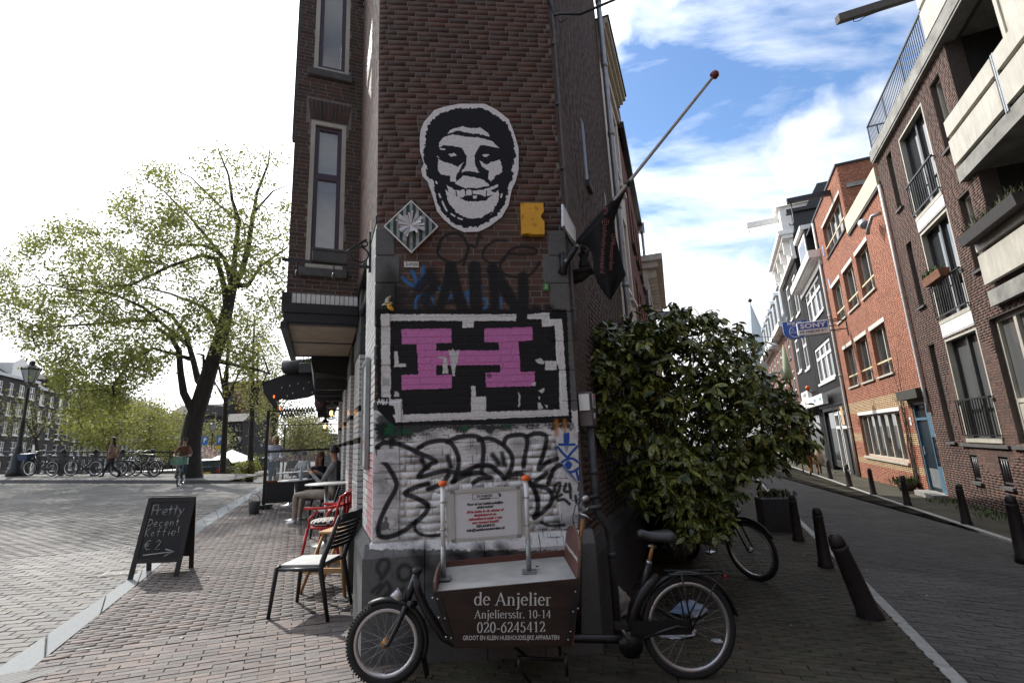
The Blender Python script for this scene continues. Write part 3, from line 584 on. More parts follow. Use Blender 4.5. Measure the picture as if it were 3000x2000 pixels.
# black outline throw-up
def G(l,w=.040,s=.006): cv.stroke(Z3(l),w,BLK,.96,s)
G([(110,900),(150,875),(240,885),(340,930),(420,965),(445,985),(410,1000),(345,1070),(430,1050),(500,1035),(520,1045),(505,1080),(460,1120),(400,1140)]); G([(110,900),(125,960),(170,1010),(215,1090),(215,1140),(160,1240),(120,1340),(120,1400),(160,1415),(240,1390),(330,1330),(390,1270),(395,1230),(330,1190),(268,1165),(330,1130),(400,1110)])
G([(345,905),(400,875),(470,862),(520,870),(555,910),(575,970),(570,1030),(550,1090)]); G([(510,870),(570,845),(650,835),(700,850),(718,900),(715,970),(708,1035)]); G([(690,860),(750,850),(820,880),(870,930),(885,980),(870,1040),(840,1080)])
G([(835,880),(850,845),(900,830),(955,835),(970,880),(955,950),(948,1010)]); G([(970,840),(1010,822),(1060,825),(1080,850),(1065,930),(1035,1025),(1080,990),(1140,965)]); G([(520,1040),(600,1045),(680,1010),(750,1005),(800,1040),(835,1075)]); G([(540,1100),(620,1060),(690,1045),(740,1070),(755,1075),(700,1080),(660,1105)]); G([(835,1075),(900,1055),(940,1060),(990,1110),(1020,1170),(1030,1250),(1010,1300)])
G([(1160,1000),(1120,1030),(1090,1105)]); G([(1080,1050),(1010,1110),(1080,1135),(1110,1170),(1105,1220),(1060,1270),(1010,1305)]); G([(960,1080),(1000,1110),(1030,1190)],.028,.02); G([(330,1320),(325,1370),(360,1400),(420,1408),(475,1400)],.026)
for l in ([(770,945),(805,990)],[(825,940),(840,1000)],[(515,955),(530,1010)],[(365,970),(380,1005)]): cv.stroke(Z3(l),.045,BLK,.95,.012)
for l in ([(1125,1150),(1130,1120),(1155,1105),(1150,1150),(1130,1190),(1165,1170)],[(1190,1110),(1180,1150),(1215,1150),(1210,1110),(1218,1190)],[(1245,1180),(1250,1215)],[(1145,1205),(1180,1200),(1210,1225)],[(1050,1330),(1100,1350),(1180,1345)]): cv.stroke(Z3(l),.026,BLK,.95,.006)
cv.poly(Z3([(130,1370),(135,1330),(165,1295),(172,1330),(185,1340),(183,1372)]),(.09,.09,.09),.9,rag=.01)
# small pasted papers (codes left out)
for (q,c) in ((rc(132,492,187,567),(.66,.65,.63)),([(107,915),(236,908),(238,985),(110,985)],(.62,.62,.62))): cv.poly(Z3(q),c,1)
cv.poly(Z3(rc(140,510,180,545)),(.25,.25,.25),.6,rag=.004); cv.poly(Z3(rc(150,930,225,965)),(.3,.3,.3),.4,rag=.01)
cv.poly(Z3(rc(103,614,176,664)),(.01,.01,.01),1); 
for l in ([(112,655),(118,625),(128,650),(136,625),(140,655)],[(146,628),(146,655),(158,640)],[(165,625),(160,655)],[(108,640),(170,645)]): cv.stroke(Z3(l),.009,(.75,.75,.75),1,smooth=False)
# stone plinth: washed black marks
for i in range(40):
    x,y=random.uniform(60,1250),random.uniform(1475,1990); cv.poly(Z3(rc(x,y,x+random.uniform(40,120),y+random.uniform(30,90))),(.03,.03,.032),random.uniform(.2,.6),rag=.03,soft=.03,seed=i,wear=.4)
def ZP(l): return [U((950+x/1.88,1400+y/1.88)) for x,y in l]
for l in ([(320,520),(300,480),(320,440),(355,440),(360,480),(320,540)],[(420,540),(415,490),(445,465),(480,480),(485,520),(450,550),(420,540)],[(275,610),(320,570),(300,620),(350,560),(370,600),(330,640)],[(440,590),(410,640),(400,700)],[(330,640),(420,660),(380,720),(330,690)]): cv.stroke(ZP(l),.03,(.02,.02,.02),.8,.012)
for l in ([(500,400),(560,470)],[(560,390),(540,470)],[(700,400),(760,420)],[(860,380),(900,420)],[(960,370),(1010,400)]): cv.stroke(ZP(l),.07,(.015,.015,.016),.8,.03)
def wallbase(c1,c2,sc=24):
    def f(N,L):
        tc=N.new('ShaderNodeTexCoord'); no=N.new('ShaderNodeTexNoise'); no.inputs['Scale'].default_value=sc; no.inputs['Detail'].default_value=5; L.new(tc.outputs['Object'],no.inputs[0])
        oi=N.new('ShaderNodeObjectInfo'); ge=N.new('ShaderNodeNewGeometry'); ad=N.new('ShaderNodeMath'); ad.operation='ADD'; L.new(oi.outputs['Random'],ad.inputs[0]); L.new(ge.outputs['Random Per Island'],ad.inputs[1]); fr=N.new('ShaderNodeMath'); fr.operation='FRACT'; L.new(ad.outputs[0],fr.inputs[0])
        cr=N.new('ShaderNodeValToRGB'); cr.color_ramp.interpolation='CONSTANT'; e=cr.color_ramp.elements
        tones=BRK['rndcol']
        while len(e)<len(tones): e.new(.5)
        for i,(p,c) in enumerate(tones): e[i].position=p; e[i].color=(*c,1)
        L.new(fr.outputs[0],cr.inputs[0])
        mx=N.new('ShaderNodeMix'); mx.data_type='RGBA'; L.new(no.outputs[0],mx.inputs['Factor']); mx.inputs['A'].default_value=(*c1,1); mx.inputs['B'].default_value=(*c2,1)
        m2=N.new('ShaderNodeMix'); m2.data_type='RGBA'; m2.blend_type='MULTIPLY'; m2.inputs['Factor'].default_value=1; L.new(mx.outputs['Result'],m2.inputs['A']); L.new(cr.outputs[0],m2.inputs['B']); return m2.outputs['Result']
    return f
mb=MB(); mb.box(0,FWID,0,.3,.0,13.2)
fwall=fr_in(cb,FA,'front_wall',mb,mortar)
P_brick=printmat('painted_brick',cv,fwall,None,base_nodes=wallbase((.068,.041,.032),(.112,.068,.052)),ox=OX)
P_mort=printmat('painted_mortar',cv,fwall,(.17,.155,.138),ox=OX,rough=.9,cover=.9)
P_stone=printmat('painted_stone',cv,fwall,(.135,.135,.13),ox=OX,rough=.85)
fwall.data.materials.clear(); fwall.data.materials.append(P_mort)
def uvr(f,pts): 
    q=[f(p) for p in pts]; return (min(a for a,b in q),max(a for a,b in q),min(b for a,b in q),max(b for a,b in q))
qz=[]
def ZQ2(a,b): (u0,v0),(u1,v1)=FA.uv(1050+a[0]/2.24,250+a[1]/2.24),FA.uv(1050+b[0]/2.24,250+b[1]/2.24); return (max(0,u0),min(FWID,u1),v1,v0)
stones=[ZQ2((120,940),(240,1118)),ZQ2((120,1122),(275,1298)),ZQ2((120,1302),(245,1478)),ZQ2((1238,968),(1500,1120)),ZQ2((1208,1130),(1500,1300)),ZQ2((1252,1302),(1500,1485))]
for a,b in (((90,110),(185,210)),((90,318),(205,430)),((90,640),(250,860)),((90,1050),(240,1250)),((90,865),(238,1045)),((90,1255),(235,1440)),((1090,130),(1400,290)),((1130,292),(1400,455)),((1150,460),(1400,630)),((1120,640),(1400,860)),((1140,870),(1400,1050)),((1140,1055),(1400,1240)),((1150,1245),(1400,1400))):
    (u0,v0),(u1,v1)=FA.uv(1050+a[0]/1.96,850+a[1]/1.96),FA.uv(1050+b[0]/1.96,850+b[1]/1.96); stones.append((max(0,u0),min(FWID,u1),max(.885,v1),v0))
for (a,b,c,d) in stones:
    if a<.3: a=-.012
    if b>1.3: b=FWID+.012
    mb=MB(); mb.box(a+.003,b-.003,-.012,.08,c+.003,d-.003,ch=.006); mb.build('quoin_stone',P_stone,fwall)
its=courses(0,FWID,.88,6.6,L=.198,Hc=.058,j=.0105,d=.0026,holes=stones,seed=3)
# front faces: those in the picture
pieces(fwall,its,P_brick,'brick','brick_courses',300,lambda i:(i[0]-.85)**2+(i[1]-2.6)**2)
mb=MB(); mb.box(-.002,FWID+.002,-.007,.0,6.6,13.2); mb.build('upper_wall',brickmat('brown_brick_far',(.13,.062,.045),(.085,.045,.037),(.2,.18,.165),.2,.058),fwall)
# stone plinth in blocks with a sloped cap
pl=MB(); pw=[-.06,.40,.86,1.30,FWID+.06]
for a,b in zip(pw,pw[1:]):
    mb=MB(); a2,b2=a+.003,b-.003
    mb.prism([(-.075,-.2),(-.075,.78),(-.012,.875),(.1,.875),(.1,-.2)],a2,b2,plane='yz'); mb.build('plinth_stone',P_stone,fwall)
# ---- core of the house (keeps the light out)
core=MB(); fl=[FL.w(.1,-.45,0),FL.w(14,-.45,0),FRW.w(11,1.0,0),FRW.w(.1,.02,0)]; q=[p-cb.location for p in fl]
core.prism([(p.x,p.y) for p in (q[0],q[1],q[2],q[3])],-.6,13.2,plane='xy'); core.build('core_wall',black_paint,cb)
# ---- left street wall
mb=MB(); mb.box(0,14,-.45,-.002,3.62,13.2)
lw=fr_in(cb,FL,'side_wall',mb,mortar)
pieces(lw,courses(0,2.29,3.63,9.6,L=.2,Hc=.058,d=.003,seed=5),mat('sheen_side_brick',(.15,.10,.08),.5,var=.16,scale=24,bump=.4,bscale=140,rnd=.2,**BRK),'brick','brick_courses',300,lambda i:i[1]+i[0]*.3,side=1)  # paler copy of the house brick, imitating its bright grazing sheen
mb=MB(); mb.box(0,14,-.44,-.06,3.05,3.62); fr_in(cb,FL,'shop_fascia',mb,black_paint)
mb=MB(); mb.box(0,14,-.06,-.01,3.2,3.3); mb.box(0,14,-.05,.012,3.55,3.62); fr_in(cb,FL,'moulding',mb,black_paint)
# painted corner pier (white glazed brick) and the piers beyond
def pier(s0,s1,ztop,base_h,dep,name):
    mb=MB(); mb.box(s0,s1,-dep,-.012,base_h,3.62); p=fr_in(cb,FL,name,mb,dark_mortar)
    n=int((ztop-base_h)/.062)
    for k in range(n):
        z=base_h+k*.062; blk=(abs(z-2.02)<.04 or abs(z-1.68)<.04); m=black_glaze if blk else white_glaze
        # side towards the corner and street face, in running bond
        off=.1 if k%2 else 0.; x=s0-.004
        b=MB(); b.box(s0-.008,s0+.12+off*.6,-dep+.01,.0,z+.003,z+.056,ch=.006); o=b.build('glazed_brick',m,p)
        x=s0+.125+off*.6
        while x<s1-.02:
            e=min(x+.2,s1); b=MB(); b.box(x,e-.006,-.05,.0,z+.003,z+.056); b.build('glazed_brick',m,p); x=e
    b=MB(); b.box(s0-.02,s1+.02,-dep,.012,ztop,ztop+.28,ch=.02); b.build('stone_capital',bluestone,p)
    b=MB(); b.prism([(.075,-.4),(.075,base_h-.13),(.01,base_h-.005),(-dep,base_h-.005),(-dep,-.4)],s0-.05,s1+.05,plane='yz'); b.build('plinth_stone',bluestone,p)
    return p
# corner pier: white painted masonry flush with the wall
mb=MB(); mb.box(.0,.95,-.45,-.002,.86,3.62); cp=fr_in(cb,FL,'corner_pier',mb,dark_mortar)
wp=mat('white_pier_paint',(.66,.65,.62),.6,var=.12,scale=16,bump=.4,bscale=90,rnd=.08); wr=mat('red_sprayed_paint',(.5,.05,.06),.6,var=.3,scale=5,col2=(.66,.6,.58))
its=courses(0,.95,.88,3.6,L=.2,Hc=.062,j=.008,d=.004,seed=8,bond='run')
pieces(cp,[i for i in its if not(.88<i[1]<1.55 and i[0]<.6)],wp,'brick','brick_courses',300,None,side=1)
pieces(cp,[i for i in its if (.88<i[1]<1.55 and i[0]<.6)],wr,'brick','brick_courses',300,None,side=1)
b=MB(); b.prism([(.075,-.3),(.075,.77),(.008,.872),(-.3,.872),(-.3,-.3)],.001,.97,plane='yz'); b.build('plinth_stone',bluestone,cp)
for i,(s0,s1) in enumerate(((1.9,2.7),(3.7,4.5),(5.6,6.4),(8.1,8.9))): pier(s0,s1,2.72,.86,.40,'glazed_pier')
# shop windows between the piers
for s0,s1 in ((.97,1.88),(2.72,3.68),(4.52,5.58),(6.42,8.08),(8.92,11.5)):
    b=MB(); b.box(s0,s1,-.36,-.30,.3,3.05); wn=fr_in(cb,FL,'shop_window',b,black_paint)
    b=MB(); b.box(s0+.07,s1-.07,-.30,-.295,.9,2.5); b.build('pane',pane,wn); b=MB(); b.box(s0+.07,s1-.07,-.30,-.294,2.57,2.98); b.build('pane',pane,wn)
    b=MB(); b.box(s0-.02,s1+.02,-.34,-.08,.0,.28); b.build('sill',bluestone,wn)
# ---- hanging bay window
bd=2.35; BU0,BU1=0.,.86
mb=MB(); wl=(.2,.655,3.91,6.05); wu=(.2,.665,6.86,9.1)
mb.box(0,.2,0,.15,3.56,12.6); mb.box(.665,.86,0,.15,3.56,12.6); mb.box(.2,.665,0,.15,3.56,3.91); mb.box(.2,.665,0,.15,6.05,6.86); mb.box(.2,.665,0,.15,9.1,12.6); mb.box(.655,.665,0,.15,3.91,6.05)
mb.box(0,.14,.15,.5,3.56,12.6); mb.box(0,.14,1.85,bd,3.56,12.6); mb.box(0,.14,.5,1.85,3.56,4.1); mb.box(0,.14,.5,1.85,6.0,7.0); mb.box(0,.14,.5,1.85,9.0,12.6)
bay=fr_in(cb,FB,'bay_window',mb,mortar)
arch_h=[(.13,.715,6.05,6.40)]
its=courses(0,.86,3.57,10.,L=.2,Hc=.058,j=.009,d=.003,holes=[wl,(wu[0],wu[1],wu[2],wu[3])]+arch_h,seed=11)
for k in range(11):
    t=(k+.5)/11-.5; u=.4275+t*.5; its.append((u+t*.03,6.225,.043,.30,.009,-t*.32))
pieces(bay,its,brown_brick,'brick','brick_courses',300,lambda i:i[1])
b=MB(); b.box(-.10,-.03,.9,1.02,6.3,12); b.build('bay_front_trim',black_paint,bay)
plaster=mat('room_plaster',(.62,.62,.60),.9,var=.04)
b=MB(); b.box(.80,.86,.15,2.2,3.56,12.6); b.box(.14,.86,2.2,bd,3.56,12.6); b.box(.14,.80,.15,2.2,3.56,3.85); b.box(.14,.80,.15,2.2,6.15,6.75); b.box(.14,.8,.15,2.2,9.2,12.6); b.build('room_lining',plaster,bay)
for z0,z1 in ((4.1,6.0),(7.,9.)):
    b=MB(); b.box(.02,.10,.5,.57,z0,z1); b.box(.02,.10,1.78,1.85,z0,z1); b.box(.02,.10,.57,1.78,z1-.07,z1); b.box(.02,.1,.57,1.78,z0,z0+.07); b.box(.03,.09,.57,1.78,z0+(z1-z0)*.62,z0+(z1-z0)*.62+.07); b.build('window_frame',white_paint,bay)
for k in range(14):
    b=MB(); w=.80/14; b.box(.06+k*w+.003,.06+(k+1)*w-.003,-.012,.05,3.425,3.555,ch=.006); b.build('glazed_brick',white_glaze,bay)
b=MB(); b.box(-.05,.06,-.02,.06,3.42,3.56); b.box(0,.86,-.003,.03,3.42,3.56); b.build('string_course',black_glaze,bay)
b=MB(); b.box(-.04,.86,-.035,bd,3.30,3.42); b.box(-.02,.86,-.015,bd,3.18,3.30); b.box(-.05,.03,-.03,bd+.02,3.10,3.18); b.build('fascia',black_paint,bay)
for y0,y1 in ((0,.1),(1.15,1.2),(bd-.1,bd)): b=MB(); b.box(-.03,.86,y0,y1,3.16,3.19); b.build('soffit_rail',black_paint,bay)
b=MB(); b.box(.03,.86,.1,1.15,3.168,3.178); b.box(.03,.86,1.2,bd-.1,3.168,3.178); b.build('soffit_panel',mat('soffit_paint',(.33,.27,.205),.6,var=.12,scale=5),bay)
def bay_win(w,split):
    u0,u1,z0,z1=w; b=MB(); t=.055
    b.box(u0,u0+t,-.004,.10,z0,z1); b.box(u1-t,u1,-.004,.10,z0,z1); b.box(u0+t,u1-t,-.003,.10,z1-t,z1); b.box(u0+t,u1-t,-.003,.1,z0,z0+t)
    f=b.build('window_frame',cream_paint,bay)
    b=MB(); a,c=u0+t,u1-t; z=z0+t; s=.055
    b.box(a,a+s,.03,.08,z,z1-t); b.box(c-s,c,.03,.08,z,z1-t); b.box(a+s,c-s,.031,.08,z,z+s); b.box(a+s,c-s,.031,.08,z1-t-s,z1-t)
    if split: zz=z0+(z1-z0)*split; b.box(a+s,c-s,.028,.08,zz-.045,zz+.045)
    b.build('sash',purple_paint,bay); b=MB(); b.quad((a+s,.06,z+s),(c-s,.06,z+s),(c-s,.06,z1-t-s),(a+s,.06,z1-t-s)); b.build('pane',glassmat('bay_glass',(.2,.21,.22),.03,alpha=.45,ior=1.9),bay)
    b=MB(); b.box(u0-.07,u1+.06,-.05,.05,z0-.12,z0-.005,ch=.01); b.build('sill',bluestone,bay)
bay_win(wl,.62); bay_win(wu,None)
# ---- right street wall
mb=MB(); mb.box(0.0,3.76,.0,.3,-.6,13.2); rw=fr_in(cb,FRW,'side_wall',mb,mortar)
sl1=FRW.uv(1708,420),FRW.uv(1737,570); sl2=FRW.uv(1765,575),FRW.uv(1772,610)
slit=(1.36,1.72,4.35,5.55)
u0,u1=1.36,1.54
holes=[(u0,u1,4.72,5.6),(2.84,2.98,4.3,5.3)]
its=courses(0,3.76,.82,11.,L=.2,Hc=.058,j=.009,d=.003,holes=holes,seed=21)
dusk_brick=mat('dusky_brick',(.10,.074,.064),.85,var=.16,scale=24,bump=.4,bscale=140,rnd=.16,**BRK)
pieces(rw,its,dusk_brick,'brick','brick_courses',300,lambda i:i[0]*2+abs(i[1]-3.5))
for (a,b2,c,d) in holes:
    b=MB(); b.box(a,b2,-.002,.0,c,d); b.build('slit_window',black_paint,rw); b=MB(); b.box(a-.03,b2+.03,-.05,.02,c-.1,c,ch=.01); b.build('sill',bluestone,rw)
x=0.05
for L_ in (.9,1.0,.9,.9):
    b=MB(); b.prism([(-.07,-.6),(-.07,.66),(-.01,.76),(.05,.76),(.05,-.6)],x,x+L_-.006,plane='yz'); b.build('plinth_stone',bluestone,rw); x+=L_
# ================================================================ RIGHT STREET
class Facade:
    """one house front: root Empty at the frame origin; outward is -y"""
    def __init__(s,fr,root): s.fr=fr; s.root=root
    def put(s,name,mb,m,parent=None,**t):
        if parent is None: o=mb.build(name,m,s.root,Matrix.Rotation(-s.root.rotation_euler.z,3,'Z')@(s.fr.O-s.root.location),(0,0,s.fr.a-s.root.rotation_euler.z))
        else: o=mb.build(name,m,parent)
        return tag(o,**t) if t else o
    def wall(s,u0,u1,z0,z1,holes,m,th=.28,name='wall',y=0.):
        mb=MB(); us=sorted({u0,u1,*[min(max(h[0],u0),u1) for h in holes],*[min(max(h[1],u0),u1) for h in holes]})
        for a,b in zip(us,us[1:]):
            if b-a<1e-4: continue
            iv=[(z0,z1)]
            for h in holes:
                if h[0]<b-1e-4 and h[1]>a+1e-4:
                    nv=[]
                    for p,q in iv:
                        if h[3]<=p or h[2]>=q: nv.append((p,q)); continue
                        if h[2]>p: nv.append((p,h[2]))
                        if h[3]<q: nv.append((h[3],q))
                    iv=nv
            for p,q in iv: mb.box(a,b,y,y+th,p,q)
        return s.put(name,mb,m)
    def win(s,h,fm,gm=None,dep=.14,t=.06,cols=1,rows=(),sill=None,sillm=None,lintel=None,lm=None,name='window',bars=None,curtain=None,barm=None):
        u0,u1,z0,z1=h; b=MB(); y0,y1=dep-.05,dep+.03
        b.box(u0,u0+t,y0,y1,z0,z1); b.box(u1-t,u1,y0,y1,z0,z1); b.box(u0+t,u1-t,y0,y1,z0,z0+t); b.box(u0+t,u1-t,y0,y1,z1-t,z1)
        for k in range(1,cols): c=u0+(u1-u0)*k/cols; b.box(c-t*.6,c+t*.6,y0-.004,y1,z0+t,z1-t)
        for r in rows:
            zz=z0+(z1-z0)*r; b.box(u0+t,u1-t,y0+.006,y1,zz-t*.5,zz+t*.5)
        w=s.put(name,b,fm)
        b=MB(); b.quad((u0+.01,dep+.012,z0+.01),(u1-.01,dep+.012,z0+.01),(u1-.01,dep+.012,z1-.01),(u0+.01,dep+.012,z1-.01)); s.put('pane',b,gm or pane,w)
        if sill: b=MB(); b.box(u0-.06,u1+.06,-.07,dep-.05,z0-sill,z0-.003); s.put('sill',b,sillm or bluestone,w)
        if lintel: b=MB(); b.box(u0-.08,u1+.08,-.02,.1,z1+.003,z1+lintel); s.put('lintel',b,lm or white_paint,w)
        if bars:
            b=MB()
            for k in range(bars): c=u0+(u1-u0)*(k+.5)/bars; b.cyl((c,dep-.09,z0+.05),(c,dep-.09,z1-.05),.012,n=6)
            b.box(u0,u1,dep-.1,dep-.08,z0+.05,z0+.09); b.box(u0,u1,dep-.1,dep-.08,z1-.09,z1-.05); s.put('bar',b,barm or black_paint,w)
        return w
    def solid(s,u0,u1,z0,z1,dep,m,y=.45):
        b=MB(); b.box(u0,u1,y,dep,z0,z1); return s.put('house_body',b,m)
JR=Vector((12.02,14.22,0)); FR2=Frame(JR,246.9)
br_b=mat('brown_mix_brick',(.115,.068,.053),.85,var=.16,scale=20,bump=.5,bscale=120,rnd=.15,rndcol=[(0,(1,1,1)),(.25,(.85,.85,.88)),(.5,(1.12,1.0,.93)),(.75,(.92,.86,.85)),(.93,(.72,.74,.78))],stain=.25)
red_b=mat('red_brick',(.36,.15,.09),.85,var=.12,scale=20,bump=.4,bscale=120,rnd=.12,rndcol=[(0,(1,1,1)),(.3,(.9,.88,.88)),(.6,(1.08,1.02,1.0)),(.85,(.82,.75,.75))],stain=.14)
yel_b=mat('yellow_brick',(.42,.29,.165),.85,var=.12,scale=20,rnd=.14)
red_mort=mat('red_mortar',(.31,.15,.10),.95,var=.1); concrete=mat('concrete',(.26,.255,.235),.9,var=.22,scale=3,bump=.3,bscale=40,detail=8)
dark_inside=mat('dark_inside',(.02,.019,.018),.8); alu=mat('dark_frame',(.05,.052,.056),.4); black_rail=mat('black_rail',(.01,.01,.011),.4)
pane_net=glassmat('curtained_glass',(.11,.115,.115),ior=1.9,spec=.6)
gutter_zinc=mat('zinc',(.34,.36,.38),.45,.6,var=.12); pale_pipe=mat('pale_downpipe',(.52,.50,.47),.5,var=.1)
# ---------------- brown flats
bh=thing('brick_flats','brown brick apartment house with cream balcony panels and french windows','building',JR,FR2.a)
B=Facade(FR2,bh)
nar=[(.86,1.27,1.08,3.72),(.86,1.27,4.82,6.72),(.86,1.27,7.8,9.6)]; fren=[(1.95,3.72,1.12,3.68),(1.95,3.72,4.12,6.62),(1.95,3.72,7.02,9.5)]
nr2=[(4.32,4.84,4.82,6.55),(4.32,4.84,7.75,9.5)]; big=[(4.32,6.6,1.1,3.72)]; bas=[(1.88,2.25,.14,.78),(3.28,3.7,.16,.8),(6.0,6.4,.16,.8)]
log=[(5.35,9.8,4.25,6.75),(5.35,9.8,7.0,9.88)]
holes=nar+fren+nr2+big+bas+log
bw=B.wall(0.02,9.8,-1.2,9.9,holes,mat('grey_mortar',(.085,.066,.056),.95),.3)
pieces(bw,courses(.02,9.8,-.72,9.9,L=.215,Hc=.062,j=.009,d=.005,holes=holes,seed=31),br_b,'brick','brick_courses',300,lambda i:(i[0]-3)**2+(i[1]-2)**2)
B.solid(.02,9.8,-1.2,9.9,8,dark_inside,y=1.6)
b=MB(); b.box(0.02,9.8,.3,1.6,-1.2,4.2); b.box(0.02,5.33,.3,1.6,4.2,9.9); B.put('inner_wall',b,dark_inside)
for h in nar: B.win(h,cream_paint,pane_net,dep=.16,t=.05,sill=.06)
b=MB(); b.box(.92,1.21,.12,.14,1.12,1.88); b.box(.86,1.27,.11,.15,1.88,1.94); B.put('infill_panel',b,cream_paint)
for h in nr2: B.win(h,cream_paint,pane_net,dep=.16,t=.06,sill=.06)
for i,h in enumerate(fren):
    w=B.win(h,alu,pane if i else pane_net,dep=.17,t=.075,cols=2,name='french_window'); u0,u1,z0,z1=h
    b=MB(); b.box(u0-.002,u0+.05,-.005,.12,z0,z1); b.box(u1-.05,u1+.002,-.005,.12,z0,z1); b.box(u0,u1,-.006,.12,z1-.05,z1); b.box(u0,u1,-.03,.12,z0-.03,z0+.06); B.put('window_frame',b,cream_paint)
    r=MB(); zt=z0+1.0
    r.box(u0-.06,u1+.06,-.10,-.05,zt-.03,zt+.01); r.box(u0-.02,u1+.02,-.09,-.06,z0+.13,z0+.16)
    for k in range(14): c=u0+.03+(u1-u0-.06)*k/13; r.box(c-.009,c+.009,-.085,-.065,z0+.16,zt-.03)
    for c in (u0,u1): r.box(c-.02,c+.02,-.08,0,zt-.02,zt); r.box(c-.02,c+.02,-.08,0,z0+.13,z0+.15)
    B.put('balustrade',r,black_rail)
for z0,z1 in ((3.74,4.08),(6.68,6.98)): b=MB(); b.box(1.95,3.72,-.02,.06,z0,z1); b.box(1.97,3.7,-.03,0,z0+.03,z0+.06); B.put('spandrel_panel',b,white_paint)
b=MB(); b.box(1.6,3.95,-.06,.1,.98,1.05); b.box(4.1,7,-.06,.1,.98,1.05); B.put('sill_course',b,bluestone)
for h in bas: B.win(h,black_paint,dep=.12,t=.04,sill=.07,bars=4,barm=mat('window_bars',(.16,.16,.16),.4,.5))
w=B.win(big[0],cream_paint,pane_net,dep=.15,t=.085,cols=3,rows=(.33,))
b=MB(); b.box(4.4,6.5,.115,.135,1.16,1.9); B.put('infill_panel',b,cream_paint)
# slab, roof rail, cream parapet
b=MB(); b.box(0,9.8,-.14,9,9.92,10.26); b.box(0,9.8,-.12,.2,9.86,9.92); B.put('roof_slab',b,concrete)
b=MB(); zt=11.12; b.box(.1,5.0,-.10,-.06,zt-.02,zt+.02); b.box(.1,5,-.09,-.07,10.33,10.36)
for k in range(46): c=.12+k*4.86/45; q=.008 if k%15 else .022; b.box(c-q,c+q,-.085-q*.3,-.075+q*.3,10.26,zt)
b.box(.1,.14,-.1,2.,zt-.02,zt+.02)
for k in range(1,8): b.box(.11,.13,-.08+k*.25,-.06+k*.25,10.26,zt)
B.put('roof_railing',b,black_rail)
b=MB(); b.box(5.02,9.8,-.15,-.03,10.28,11.0,ch=.008); B.put('parapet_panel',b,cream_paint); b=MB(); b.box(5.02,9.8,-.15,-.03,11.1,11.5,ch=.008); B.put('parapet_panel',b,cream_paint)
b=MB(); b.box(1.2,4.9,.9,1.1,10.26,10.75); b.box(1.2,4.9,.8,1.2,10.75,10.82); B.put('rooflight_kerb',b,white_paint)
# loggias and balcony fronts
for (zs,z0,z1,z2,z3) in ((6.72,7.12,7.72,7.82,8.2),(3.9,4.36,5.0,5.08,5.4)):
    b=MB(); b.box(4.86,9.8,-.13,1.3,zs,zs+.32); B.put('balcony_slab',b,concrete)
    for a,c in ((4.9,7.0),(7.12,9.8)):
        b=MB(); b.box(a,c,-.16,-.08,z0,z1,ch=.006); B.put('balcony_panel',b,cream_paint); b=MB(); b.box(a,c,-.16,-.08,z2,z3,ch=.006); B.put('balcony_panel',b,cream_paint)
    b=MB(); b.box(4.9,4.98,-.08,0,z0,z3); B.put('balcony_end_panel',b,cream_paint)
    b=MB()
    for c in (7.03,7.09): b.box(c-.02,c+.02,-.15,-.11,zs+.3,z3+.03)
    B.put('balcony_post',b,gutter_zinc)
for h in log:
    b=MB(); b.box(5.8,9.6,1.3,1.36,h[2],h[3]-.4); w=B.put('loggia_door',b,black_paint); b=MB(); b.box(6.0,7.3,1.27,1.3,h[2]+.2,h[3]-.7); b.box(7.5,8.8,1.27,1.3,h[2]+.2,h[3]-.7); B.put('pane',b,pane_net,w)
    b=MB(); b.box(5.35,9.8,1.28,1.34,h[3]-.62,h[3]-.56); B.put('transom',b,cream_paint,w)
b=MB(); b.box(7.4,7.5,-.10,-.03,8.2,9.86); b.box(7.4,9.8,-.10,-.03,9.3,9.4); b.box(7.5,9.8,-.07,-.05,8.2,9.3); B.put('glass_screen',b,cream_paint)
# downpipe between brown and red
b=MB(); b.tube([FR2.w(.02,-.07,z)-JR for z in (9.1,6,3,2.35)]+[FR2.w(.06,-.07,1.9)-JR],.045); pipe=b.build('downpipe',pale_pipe,None,JR); tag(pipe,'pale downpipe between the red brick house and the brown flats','downpipe')
# ---------------- red brick house
rh=thing('red_brick_house','sunlit red brick house with three rows of cream windows and blue door','building',FR2.w(-9.95,0,0),FR2.a)
Fr=Frame(FR2.w(-9.95,0,0),246.9); Q=Facade(Fr,rh); o9=9.95
sh=lambda hs:[(a+o9,b+o9,c,d) for a,b,c,d in hs]
rows_=sh([(-9.0,-7.22,6.4,8.15),(-6.58,-4.82,6.4,8.15),(-4.28,-2.52,6.4,8.15),(-9.0,-7.2,3.36,5.12),(-6.65,-4.86,3.36,5.12),(-4.3,-2.44,3.36,5.12)])
gw=sh([(-8.42,-2.8,.32,2.05)])[0]; dr=sh([(-1.5,-.06,-.5,2.24)])[0]; tw=sh([(-8.6,-4.75,9.55,11.1)])[0]
hl=rows_+[gw,dr]
w1=Q.wall(0,o9-.02,-1.3,9.1,hl,red_mort,.3); w2=Q.wall(0,5.55,9.1,12.15,[tw],red_mort,.3)
it=courses(0,o9-.02,-.95,9.1,L=.215,Hc=.062,j=.006,d=.003,holes=hl,seed=41)
isy=lambda v:(2.18<v<2.62 or .92<v<1.3 or -.05<v<.2)
pieces(w1,[i for i in it if not isy(i[1])],red_b,'brick','brick_courses',0); pieces(w1,[i for i in it if isy(i[1])],yel_b,'brick','yellow_brick_courses',0)
pieces(w2,courses(0,5.55,9.1,12.15,L=.215,Hc=.062,j=.006,d=.003,holes=[tw],seed=42),red_b,'brick','brick_courses',0)
Q.solid(0.01,o9-.03,-1.3,9.1,9,dark_inside); Q.solid(.01,5.54,9.1,12.15,9,dark_inside,y=.31)
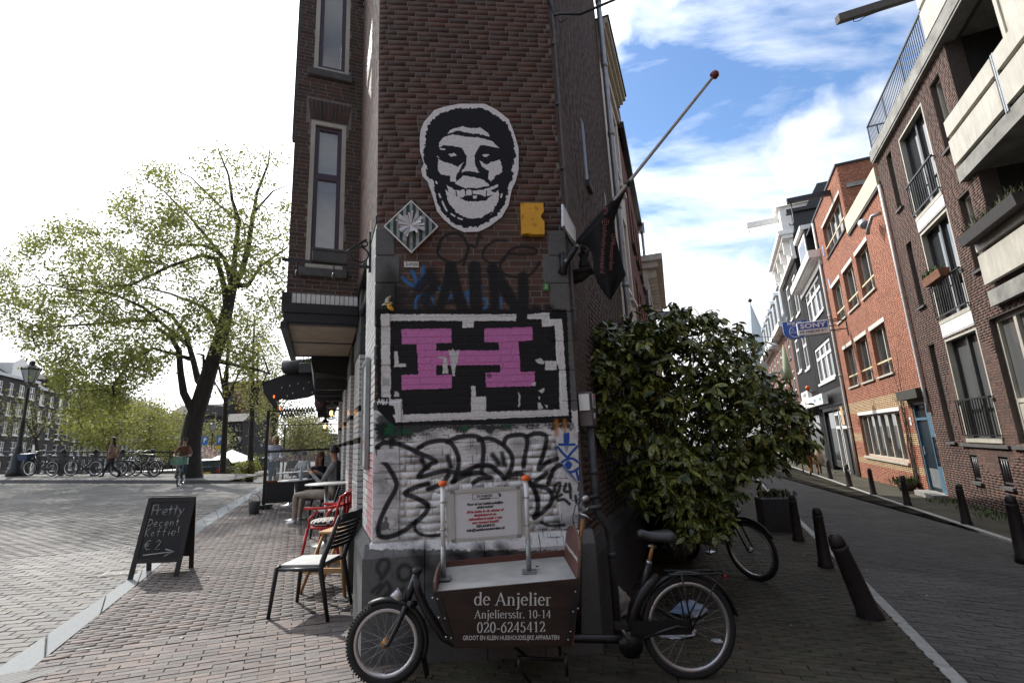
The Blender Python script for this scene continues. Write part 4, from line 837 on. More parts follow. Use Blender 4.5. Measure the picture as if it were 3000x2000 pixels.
# side wall of the set-back top floor, with its window
Fs=Frame(Fr.w(5.56,0,0),246.9+90); 
sw=(1.0,3.0,9.75,11.1); b=MB(); Qs=Facade(Fs,rh); w3=Qs.wall(0.0,6,9.1,12.15,[sw],red_mort,.2)
pieces(w3,courses(0,6,9.1,12.15,L=.215,Hc=.062,j=.006,d=.003,holes=[sw],seed=43),red_b,'brick','brick_courses',0)
Qs.win(sw,cream_paint,pane,dep=.1,t=.07,cols=2); b=MB(); b.box(.2,3.2,-.06,.1,11.12,11.3); Qs.put('lintel',b,concrete)
b=MB(); b.box(-.05,6,-.05,9,12.15,12.24); Qs.put('roof_edge',b,black_paint); b=MB(); b.box(-.06,5.6,-.06,.5,12.155,12.235); Q.put('roof_edge',b,black_paint)
for a,c in ((5.62,7.2),(7.22,8.6),(8.62,9.9)): b=MB(); b.box(a,c,-.10,-.02,9.14,9.78,ch=.008); Q.put('parapet_panel',b,mat('pale_yellow_panel',(.58,.53,.36),.6,var=.08))
b=MB(); b.box(5.58,9.92,-.08,.4,9.06,9.14); Q.put('terrace_edge',b,black_paint)
for h in rows_:
    w=Q.win(h,cream_paint,pane,dep=.2,t=.06,cols=2,sill=.07,sillm=cream_paint,lintel=.16,lm=mat('lintel_concrete',(.55,.54,.5),.8,var=.1)); b=MB(); b.box(h[0],h[1],.03,.06,h[2]+.45,h[2]+.51); Q.put('guard_rail',b,mat('cream_yellow_rail',(.62,.52,.30),.5),w)
w=Q.win(tw,cream_paint,pane,dep=.2,t=.06,cols=4,sill=.07,sillm=black_paint,lintel=.14,lm=MATS['lintel_concrete']); b=MB(); b.box(tw[0],tw[1],.0,.03,tw[2]+.45,tw[2]+.51); Q.put('guard_rail',b,MATS['cream_yellow_rail'],w)
w=Q.win(gw,mat('beige_frame',(.50,.46,.38),.5),pane,dep=.16,t=.075,cols=6,sill=.09,sillm=MATS['beige_frame'],lintel=.13)
# blue door
blue=mat('blue_paint',(.075,.155,.22),.45,var=.12,scale=6); dblue=mat('dark_blue_door',(.008,.018,.028),.4)
u0,u1,z0,z1=dr; b=MB(); b.box(u0,u0+.08,.02,.16,z0+.1,z1); b.box(u0+.08,u1,.02,.16,z1-.07,z1); b.box(u0+.08,u1-.42,.02,.16,z1-.55,z1-.47); b.box(u1-.42,u1,.02,.16,z1-1.05,z1-.07); b.box(u1-.42,u1,.02,.16,z0+.1,z0+.85); b.box(u1-.05,u1,.02,.16,z0+.85,z1-1.05); b.box(u1-.42,u1-.36,.02,.16,z0+.85,z1-1.05); d=Q.put('door_frame',b,blue)
b=MB(); b.box(u0+.08,u1-.42,.07,.12,z0+.12,z1-.55); dd=Q.put('door',b,dblue); b=MB(); b.box(u0+.2,u1-.5,.062,.07,z0+.2,z0+.75); Q.put('kick_plate',b,gutter_zinc,dd); b=MB(); b.box(u0+.16,u0+.22,.03,.07,z0+1.15,z0+1.4); Q.put('handle',b,gutter_zinc,dd); b=MB(); b.box(u0+.08,u1-.42,.09,.1,z1-.47,z1-.07); Q.put('pane',b,pane,dd)
b=MB(); b.box(u1-.36,u1-.05,.05,.10,z0+.85,z1-1.05); bp=Q.put('bell_panel',b,black_paint)
for k in range(4):
    b=MB(); b.box(u1-.34,u1-.07,.044,.05,z0+.93+k*.22,z0+1.09+k*.22); Q.put('letter_box',b,mat('letterbox',(.03,.03,.035),.35),bp)
b=MB(); b.box(u0-.1,u1+.02,-.35,.2,z0-.2,z0+.08); Q.put('door_step',b,concrete); b=MB(); b.box(u0-.35,u1+.05,-.25,.1,z1+.1,z1+.38); Q.put('door_canopy',b,mat('dark_canopy',(.045,.042,.035),.9))
# vent pipe, number plate, downpipe on the left edge
b=MB(); b.tube([Fr.w(9.6,-.05,8.3)-rh.location,Fr.w(9.55,-.3,8.25)-rh.location,Fr.w(9.1,-.35,8.0)-rh.location,Fr.w(9.0,-.35,7.85)-rh.location],.06); b.tube([Fr.w(9.1,-.4,8.15)-rh.location,Fr.w(8.85,-.4,8.35)-rh.location],.14,10); o=b.build('flue',gutter_zinc,rh); o.rotation_euler.z=-rh.rotation_euler.z
b=MB(); b.box(8.05,8.2,-.02,0,1.55,1.8); o=Q.put('number_plate',b,white_paint); text('8',.14,black_paint,rh,(8.12,-.023,1.68))
b=MB(); b.box(.6,.85,-.02,0,9.9,10.4); b.box(.6,.85,-.02,0,8.2,8.7); Q.put('blue_plaque',b,mat('blue_plaque',(.18,.32,.55),.4))
b=MB(); P=[Fr.w(-.1,-.09,z) for z in (12.0,8,4,1.2)]; b.tube([p-P[-1] for p in P]+[Fr.w(-.1,-.09,-.8)-P[-1]],.06)
for z in (10,7,4,1.5): q=Fr.w(-.1,-.09,z)-P[-1]; b.cyl(q,q+Vector((0,0,.09)),.075,n=10)
o=b.build('downpipe',pale_pipe,None,P[-1]); tag(o,'pale downpipe at the left edge of the red brick house','downpipe')
# bare vine
b=MB(); base=FR2.w(-2.3,-.06,-.45)
rv=random.Random(5)
for k in range(9):
    u,z=-2.3+rv.uniform(-.15,.2),-.45; pts=[]; du=rv.uniform(-.05,.03) if k<5 else rv.uniform(-.45,-.2)
    n=rv.randint(7,12)
    for i in range(n):
        pts.append(FR2.w(u,-.05-.02*rv.random(),z)-base); z+=rv.uniform(.3,.5) if z<2.2 or k<5 else rv.uniform(.0,.3); u+=du*(0 if z<2.1 else 1.)+rv.gauss(0,.07)
    b.tube(pts,[.016*(1-i/(n+1)) +.003 for i in range(n)],5)
tag(b.build('climbing_vine',mat('bare_vine',(.05,.035,.025),.9),None,base),'bare climbing vine on the red house between window and blue door','vine')
# ---------------- black shop house
def simple_house(root,f,W,zb,zt,wallm,holes,dep=8,th=.25):
    q=Facade(f,root); w=q.wall(0,W,zb,zt,holes,wallm,th); q.solid(.01,W-.01,zb,zt-.02,dep,dark_inside,y=.28); return q,w
blackb=brickmat('black_painted_brick',(.018,.018,.020),(.014,.014,.016),(.010,.010,.010),.215,.062,.012,bump=.6,rough=.85)
dh=thing('black_shop_house','black painted brick house with white three part windows above white shop sign','building',FR2.w(-17.3,0,0),FR2.a)
Fk=Frame(FR2.w(-17.3,0,0),246.9); ha=[(1.0,5.75,7.75,9.7),(.95,5.7,4.15,6.25),(.5,6.6,-1.2,2.7)]
K,kw=simple_house(dh,Fk,7.3,-1.4,10.4,blackb,ha)
for h in ha[:2]:
    K.win(h,white_paint,pane,dep=.1,t=.16,cols=3,rows=(.68,),sill=.12,sillm=white_paint)
b=MB(); b.box(-.1,7.3,-.05,.05,9.75,10.15); K.put('frieze',b,white_paint); b=MB(); b.box(-.15,7.35,-.55,.1,10.15,10.55); b.box(-.1,7.3,-.42,.1,10.08,10.15); K.put('gutter_box',b,white_paint)
b=MB(); b.prism([(.2,10.5),(1.8,14.),(7,14.),(7,10.5)],0.05,7.25,plane='yz'); K.put('roof',b,mat('roof_slate',(.03,.032,.036),.6,var=.2,scale=6))
b=MB(); b.box(2.4,4.9,-.1,2,10.6,12.6); dm=K.put('dormer',b,black_paint); b=MB(); b.box(2.3,5,-.3,2,12.6,12.85); b.box(2.5,4.8,-.14,-.1,10.9,12.4); K.put('dormer_trim',b,white_paint,dm); b=MB(); b.box(2.7,4.6,-.15,-.14,11.1,12.2); K.put('pane',b,pane,dm)
b=MB(); b.box(.02,7.28,-.1,.0,2.72,3.55); K.put('shop_fascia',b,black_paint)
# shop front: sign box, doors
b=MB(); b.box(-4.2,4.4,-.55,-.3,2.86,3.42); K.put('sign_box',b,mat('white_sign',(.82,.82,.80),.4))  # plain white sign face
b=MB(); b.box(-3.2,-.4,-.52,-.3,3.44,3.95); K.put('sign_box',b,MATS['white_sign'])
text('DE ANJELIER',.32,black_paint,dh,(-1.8,-.525,3.7),sx=.9)
cols=[('red_print',(.6,.03,.05)),('blue_print',(.03,.1,.45)),('red_print',(.6,.03,.05)),('teal_print',(.05,.35,.45)),('grey_print',(.3,.3,.3))]
for k,(tx,c) in enumerate((('AEG',0),('BOSCH',0),('LG',4),('PHILIPS',1),('SIEMENS',3))): text(tx,.26,mat(cols[c][0],cols[c][1],.5,var=.02),dh,(-3.3+k*1.75,-.555,3.14),sx=.9)
b=MB()
for u in (.7,3.6,5.0): b.box(u-.09,u+.09,-.02,.2,-1.2,2.7)
b.box(.5,6.6,-.02,.2,2.5,2.7); K.put('shop_front',b,black_paint)
b=MB(); b.box(.8,3.5,.1,.14,-.6,2.4); K.put('shop_pane',b,pane)
b=MB()
for a,c in ((3.7,4.9),(5.15,6.5)):
    b.box(a,a+.12,-.04,.1,-1.1,2.3); b.box(c-.12,c,-.04,.1,-1.1,2.3); b.box(a,c,-.04,.1,1.5,1.65); b.box(a,c,-.04,.1,2.2,2.4); b.box(a,c,-.04,.1,-1.1,-.8)
K.put('shop_door',b,white_paint); b=MB(); b.box(5.6,6.2,-.06,-.05,1.7,2.6); K.put('poster',b,mat('orange_poster',(.55,.25,.03),.6,var=.3,scale=3,col2=(.6,.5,.35)))
b=MB(); b.box(6.75,7.28,-.12,.1,-1.2,3.5); K.put('pilaster',b,black_paint)
# hanging shop signs
sb=mat('sign_blue',(.02,.10,.42),.35,var=.05); sw_=mat('sign_white',(.78,.78,.78),.4,var=.05)
def hang(label,P):
    t=thing('hanging_sign',label,'sign',P,FR2.a); return t,-(P-FR2.O).dot(FR2.n)
sg,wd_s=hang('blue and white rectangular shop sign hanging before the black house',at(2381,960,21.6))
b=MB(); b.box(-.08,.08,-.62,.62,-.29,.29,ch=.01); b.build('sign_board',sw_,sg)
b=MB(); b.box(.082,.087,-.58,.58,-.06,.25); b.build('blue_field',sb,sg)
text('SONY',.29,sw_,sg,(.091,0,.09),(0,0,PI/2),sx=1.3,bold=.010); text('DE ANJELIER B.V.',.145,black_paint,sg,(.091,0,-.175),(0,0,PI/2),bold=.002)
b=MB(); b.tube([(0,.6,.2),(0,wd_s,.2)],.025); b.tube([(0,.6,-.2),(0,wd_s,-.2)],.025); b.box(-.04,.04,wd_s-.04,wd_s,-.5,.5); b.tube([(0,.6,-.33),(0,-2.6,-.5)],.012); b.build('bracket',black_rail,sg)
sg2,wd_s=hang('blue shield shaped shop sign hanging beyond the rectangular one',at(2330,966,23.2))
pts=[(-.52,.42),(.52,.42),(.52,-.1)]+[(.52*math.cos(a),-.1+.36*math.sin(a)) for a in [-PI*k/10 for k in range(1,10)]]+[(-.52,-.1)]
b=MB(); b.prism(pts,-.08,.08,plane='yz'); b.build('sign_board',sb,sg2); text('PHILIPS',.2,sw_,sg2,(.085,0,.30),(0,0,PI/2),bold=.005)
b=MB(); b.lathe([(.29,0),(.29,.006),(.265,.006),(.265,0),(.29,0)],24,(.082,0,-.1),axis='x')
for k in (-.04,0.03): b.tube([(.087,-.24+i*.048,-.12+k+.022*math.sin(i*.94)) for i in range(11)],.009,5)
for (y,z) in ((-.1,.03),(.1,-.25)): b.box(.084,.09,y-.055,y+.055,z-.006,z+.006); b.box(.084,.091,y-.006,y+.006,z-.055,z+.055)
b.build('emblem',sw_,sg2); b=MB(); b.tube([(0,.5,.3),(0,wd_s,.3)],.025); b.tube([(0,.5,0),(0,wd_s,0)],.025); b.build('bracket',black_rail,sg2)
# ---------------- black gable house with white cornice
gh=thing('gabled_house','tall black house with ornate white cornice and hoist beam','building',FR2.w(-25.,0,0),FR2.a)
Fg=Frame(FR2.w(-25.,0,0),246.9); hg=[(1.2,2.9,9.6,12.2),(4.6,6.4,9.3,12.0),(1.2,2.9,5.7,8.1),(4.6,6.4,5.5,7.9),(.5,6.5,-1.6,2.6)]
Gq,gw_=simple_house(gh,Fg,7.6,-1.6,12.6,blackb,hg)
for h in hg[:4]: Gq.win(h,white_paint,pane,dep=.1,t=.17,rows=(.66,),sill=.14,sillm=white_paint)
b=MB(); b.box(-.1,7.6,-.12,.1,12.6,14.0); b.box(-.2,7.7,-.25,.1,12.55,12.75); b.box(-.3,7.8,-.55,.1,14.0,14.25); b.box(-.4,7.9,-.75,.1,14.25,14.55)
for u in (.5,2.8,5.,7.1): b.box(u-.12,u+.12,-.5,-.1,13.1,14.0); b.box(u-.12,u+.12,-.3,-.1,12.75,13.1)
Gq.put('cornice',b,white_paint)
b=MB(); b.prism([(.2,14.4),(2.,17.5),(7,17.5),(7,14.4)],.1,7.5,plane='yz'); Gq.put('roof',b,MATS['roof_slate'])
b=MB(); b.box(3.,5.4,-.1,2.5,14.5,17.2); b.prism([(2.8,17.2),(5.6,17.2),(4.2,18.1)],-.3,2.5); Gq.put('dormer',b,white_paint)
b=MB(); b.box(4.05,4.35,-2.2,0,16.6,16.95); b.cyl((4.2,-2.1,16.6),(4.2,-2.1,16.2),.03,n=6); Gq.put('hoist_beam',b,white_paint)
b=MB(); b.box(7.62,7.9,.2,5,12.6,15.6); b.box(7.6,8.1,-.1,5,15.6,15.85); Gq.put('side_gable',b,black_paint)
b=MB(); b.box(.5,6.5,.1,.14,-.8,2.4); Gq.put('shop_pane',b,pane)
# ---------------- houses beyond, with dormers in a row
stand=brickmat('far_brown_brick',(.18,.085,.06),(.14,.07,.05),(.2,.18,.16),.22,.065); zroof=mat('zinc_roof',(.30,.32,.34),.5,.3,var=.12,scale=3,stretch=(6,1,1))
th_=thing('dormered_terrace','terrace with zinc mansard roof and a row of dormers far down the side street','building',FR2.w(-48,0,0),FR2.a)
Ft=Frame(FR2.w(-48,0,0),246.9); ht=[(k*3.2+1,k*3.2+2.4,z,z+1.7) for k in range(7) for z in (1.2,4.6,7.2)]
T,tw_=simple_house(th_,Ft,22.9,-2,9.6,stand,ht)
for h in ht: T.win(h,white_paint,pane,dep=.1,t=.12,rows=(.6,),sill=.1)
b=MB(); b.box(-.1,22.95,-.7,.2,9.6,10.0); T.put('gutter_box',b,white_paint)
b=MB(); b.prism([(-.1,10.),(1.3,13.6),(7,13.6),(7,10.)],0,22.9,plane='yz'); rf=T.put('roof',b,zroof)
for k in range(58):
    b=MB(); u=.2+k*.39; b.prism([(-.13,10.),(1.27,13.6),(1.31,13.6),(-.09,10.)],u-.015,u+.015,plane='yz'); T.put('standing_seam',b,zroof,rf)
for k in range(7):
    u=1+k*3.2; b=MB(); b.box(u,u+1.5,-.05,1.5,10.9,13.2); b.prism([(u-.15,13.2),(u+1.65,13.2),(u+.75,13.7)],-.2,1.6); d=T.put('dormer',b,MATS['zinc']); b=MB(); b.box(u+.15,u+1.35,-.07,-.05,11.1,13.0); T.put('window_frame',b,white_paint,d); b=MB(); b.box(u+.3,u+1.2,-.09,-.07,11.25,12.9); T.put('pane',b,pane,d)
P=at(2215,1000,125); sp=thing('church_spire','slender pale church spire with ball finial beyond the side street','church spire',(P.x,P.y,0))
b=MB(); b.box(-2.6,2.6,-2.6,2.6,-2,P.z-4); b.build('tower',concrete,sp); b=MB(); b.lathe([(3.6,P.z-4),(.12,P.z+10.2)],8,sm=False); b.build('spire',mat('lead_roof',(.42,.47,.5),.6,var=.1)  ,sp); b=MB(); b.lathe([(.05,P.z+10),(.08,P.z+10.6),(.55,P.z+11.),(.55,P.z+11.3),(.05,P.z+11.8)],10); b.build('finial',black_rail,sp)
# ---------------- left side of the side street, beyond the corner house
wh=thing('white_house','white rendered house with heavy cornice behind the corner house','building',FRW.w(3.78,0,0),FRW.a)
Fw=Frame(FRW.w(3.78,0,0),69.5); hw=[(.5,1.0,z,z+1.7) for z in (1.5,4.2,6.6)]+[(1.35,1.85,z,z+1.7) for z in (1.5,4.2,6.6)]
Wq,_=simple_house(wh,Fw,2.1,-1,9.2,mat('white_render',(.62,.59,.52),.7,var=.08,scale=4),hw,dep=2.2,th=.2)
for h in hw: Wq.win(h,white_paint,pane,dep=.12,t=.05,rows=(.55,),sill=.05,sillm=white_paint)
b=MB()
for (y,z0,z1) in ((-.06,8.5,8.62),(-.03,8.62,8.95),(-.10,8.95,9.06),(-.16,9.06,9.18),(-.22,9.18,9.3)): b.box(.0,2.12-y,y,.1,z0,z1-.002)
Wq.put('cornice',b,mat('cornice_paint',(.50,.46,.36),.6,var=.08)); b=MB(); b.box(0,2.36,-.25,.1,9.3,9.35); Wq.put('roof_edge',b,black_paint)
b=MB(); P=[FRW.w(3.72,-.09,z) for z in (0,3,6,9,12)]; b.tube([p-P[0] for p in P],.05)
for z in (1.2,2.6,4.,5.4,6.8,8.2,9.6): q=FRW.w(3.72,-.09,z)-P[0]; b.cyl(q,q+Vector((0,0,.08)),.06,n=10)
tag(b.build('downpipe',gutter_zinc,None,P[0]),'grey zinc downpipe between the corner house and the white house','downpipe')
F2=Frame(FRW.w(5.92,0,0),71.6); e0=F2.uv(1824,367)[1]
rb=thing('red_brick_terrace','red brown brick house with black gutter behind the white house','building',F2.O,F2.a)
h2=[(u,u+.7,z,z+1.6) for u in (.9,2.1,3.3,4.5) for z in (1.0,3.6,6.)]
redfar=brickmat('red_far_brick',(.17,.06,.042),(.13,.05,.036),(.18,.15,.13),.21,.062)
R2,_=simple_house(rb,F2,5.6,-1.4,8.4,redfar,h2,dep=4.,th=.2)
for h in h2: R2.win(h,white_paint,pane,dep=.12,t=.06,rows=(.6,),sill=.05)
b=MB(); b.box(0,1.0,-.04,.3,8.4,9.4); R2.put('chimney_wall',b,redfar); b=MB(); b.box(0,5.6,-.14,.3,8.4,8.55); R2.put('gutter',b,black_paint)
b=MB(); q=F2.w(5.6,-.1,0)-F2.O; q=Vector((5.6,-.1,0)); b.tube([q+Vector((0,0,z)) for z in (0,4,8.3)],.05); b.box(5.5,5.7,-.2,0,8.2,8.5); b.build('downpipe',gutter_zinc,rb)
F3=Frame(F2.w(5.65,0,0),72.); ch=thing('cornice_house','black house with white bracketed cornice and hoist beam farther along','building',F3.O,F3.a)
h3=[(u,u+.9,z,z+1.7) for u in (.8,2.4,4) for z in (.6,3.2)]
R3,_=simple_house(ch,F3,6,-1.4,6.2,blackb,h3,th=.2)
for h in h3: R3.win(h,white_paint,pane,dep=.1,t=.08,sill=.05)
b=MB(); b.box(-.1,6.1,-.15,.1,6.2,6.9); b.box(-.2,6.2,-.5,.1,6.9,7.1); b.box(-.3,6.3,-.65,.1,7.1,7.3)
for k in range(13): b.box(k*.47,k*.47+.14,-.42,-.15,6.6,6.9)
R3.put('cornice',b,MATS['white_render']); b=MB(); b.box(2.9,3.1,-1.5,.2,5.9,6.15); b.tube([(3,-1.4,5.9),(3,-1.4,5.3),(3.05,-1.4,5.2)],.02,6); R3.put('hoist_beam',b,gutter_zinc)
# roofscape farther off
fh=thing('far_terrace','row of low houses closing the side street behind the bush','building',F3.w(6.1,0,0),F3.a)
F4=Frame(F3.w(6.1,0,0),72.); h4=[(u,u+.9,z,z+1.6) for u in range(1,40,3) for z in (.4,3.)]
R4,_=simple_house(fh,F4,42,-2,5.6,stand,h4,th=.2)
for h in h4: R4.win(h,white_paint,pane,dep=.1,t=.1)
b=MB(); b.prism([(0,5.6),(3,9),(6,5.6)],0,42,plane='yz'); R4.put('roof',b,mat('red_tile',(.25,.08,.05),.8,var=.2))
# hoist beams over the street
for (p0,p1,r,lab,Y) in (((2453,58),(2700,-20),.14,'heavy dark hoist beam jutting out high over the side street',14.),):
    a,c=at(*p0,Y),at(*p1,Y); hb=thing('hoist_beam',lab,'beam',a); d=(c-a)*2.2; b=MB(); up=Vector((0,0,1)); sd_=d.cross(up).normalized()*.1
    vs=[]
    for q in (Vector((0,0,0)),d):
        for s1,s2 in ((-1,-1),(1,-1),(1,1),(-1,1)): vs.append(q+sd_*s1+up*(r*s2))
    b.add(vs,[(0,1,2,3),(7,6,5,4)]+[(i,(i+1)%4,(i+1)%4+4,i+4) for i in range(4)]); b.build('beam',mat('weathered_beam',(.06,.05,.04),.8,var=.2),hb)
    b=MB(); b.tube([d*.08-up*r,d*.08-up*(r+.14),d*.11-up*(r+.17),d*.14-up*(r+.08),d*.3-up*(r+.02)],.014,6); b.build('hook',black_rail,hb)
a=Fr.w(3.9,0,11.75); hb=thing('hoist_beam','black hoist beam with long hook on the red brick house','beam',a,Fr.a); b=MB(); b.box(-.1,.1,-1.7,.2,-.1,.12); b.build('beam',black_rail,hb); b=MB(); b.tube([(0,-1.55,-.1),(0,-1.55,-1.0),(0,-1.62,-1.15),(0,-1.72,-1.15),(0,-1.76,-1.05)],.025,6); b.build('hook',black_rail,hb)
# ================================================================ THINGS ON THE CORNER WALL
def wallthing(name,label,cat,u,v,out=.014,group=None): return thing(name,label,cat,FA.w(u,-out,v),FA.a,group)
def wz(l,u0,v0): return [(a+OX-u0,b-v0) for a,b in Z2(l)]
# pasted face
u0,v0=.40,3.28
out=[(410,300),(430,250),(500,170),(560,150),(660,130),(830,130),(900,165),(985,230),(1020,320),(1050,420),(1050,560),(1030,640),(1005,690),(985,790),(940,870),(860,930),(790,965),(690,968),(620,935),(560,885),(515,830),(490,740),(455,640),(420,600),(412,560),(430,520),(405,440),(403,360)]
fc=Canvas(1.0,1.6,500); fo=wz(out,u0,v0); e2=lambda l: wz(l,u0,v0)
PB=(.012,.013,.017); PW=(.72,.715,.71)
fc.poly([(0,0),(1,0),(1,1.6),(0,1.6)],PW)
fc.poly(e2([(440,330),(470,250),(540,190),(650,160),(810,158),(890,200),(975,260),(1015,360),(1030,470),(1005,560),(1015,610),(985,660),(965,780),(900,870),(780,935),(690,938),(610,900),(545,830),(510,740),(490,640),(450,600),(450,540),(425,470),(435,400)]),PB,rag=.012)
fc.poly(e2([(600,300),(680,275),(740,290),(800,285),(850,320),(860,345),(800,330),(720,320),(650,305),(585,330)]),PW,rag=.006)
fc.poly(e2([(530,385),(560,350),(620,330),(700,345),(790,350),(870,370),(925,420),(880,410),(800,400),(775,440),(760,470),(770,540),(790,580),(720,570),(675,580),(705,530),(710,470),(680,420),(620,405),(560,400),(530,415)]),PW,rag=.005)
for q in ([(525,490),(560,510),(620,525),(650,545),(690,510),(660,570),(640,600),(640,640),(605,640),(600,600),(540,590),(522,560)],[(795,500),(840,530),(870,510),(930,495),(945,575),(900,600),(870,640),(850,620),(855,570),(815,545)],[(588,462),(625,450),(650,466),(610,476)],[(812,466),(840,456),(860,466),(830,478)],[(640,640),(690,600),(760,610),(820,625),(860,665),(780,682),(700,680),(635,655)]): fc.poly(e2(q),PW,rag=.005)
fc.poly(e2([(570,690),(620,720),(700,765),(760,770),(840,760),(920,690),(920,760),(880,830),(800,875),(720,880),(640,840),(590,770)]),PW,rag=.006)
fc.poly(e2([(580,660),(630,690),(720,700),(820,690),(915,655),(915,675),(860,700),(900,712),(840,735),(760,720),(700,735),(640,730),(590,700)]),PW,rag=.006)
for q in (rc(672,690,698,722),rc(712,692,738,726),rc(752,730,776,748),rc(652,724,690,742),rc(790,700,830,716),rc(848,708,886,726)): fc.poly(e2(q),PW,rag=.004)
for l in ([(700,690),(705,728)],[(745,695),(748,728)],[(840,700),(838,735)],[(640,700),(646,730)]): fc.stroke(e2(l),.01,PB,1)
for l in ([(510,640),(515,650)],[(530,720),(560,790),(580,830)],[(610,850),(650,875),(680,885)],[(870,850),(880,840)],[(935,740),(940,720)],[(540,425),(565,428)],[(520,475),(528,480)]): fc.stroke(e2(l),.016,PW,1,wear=.25)
po=MB(); po.prism(fo,-.003,.0); pm=printmat('pasted_face_print',fc,None,PW,rough=.8)
o=po.build('pasted_poster',pm,None,FA.w(u0,-.014,v0),(0,0,FA.a)); tag(o,'black and white paper cut-out of a grinning face pasted on bricks','poster')
# diamond with burst
c=FA.uv(1050+350/2.24,250+940/2.24); t=wallthing('diamond_artwork','diamond shaped striped art panel with a burst of paper blades','artwork',c[0]-.0,c[1],.03)
hw_=.237; hh=.25
b=MB()
def dia(s): return [(-hw_*s,0),(0,-hh*s),(hw_*s,0),(0,hh*s)]
b.prism(dia(1.),-.02,.0); b.build('frame',white_paint,t)
dc=Canvas(.5,.5,500); dc.poly([(0,0),(.5,0),(.5,.5),(0,.5)],(.02,.035,.035)); 
for k in range(9):
    x=.012+k*.056; dc.poly([(x,0),(x+.026,0),(x+.026,.5),(x,.5)],(.30,.33,.31))
    for j in range(14): yy=random.random()*.5; dc.poly([(x,yy),(x+.026,yy),(x+.026,yy+.03),(x,yy+.03)],random.choice([(.05,.2,.09),(.3,.16,.12),(.12,.12,.12),(.5,.52,.5),(.07,.25,.14)]),.5,soft=.01)
b=MB(); b.prism(dia(.94),-.022,-.0201); o=b.build('striped_panel',printmat('striped_print',dc,None,(.02,.03,.03),rough=.3,ox=-.25,oz=-.25),t)
bl=mat('paper_blade',(.66,.65,.68),.6,var=.06,rnd=.25)
for k in range(26):
    a=2*PI*k/26+random.gauss(0,.06); L_=random.uniform(.09,.135) if -.3<math.sin(a+.4) else random.uniform(.06,.12); w=random.uniform(.008,.013)
    b=MB(); d=Vector((math.cos(a),0,math.sin(a))); n_=Vector((-math.sin(a),0,math.cos(a))); y=-.03-random.random()*.015
    p=[n_*.003,-n_*.003,d*L_-n_*w,d*L_+n_*w]; p=[q+Vector((0,y-(.03 if i>1 else 0),0)) for i,q in enumerate(p)]
    b.add([*p,*[q+Vector((0,.002,0)) for q in p]],[(0,1,2,3),(7,6,5,4),(0,3,7,4),(1,0,4,5),(2,1,5,6),(3,2,6,7)]); b.build('blade',bl,t)
# cheese
u1_,v1_=FA.uv(1050+1060/2.24,250+1000/2.24); t=wallthing('cheese_sculpture','yellow slab of cheese with holes fixed to the bricks','sculpture',u1_,v1_)
S_=1/2.24/350*1.0
ch_=[(x-u1_,z-v1_) for x,z in [FA.uv(1050+a/2.24,250+b_/2.24) for a,b_ in [(1060,795),(1205,795),(1208,850),(1193,868),(1190,885),(1200,902),(1212,910),(1214,998),(1130,998),(1112,990),(1090,992),(1066,998)]]]
b=MB(); b.prism(ch_,-.055,0.); b.build('slab',mat('cheese_yellow',(.72,.36,.012),.45,var=.05,bump=.1,bscale=30),t)
hm=mat('cheese_hole_shade',(.52,.235,.008),.5)  # darker yellow discs imitate the shade inside the holes
for (a,b_,rx,rz,ro) in ((1117,832,9,7,0),(1160,830,12,19,.6),(1072,885,12,20,0),(1133,900,9,9,0),(1142,935,14,10,.3),(1155,942,12,12,0),(1190,968,8,8,0),(1072,803,9,9,0)):
    x,z=FA.uv(1050+a/2.24,250+b_/2.24); x-=u1_; z-=v1_; b=MB(); n=14; k=.00118
    pts=[((math.cos(i*2*PI/n)*rx*math.cos(ro)-math.sin(i*2*PI/n)*rz*math.sin(ro))*k,(math.cos(i*2*PI/n)*rx*math.sin(ro)+math.sin(i*2*PI/n)*rz*math.cos(ro))*k) for i in range(n)]
    vs=[(x+p,-.0557,z+q) for p,q in pts]+[(x+p*.55+.002,-.0553,z+q*.55+.002) for p,q in pts]
    b.add(vs,[(i,(i+1)%n,n+(i+1)%n,n+i) for i in range(n)]+[tuple(range(n,2*n))],sm=True); b.build('hole',hm,t)
# banana figurine
u1_,v1_=FA.uv(1050+200/2.24,250+1440/2.24); t=wallthing('figurine','small half peeled banana figurine with white peel arms','figurine',u1_,v1_,.03)
Y_=mat('banana_yellow',(.70,.40,.03),.4,var=.1); b=MB(); k=.0011
P=lambda x,z,y=0.: ((x-200)*k,y,(1440-z)*k)
b.tube([P(205,1460),P(222,1478),P(238,1492)],[.02,.017,.010],8); b.tube([P(200,1440),P(212,1466)],[.019,.021],8); b.build('body',Y_,t)
b=MB(); b.tube([P(195,1440),P(192,1425),P(195,1405),P(205,1390),P(222,1378)],[.020,.024,.021,.014,.004],9); b.build('head',mat('grey_banana',(.30,.30,.22),.5,col2=(.45,.38,.1),scale=25),t)
b=MB(); b.tube([P(190,1445),P(170,1442),P(150,1450)],[.010,.009,.003],6); b.tube([P(205,1440),P(222,1432),P(232,1440)],[.010,.009,.003],6); b.build('peel',mat('peel_white',(.62,.60,.5),.6),t)
b=MB(); b.lathe([(.0045,-.024),(.0045,-.027)],8,P(186,1416),axis='y'); b.lathe([(.0045,-.024),(.0045,-.027)],8,P(200,1414),axis='y'); b.box(P(180,0)[0],P(203,0)[0],-.028,-.022,P(0,1434)[2],P(0,1426)[2]); b.build('face',white_paint,t)
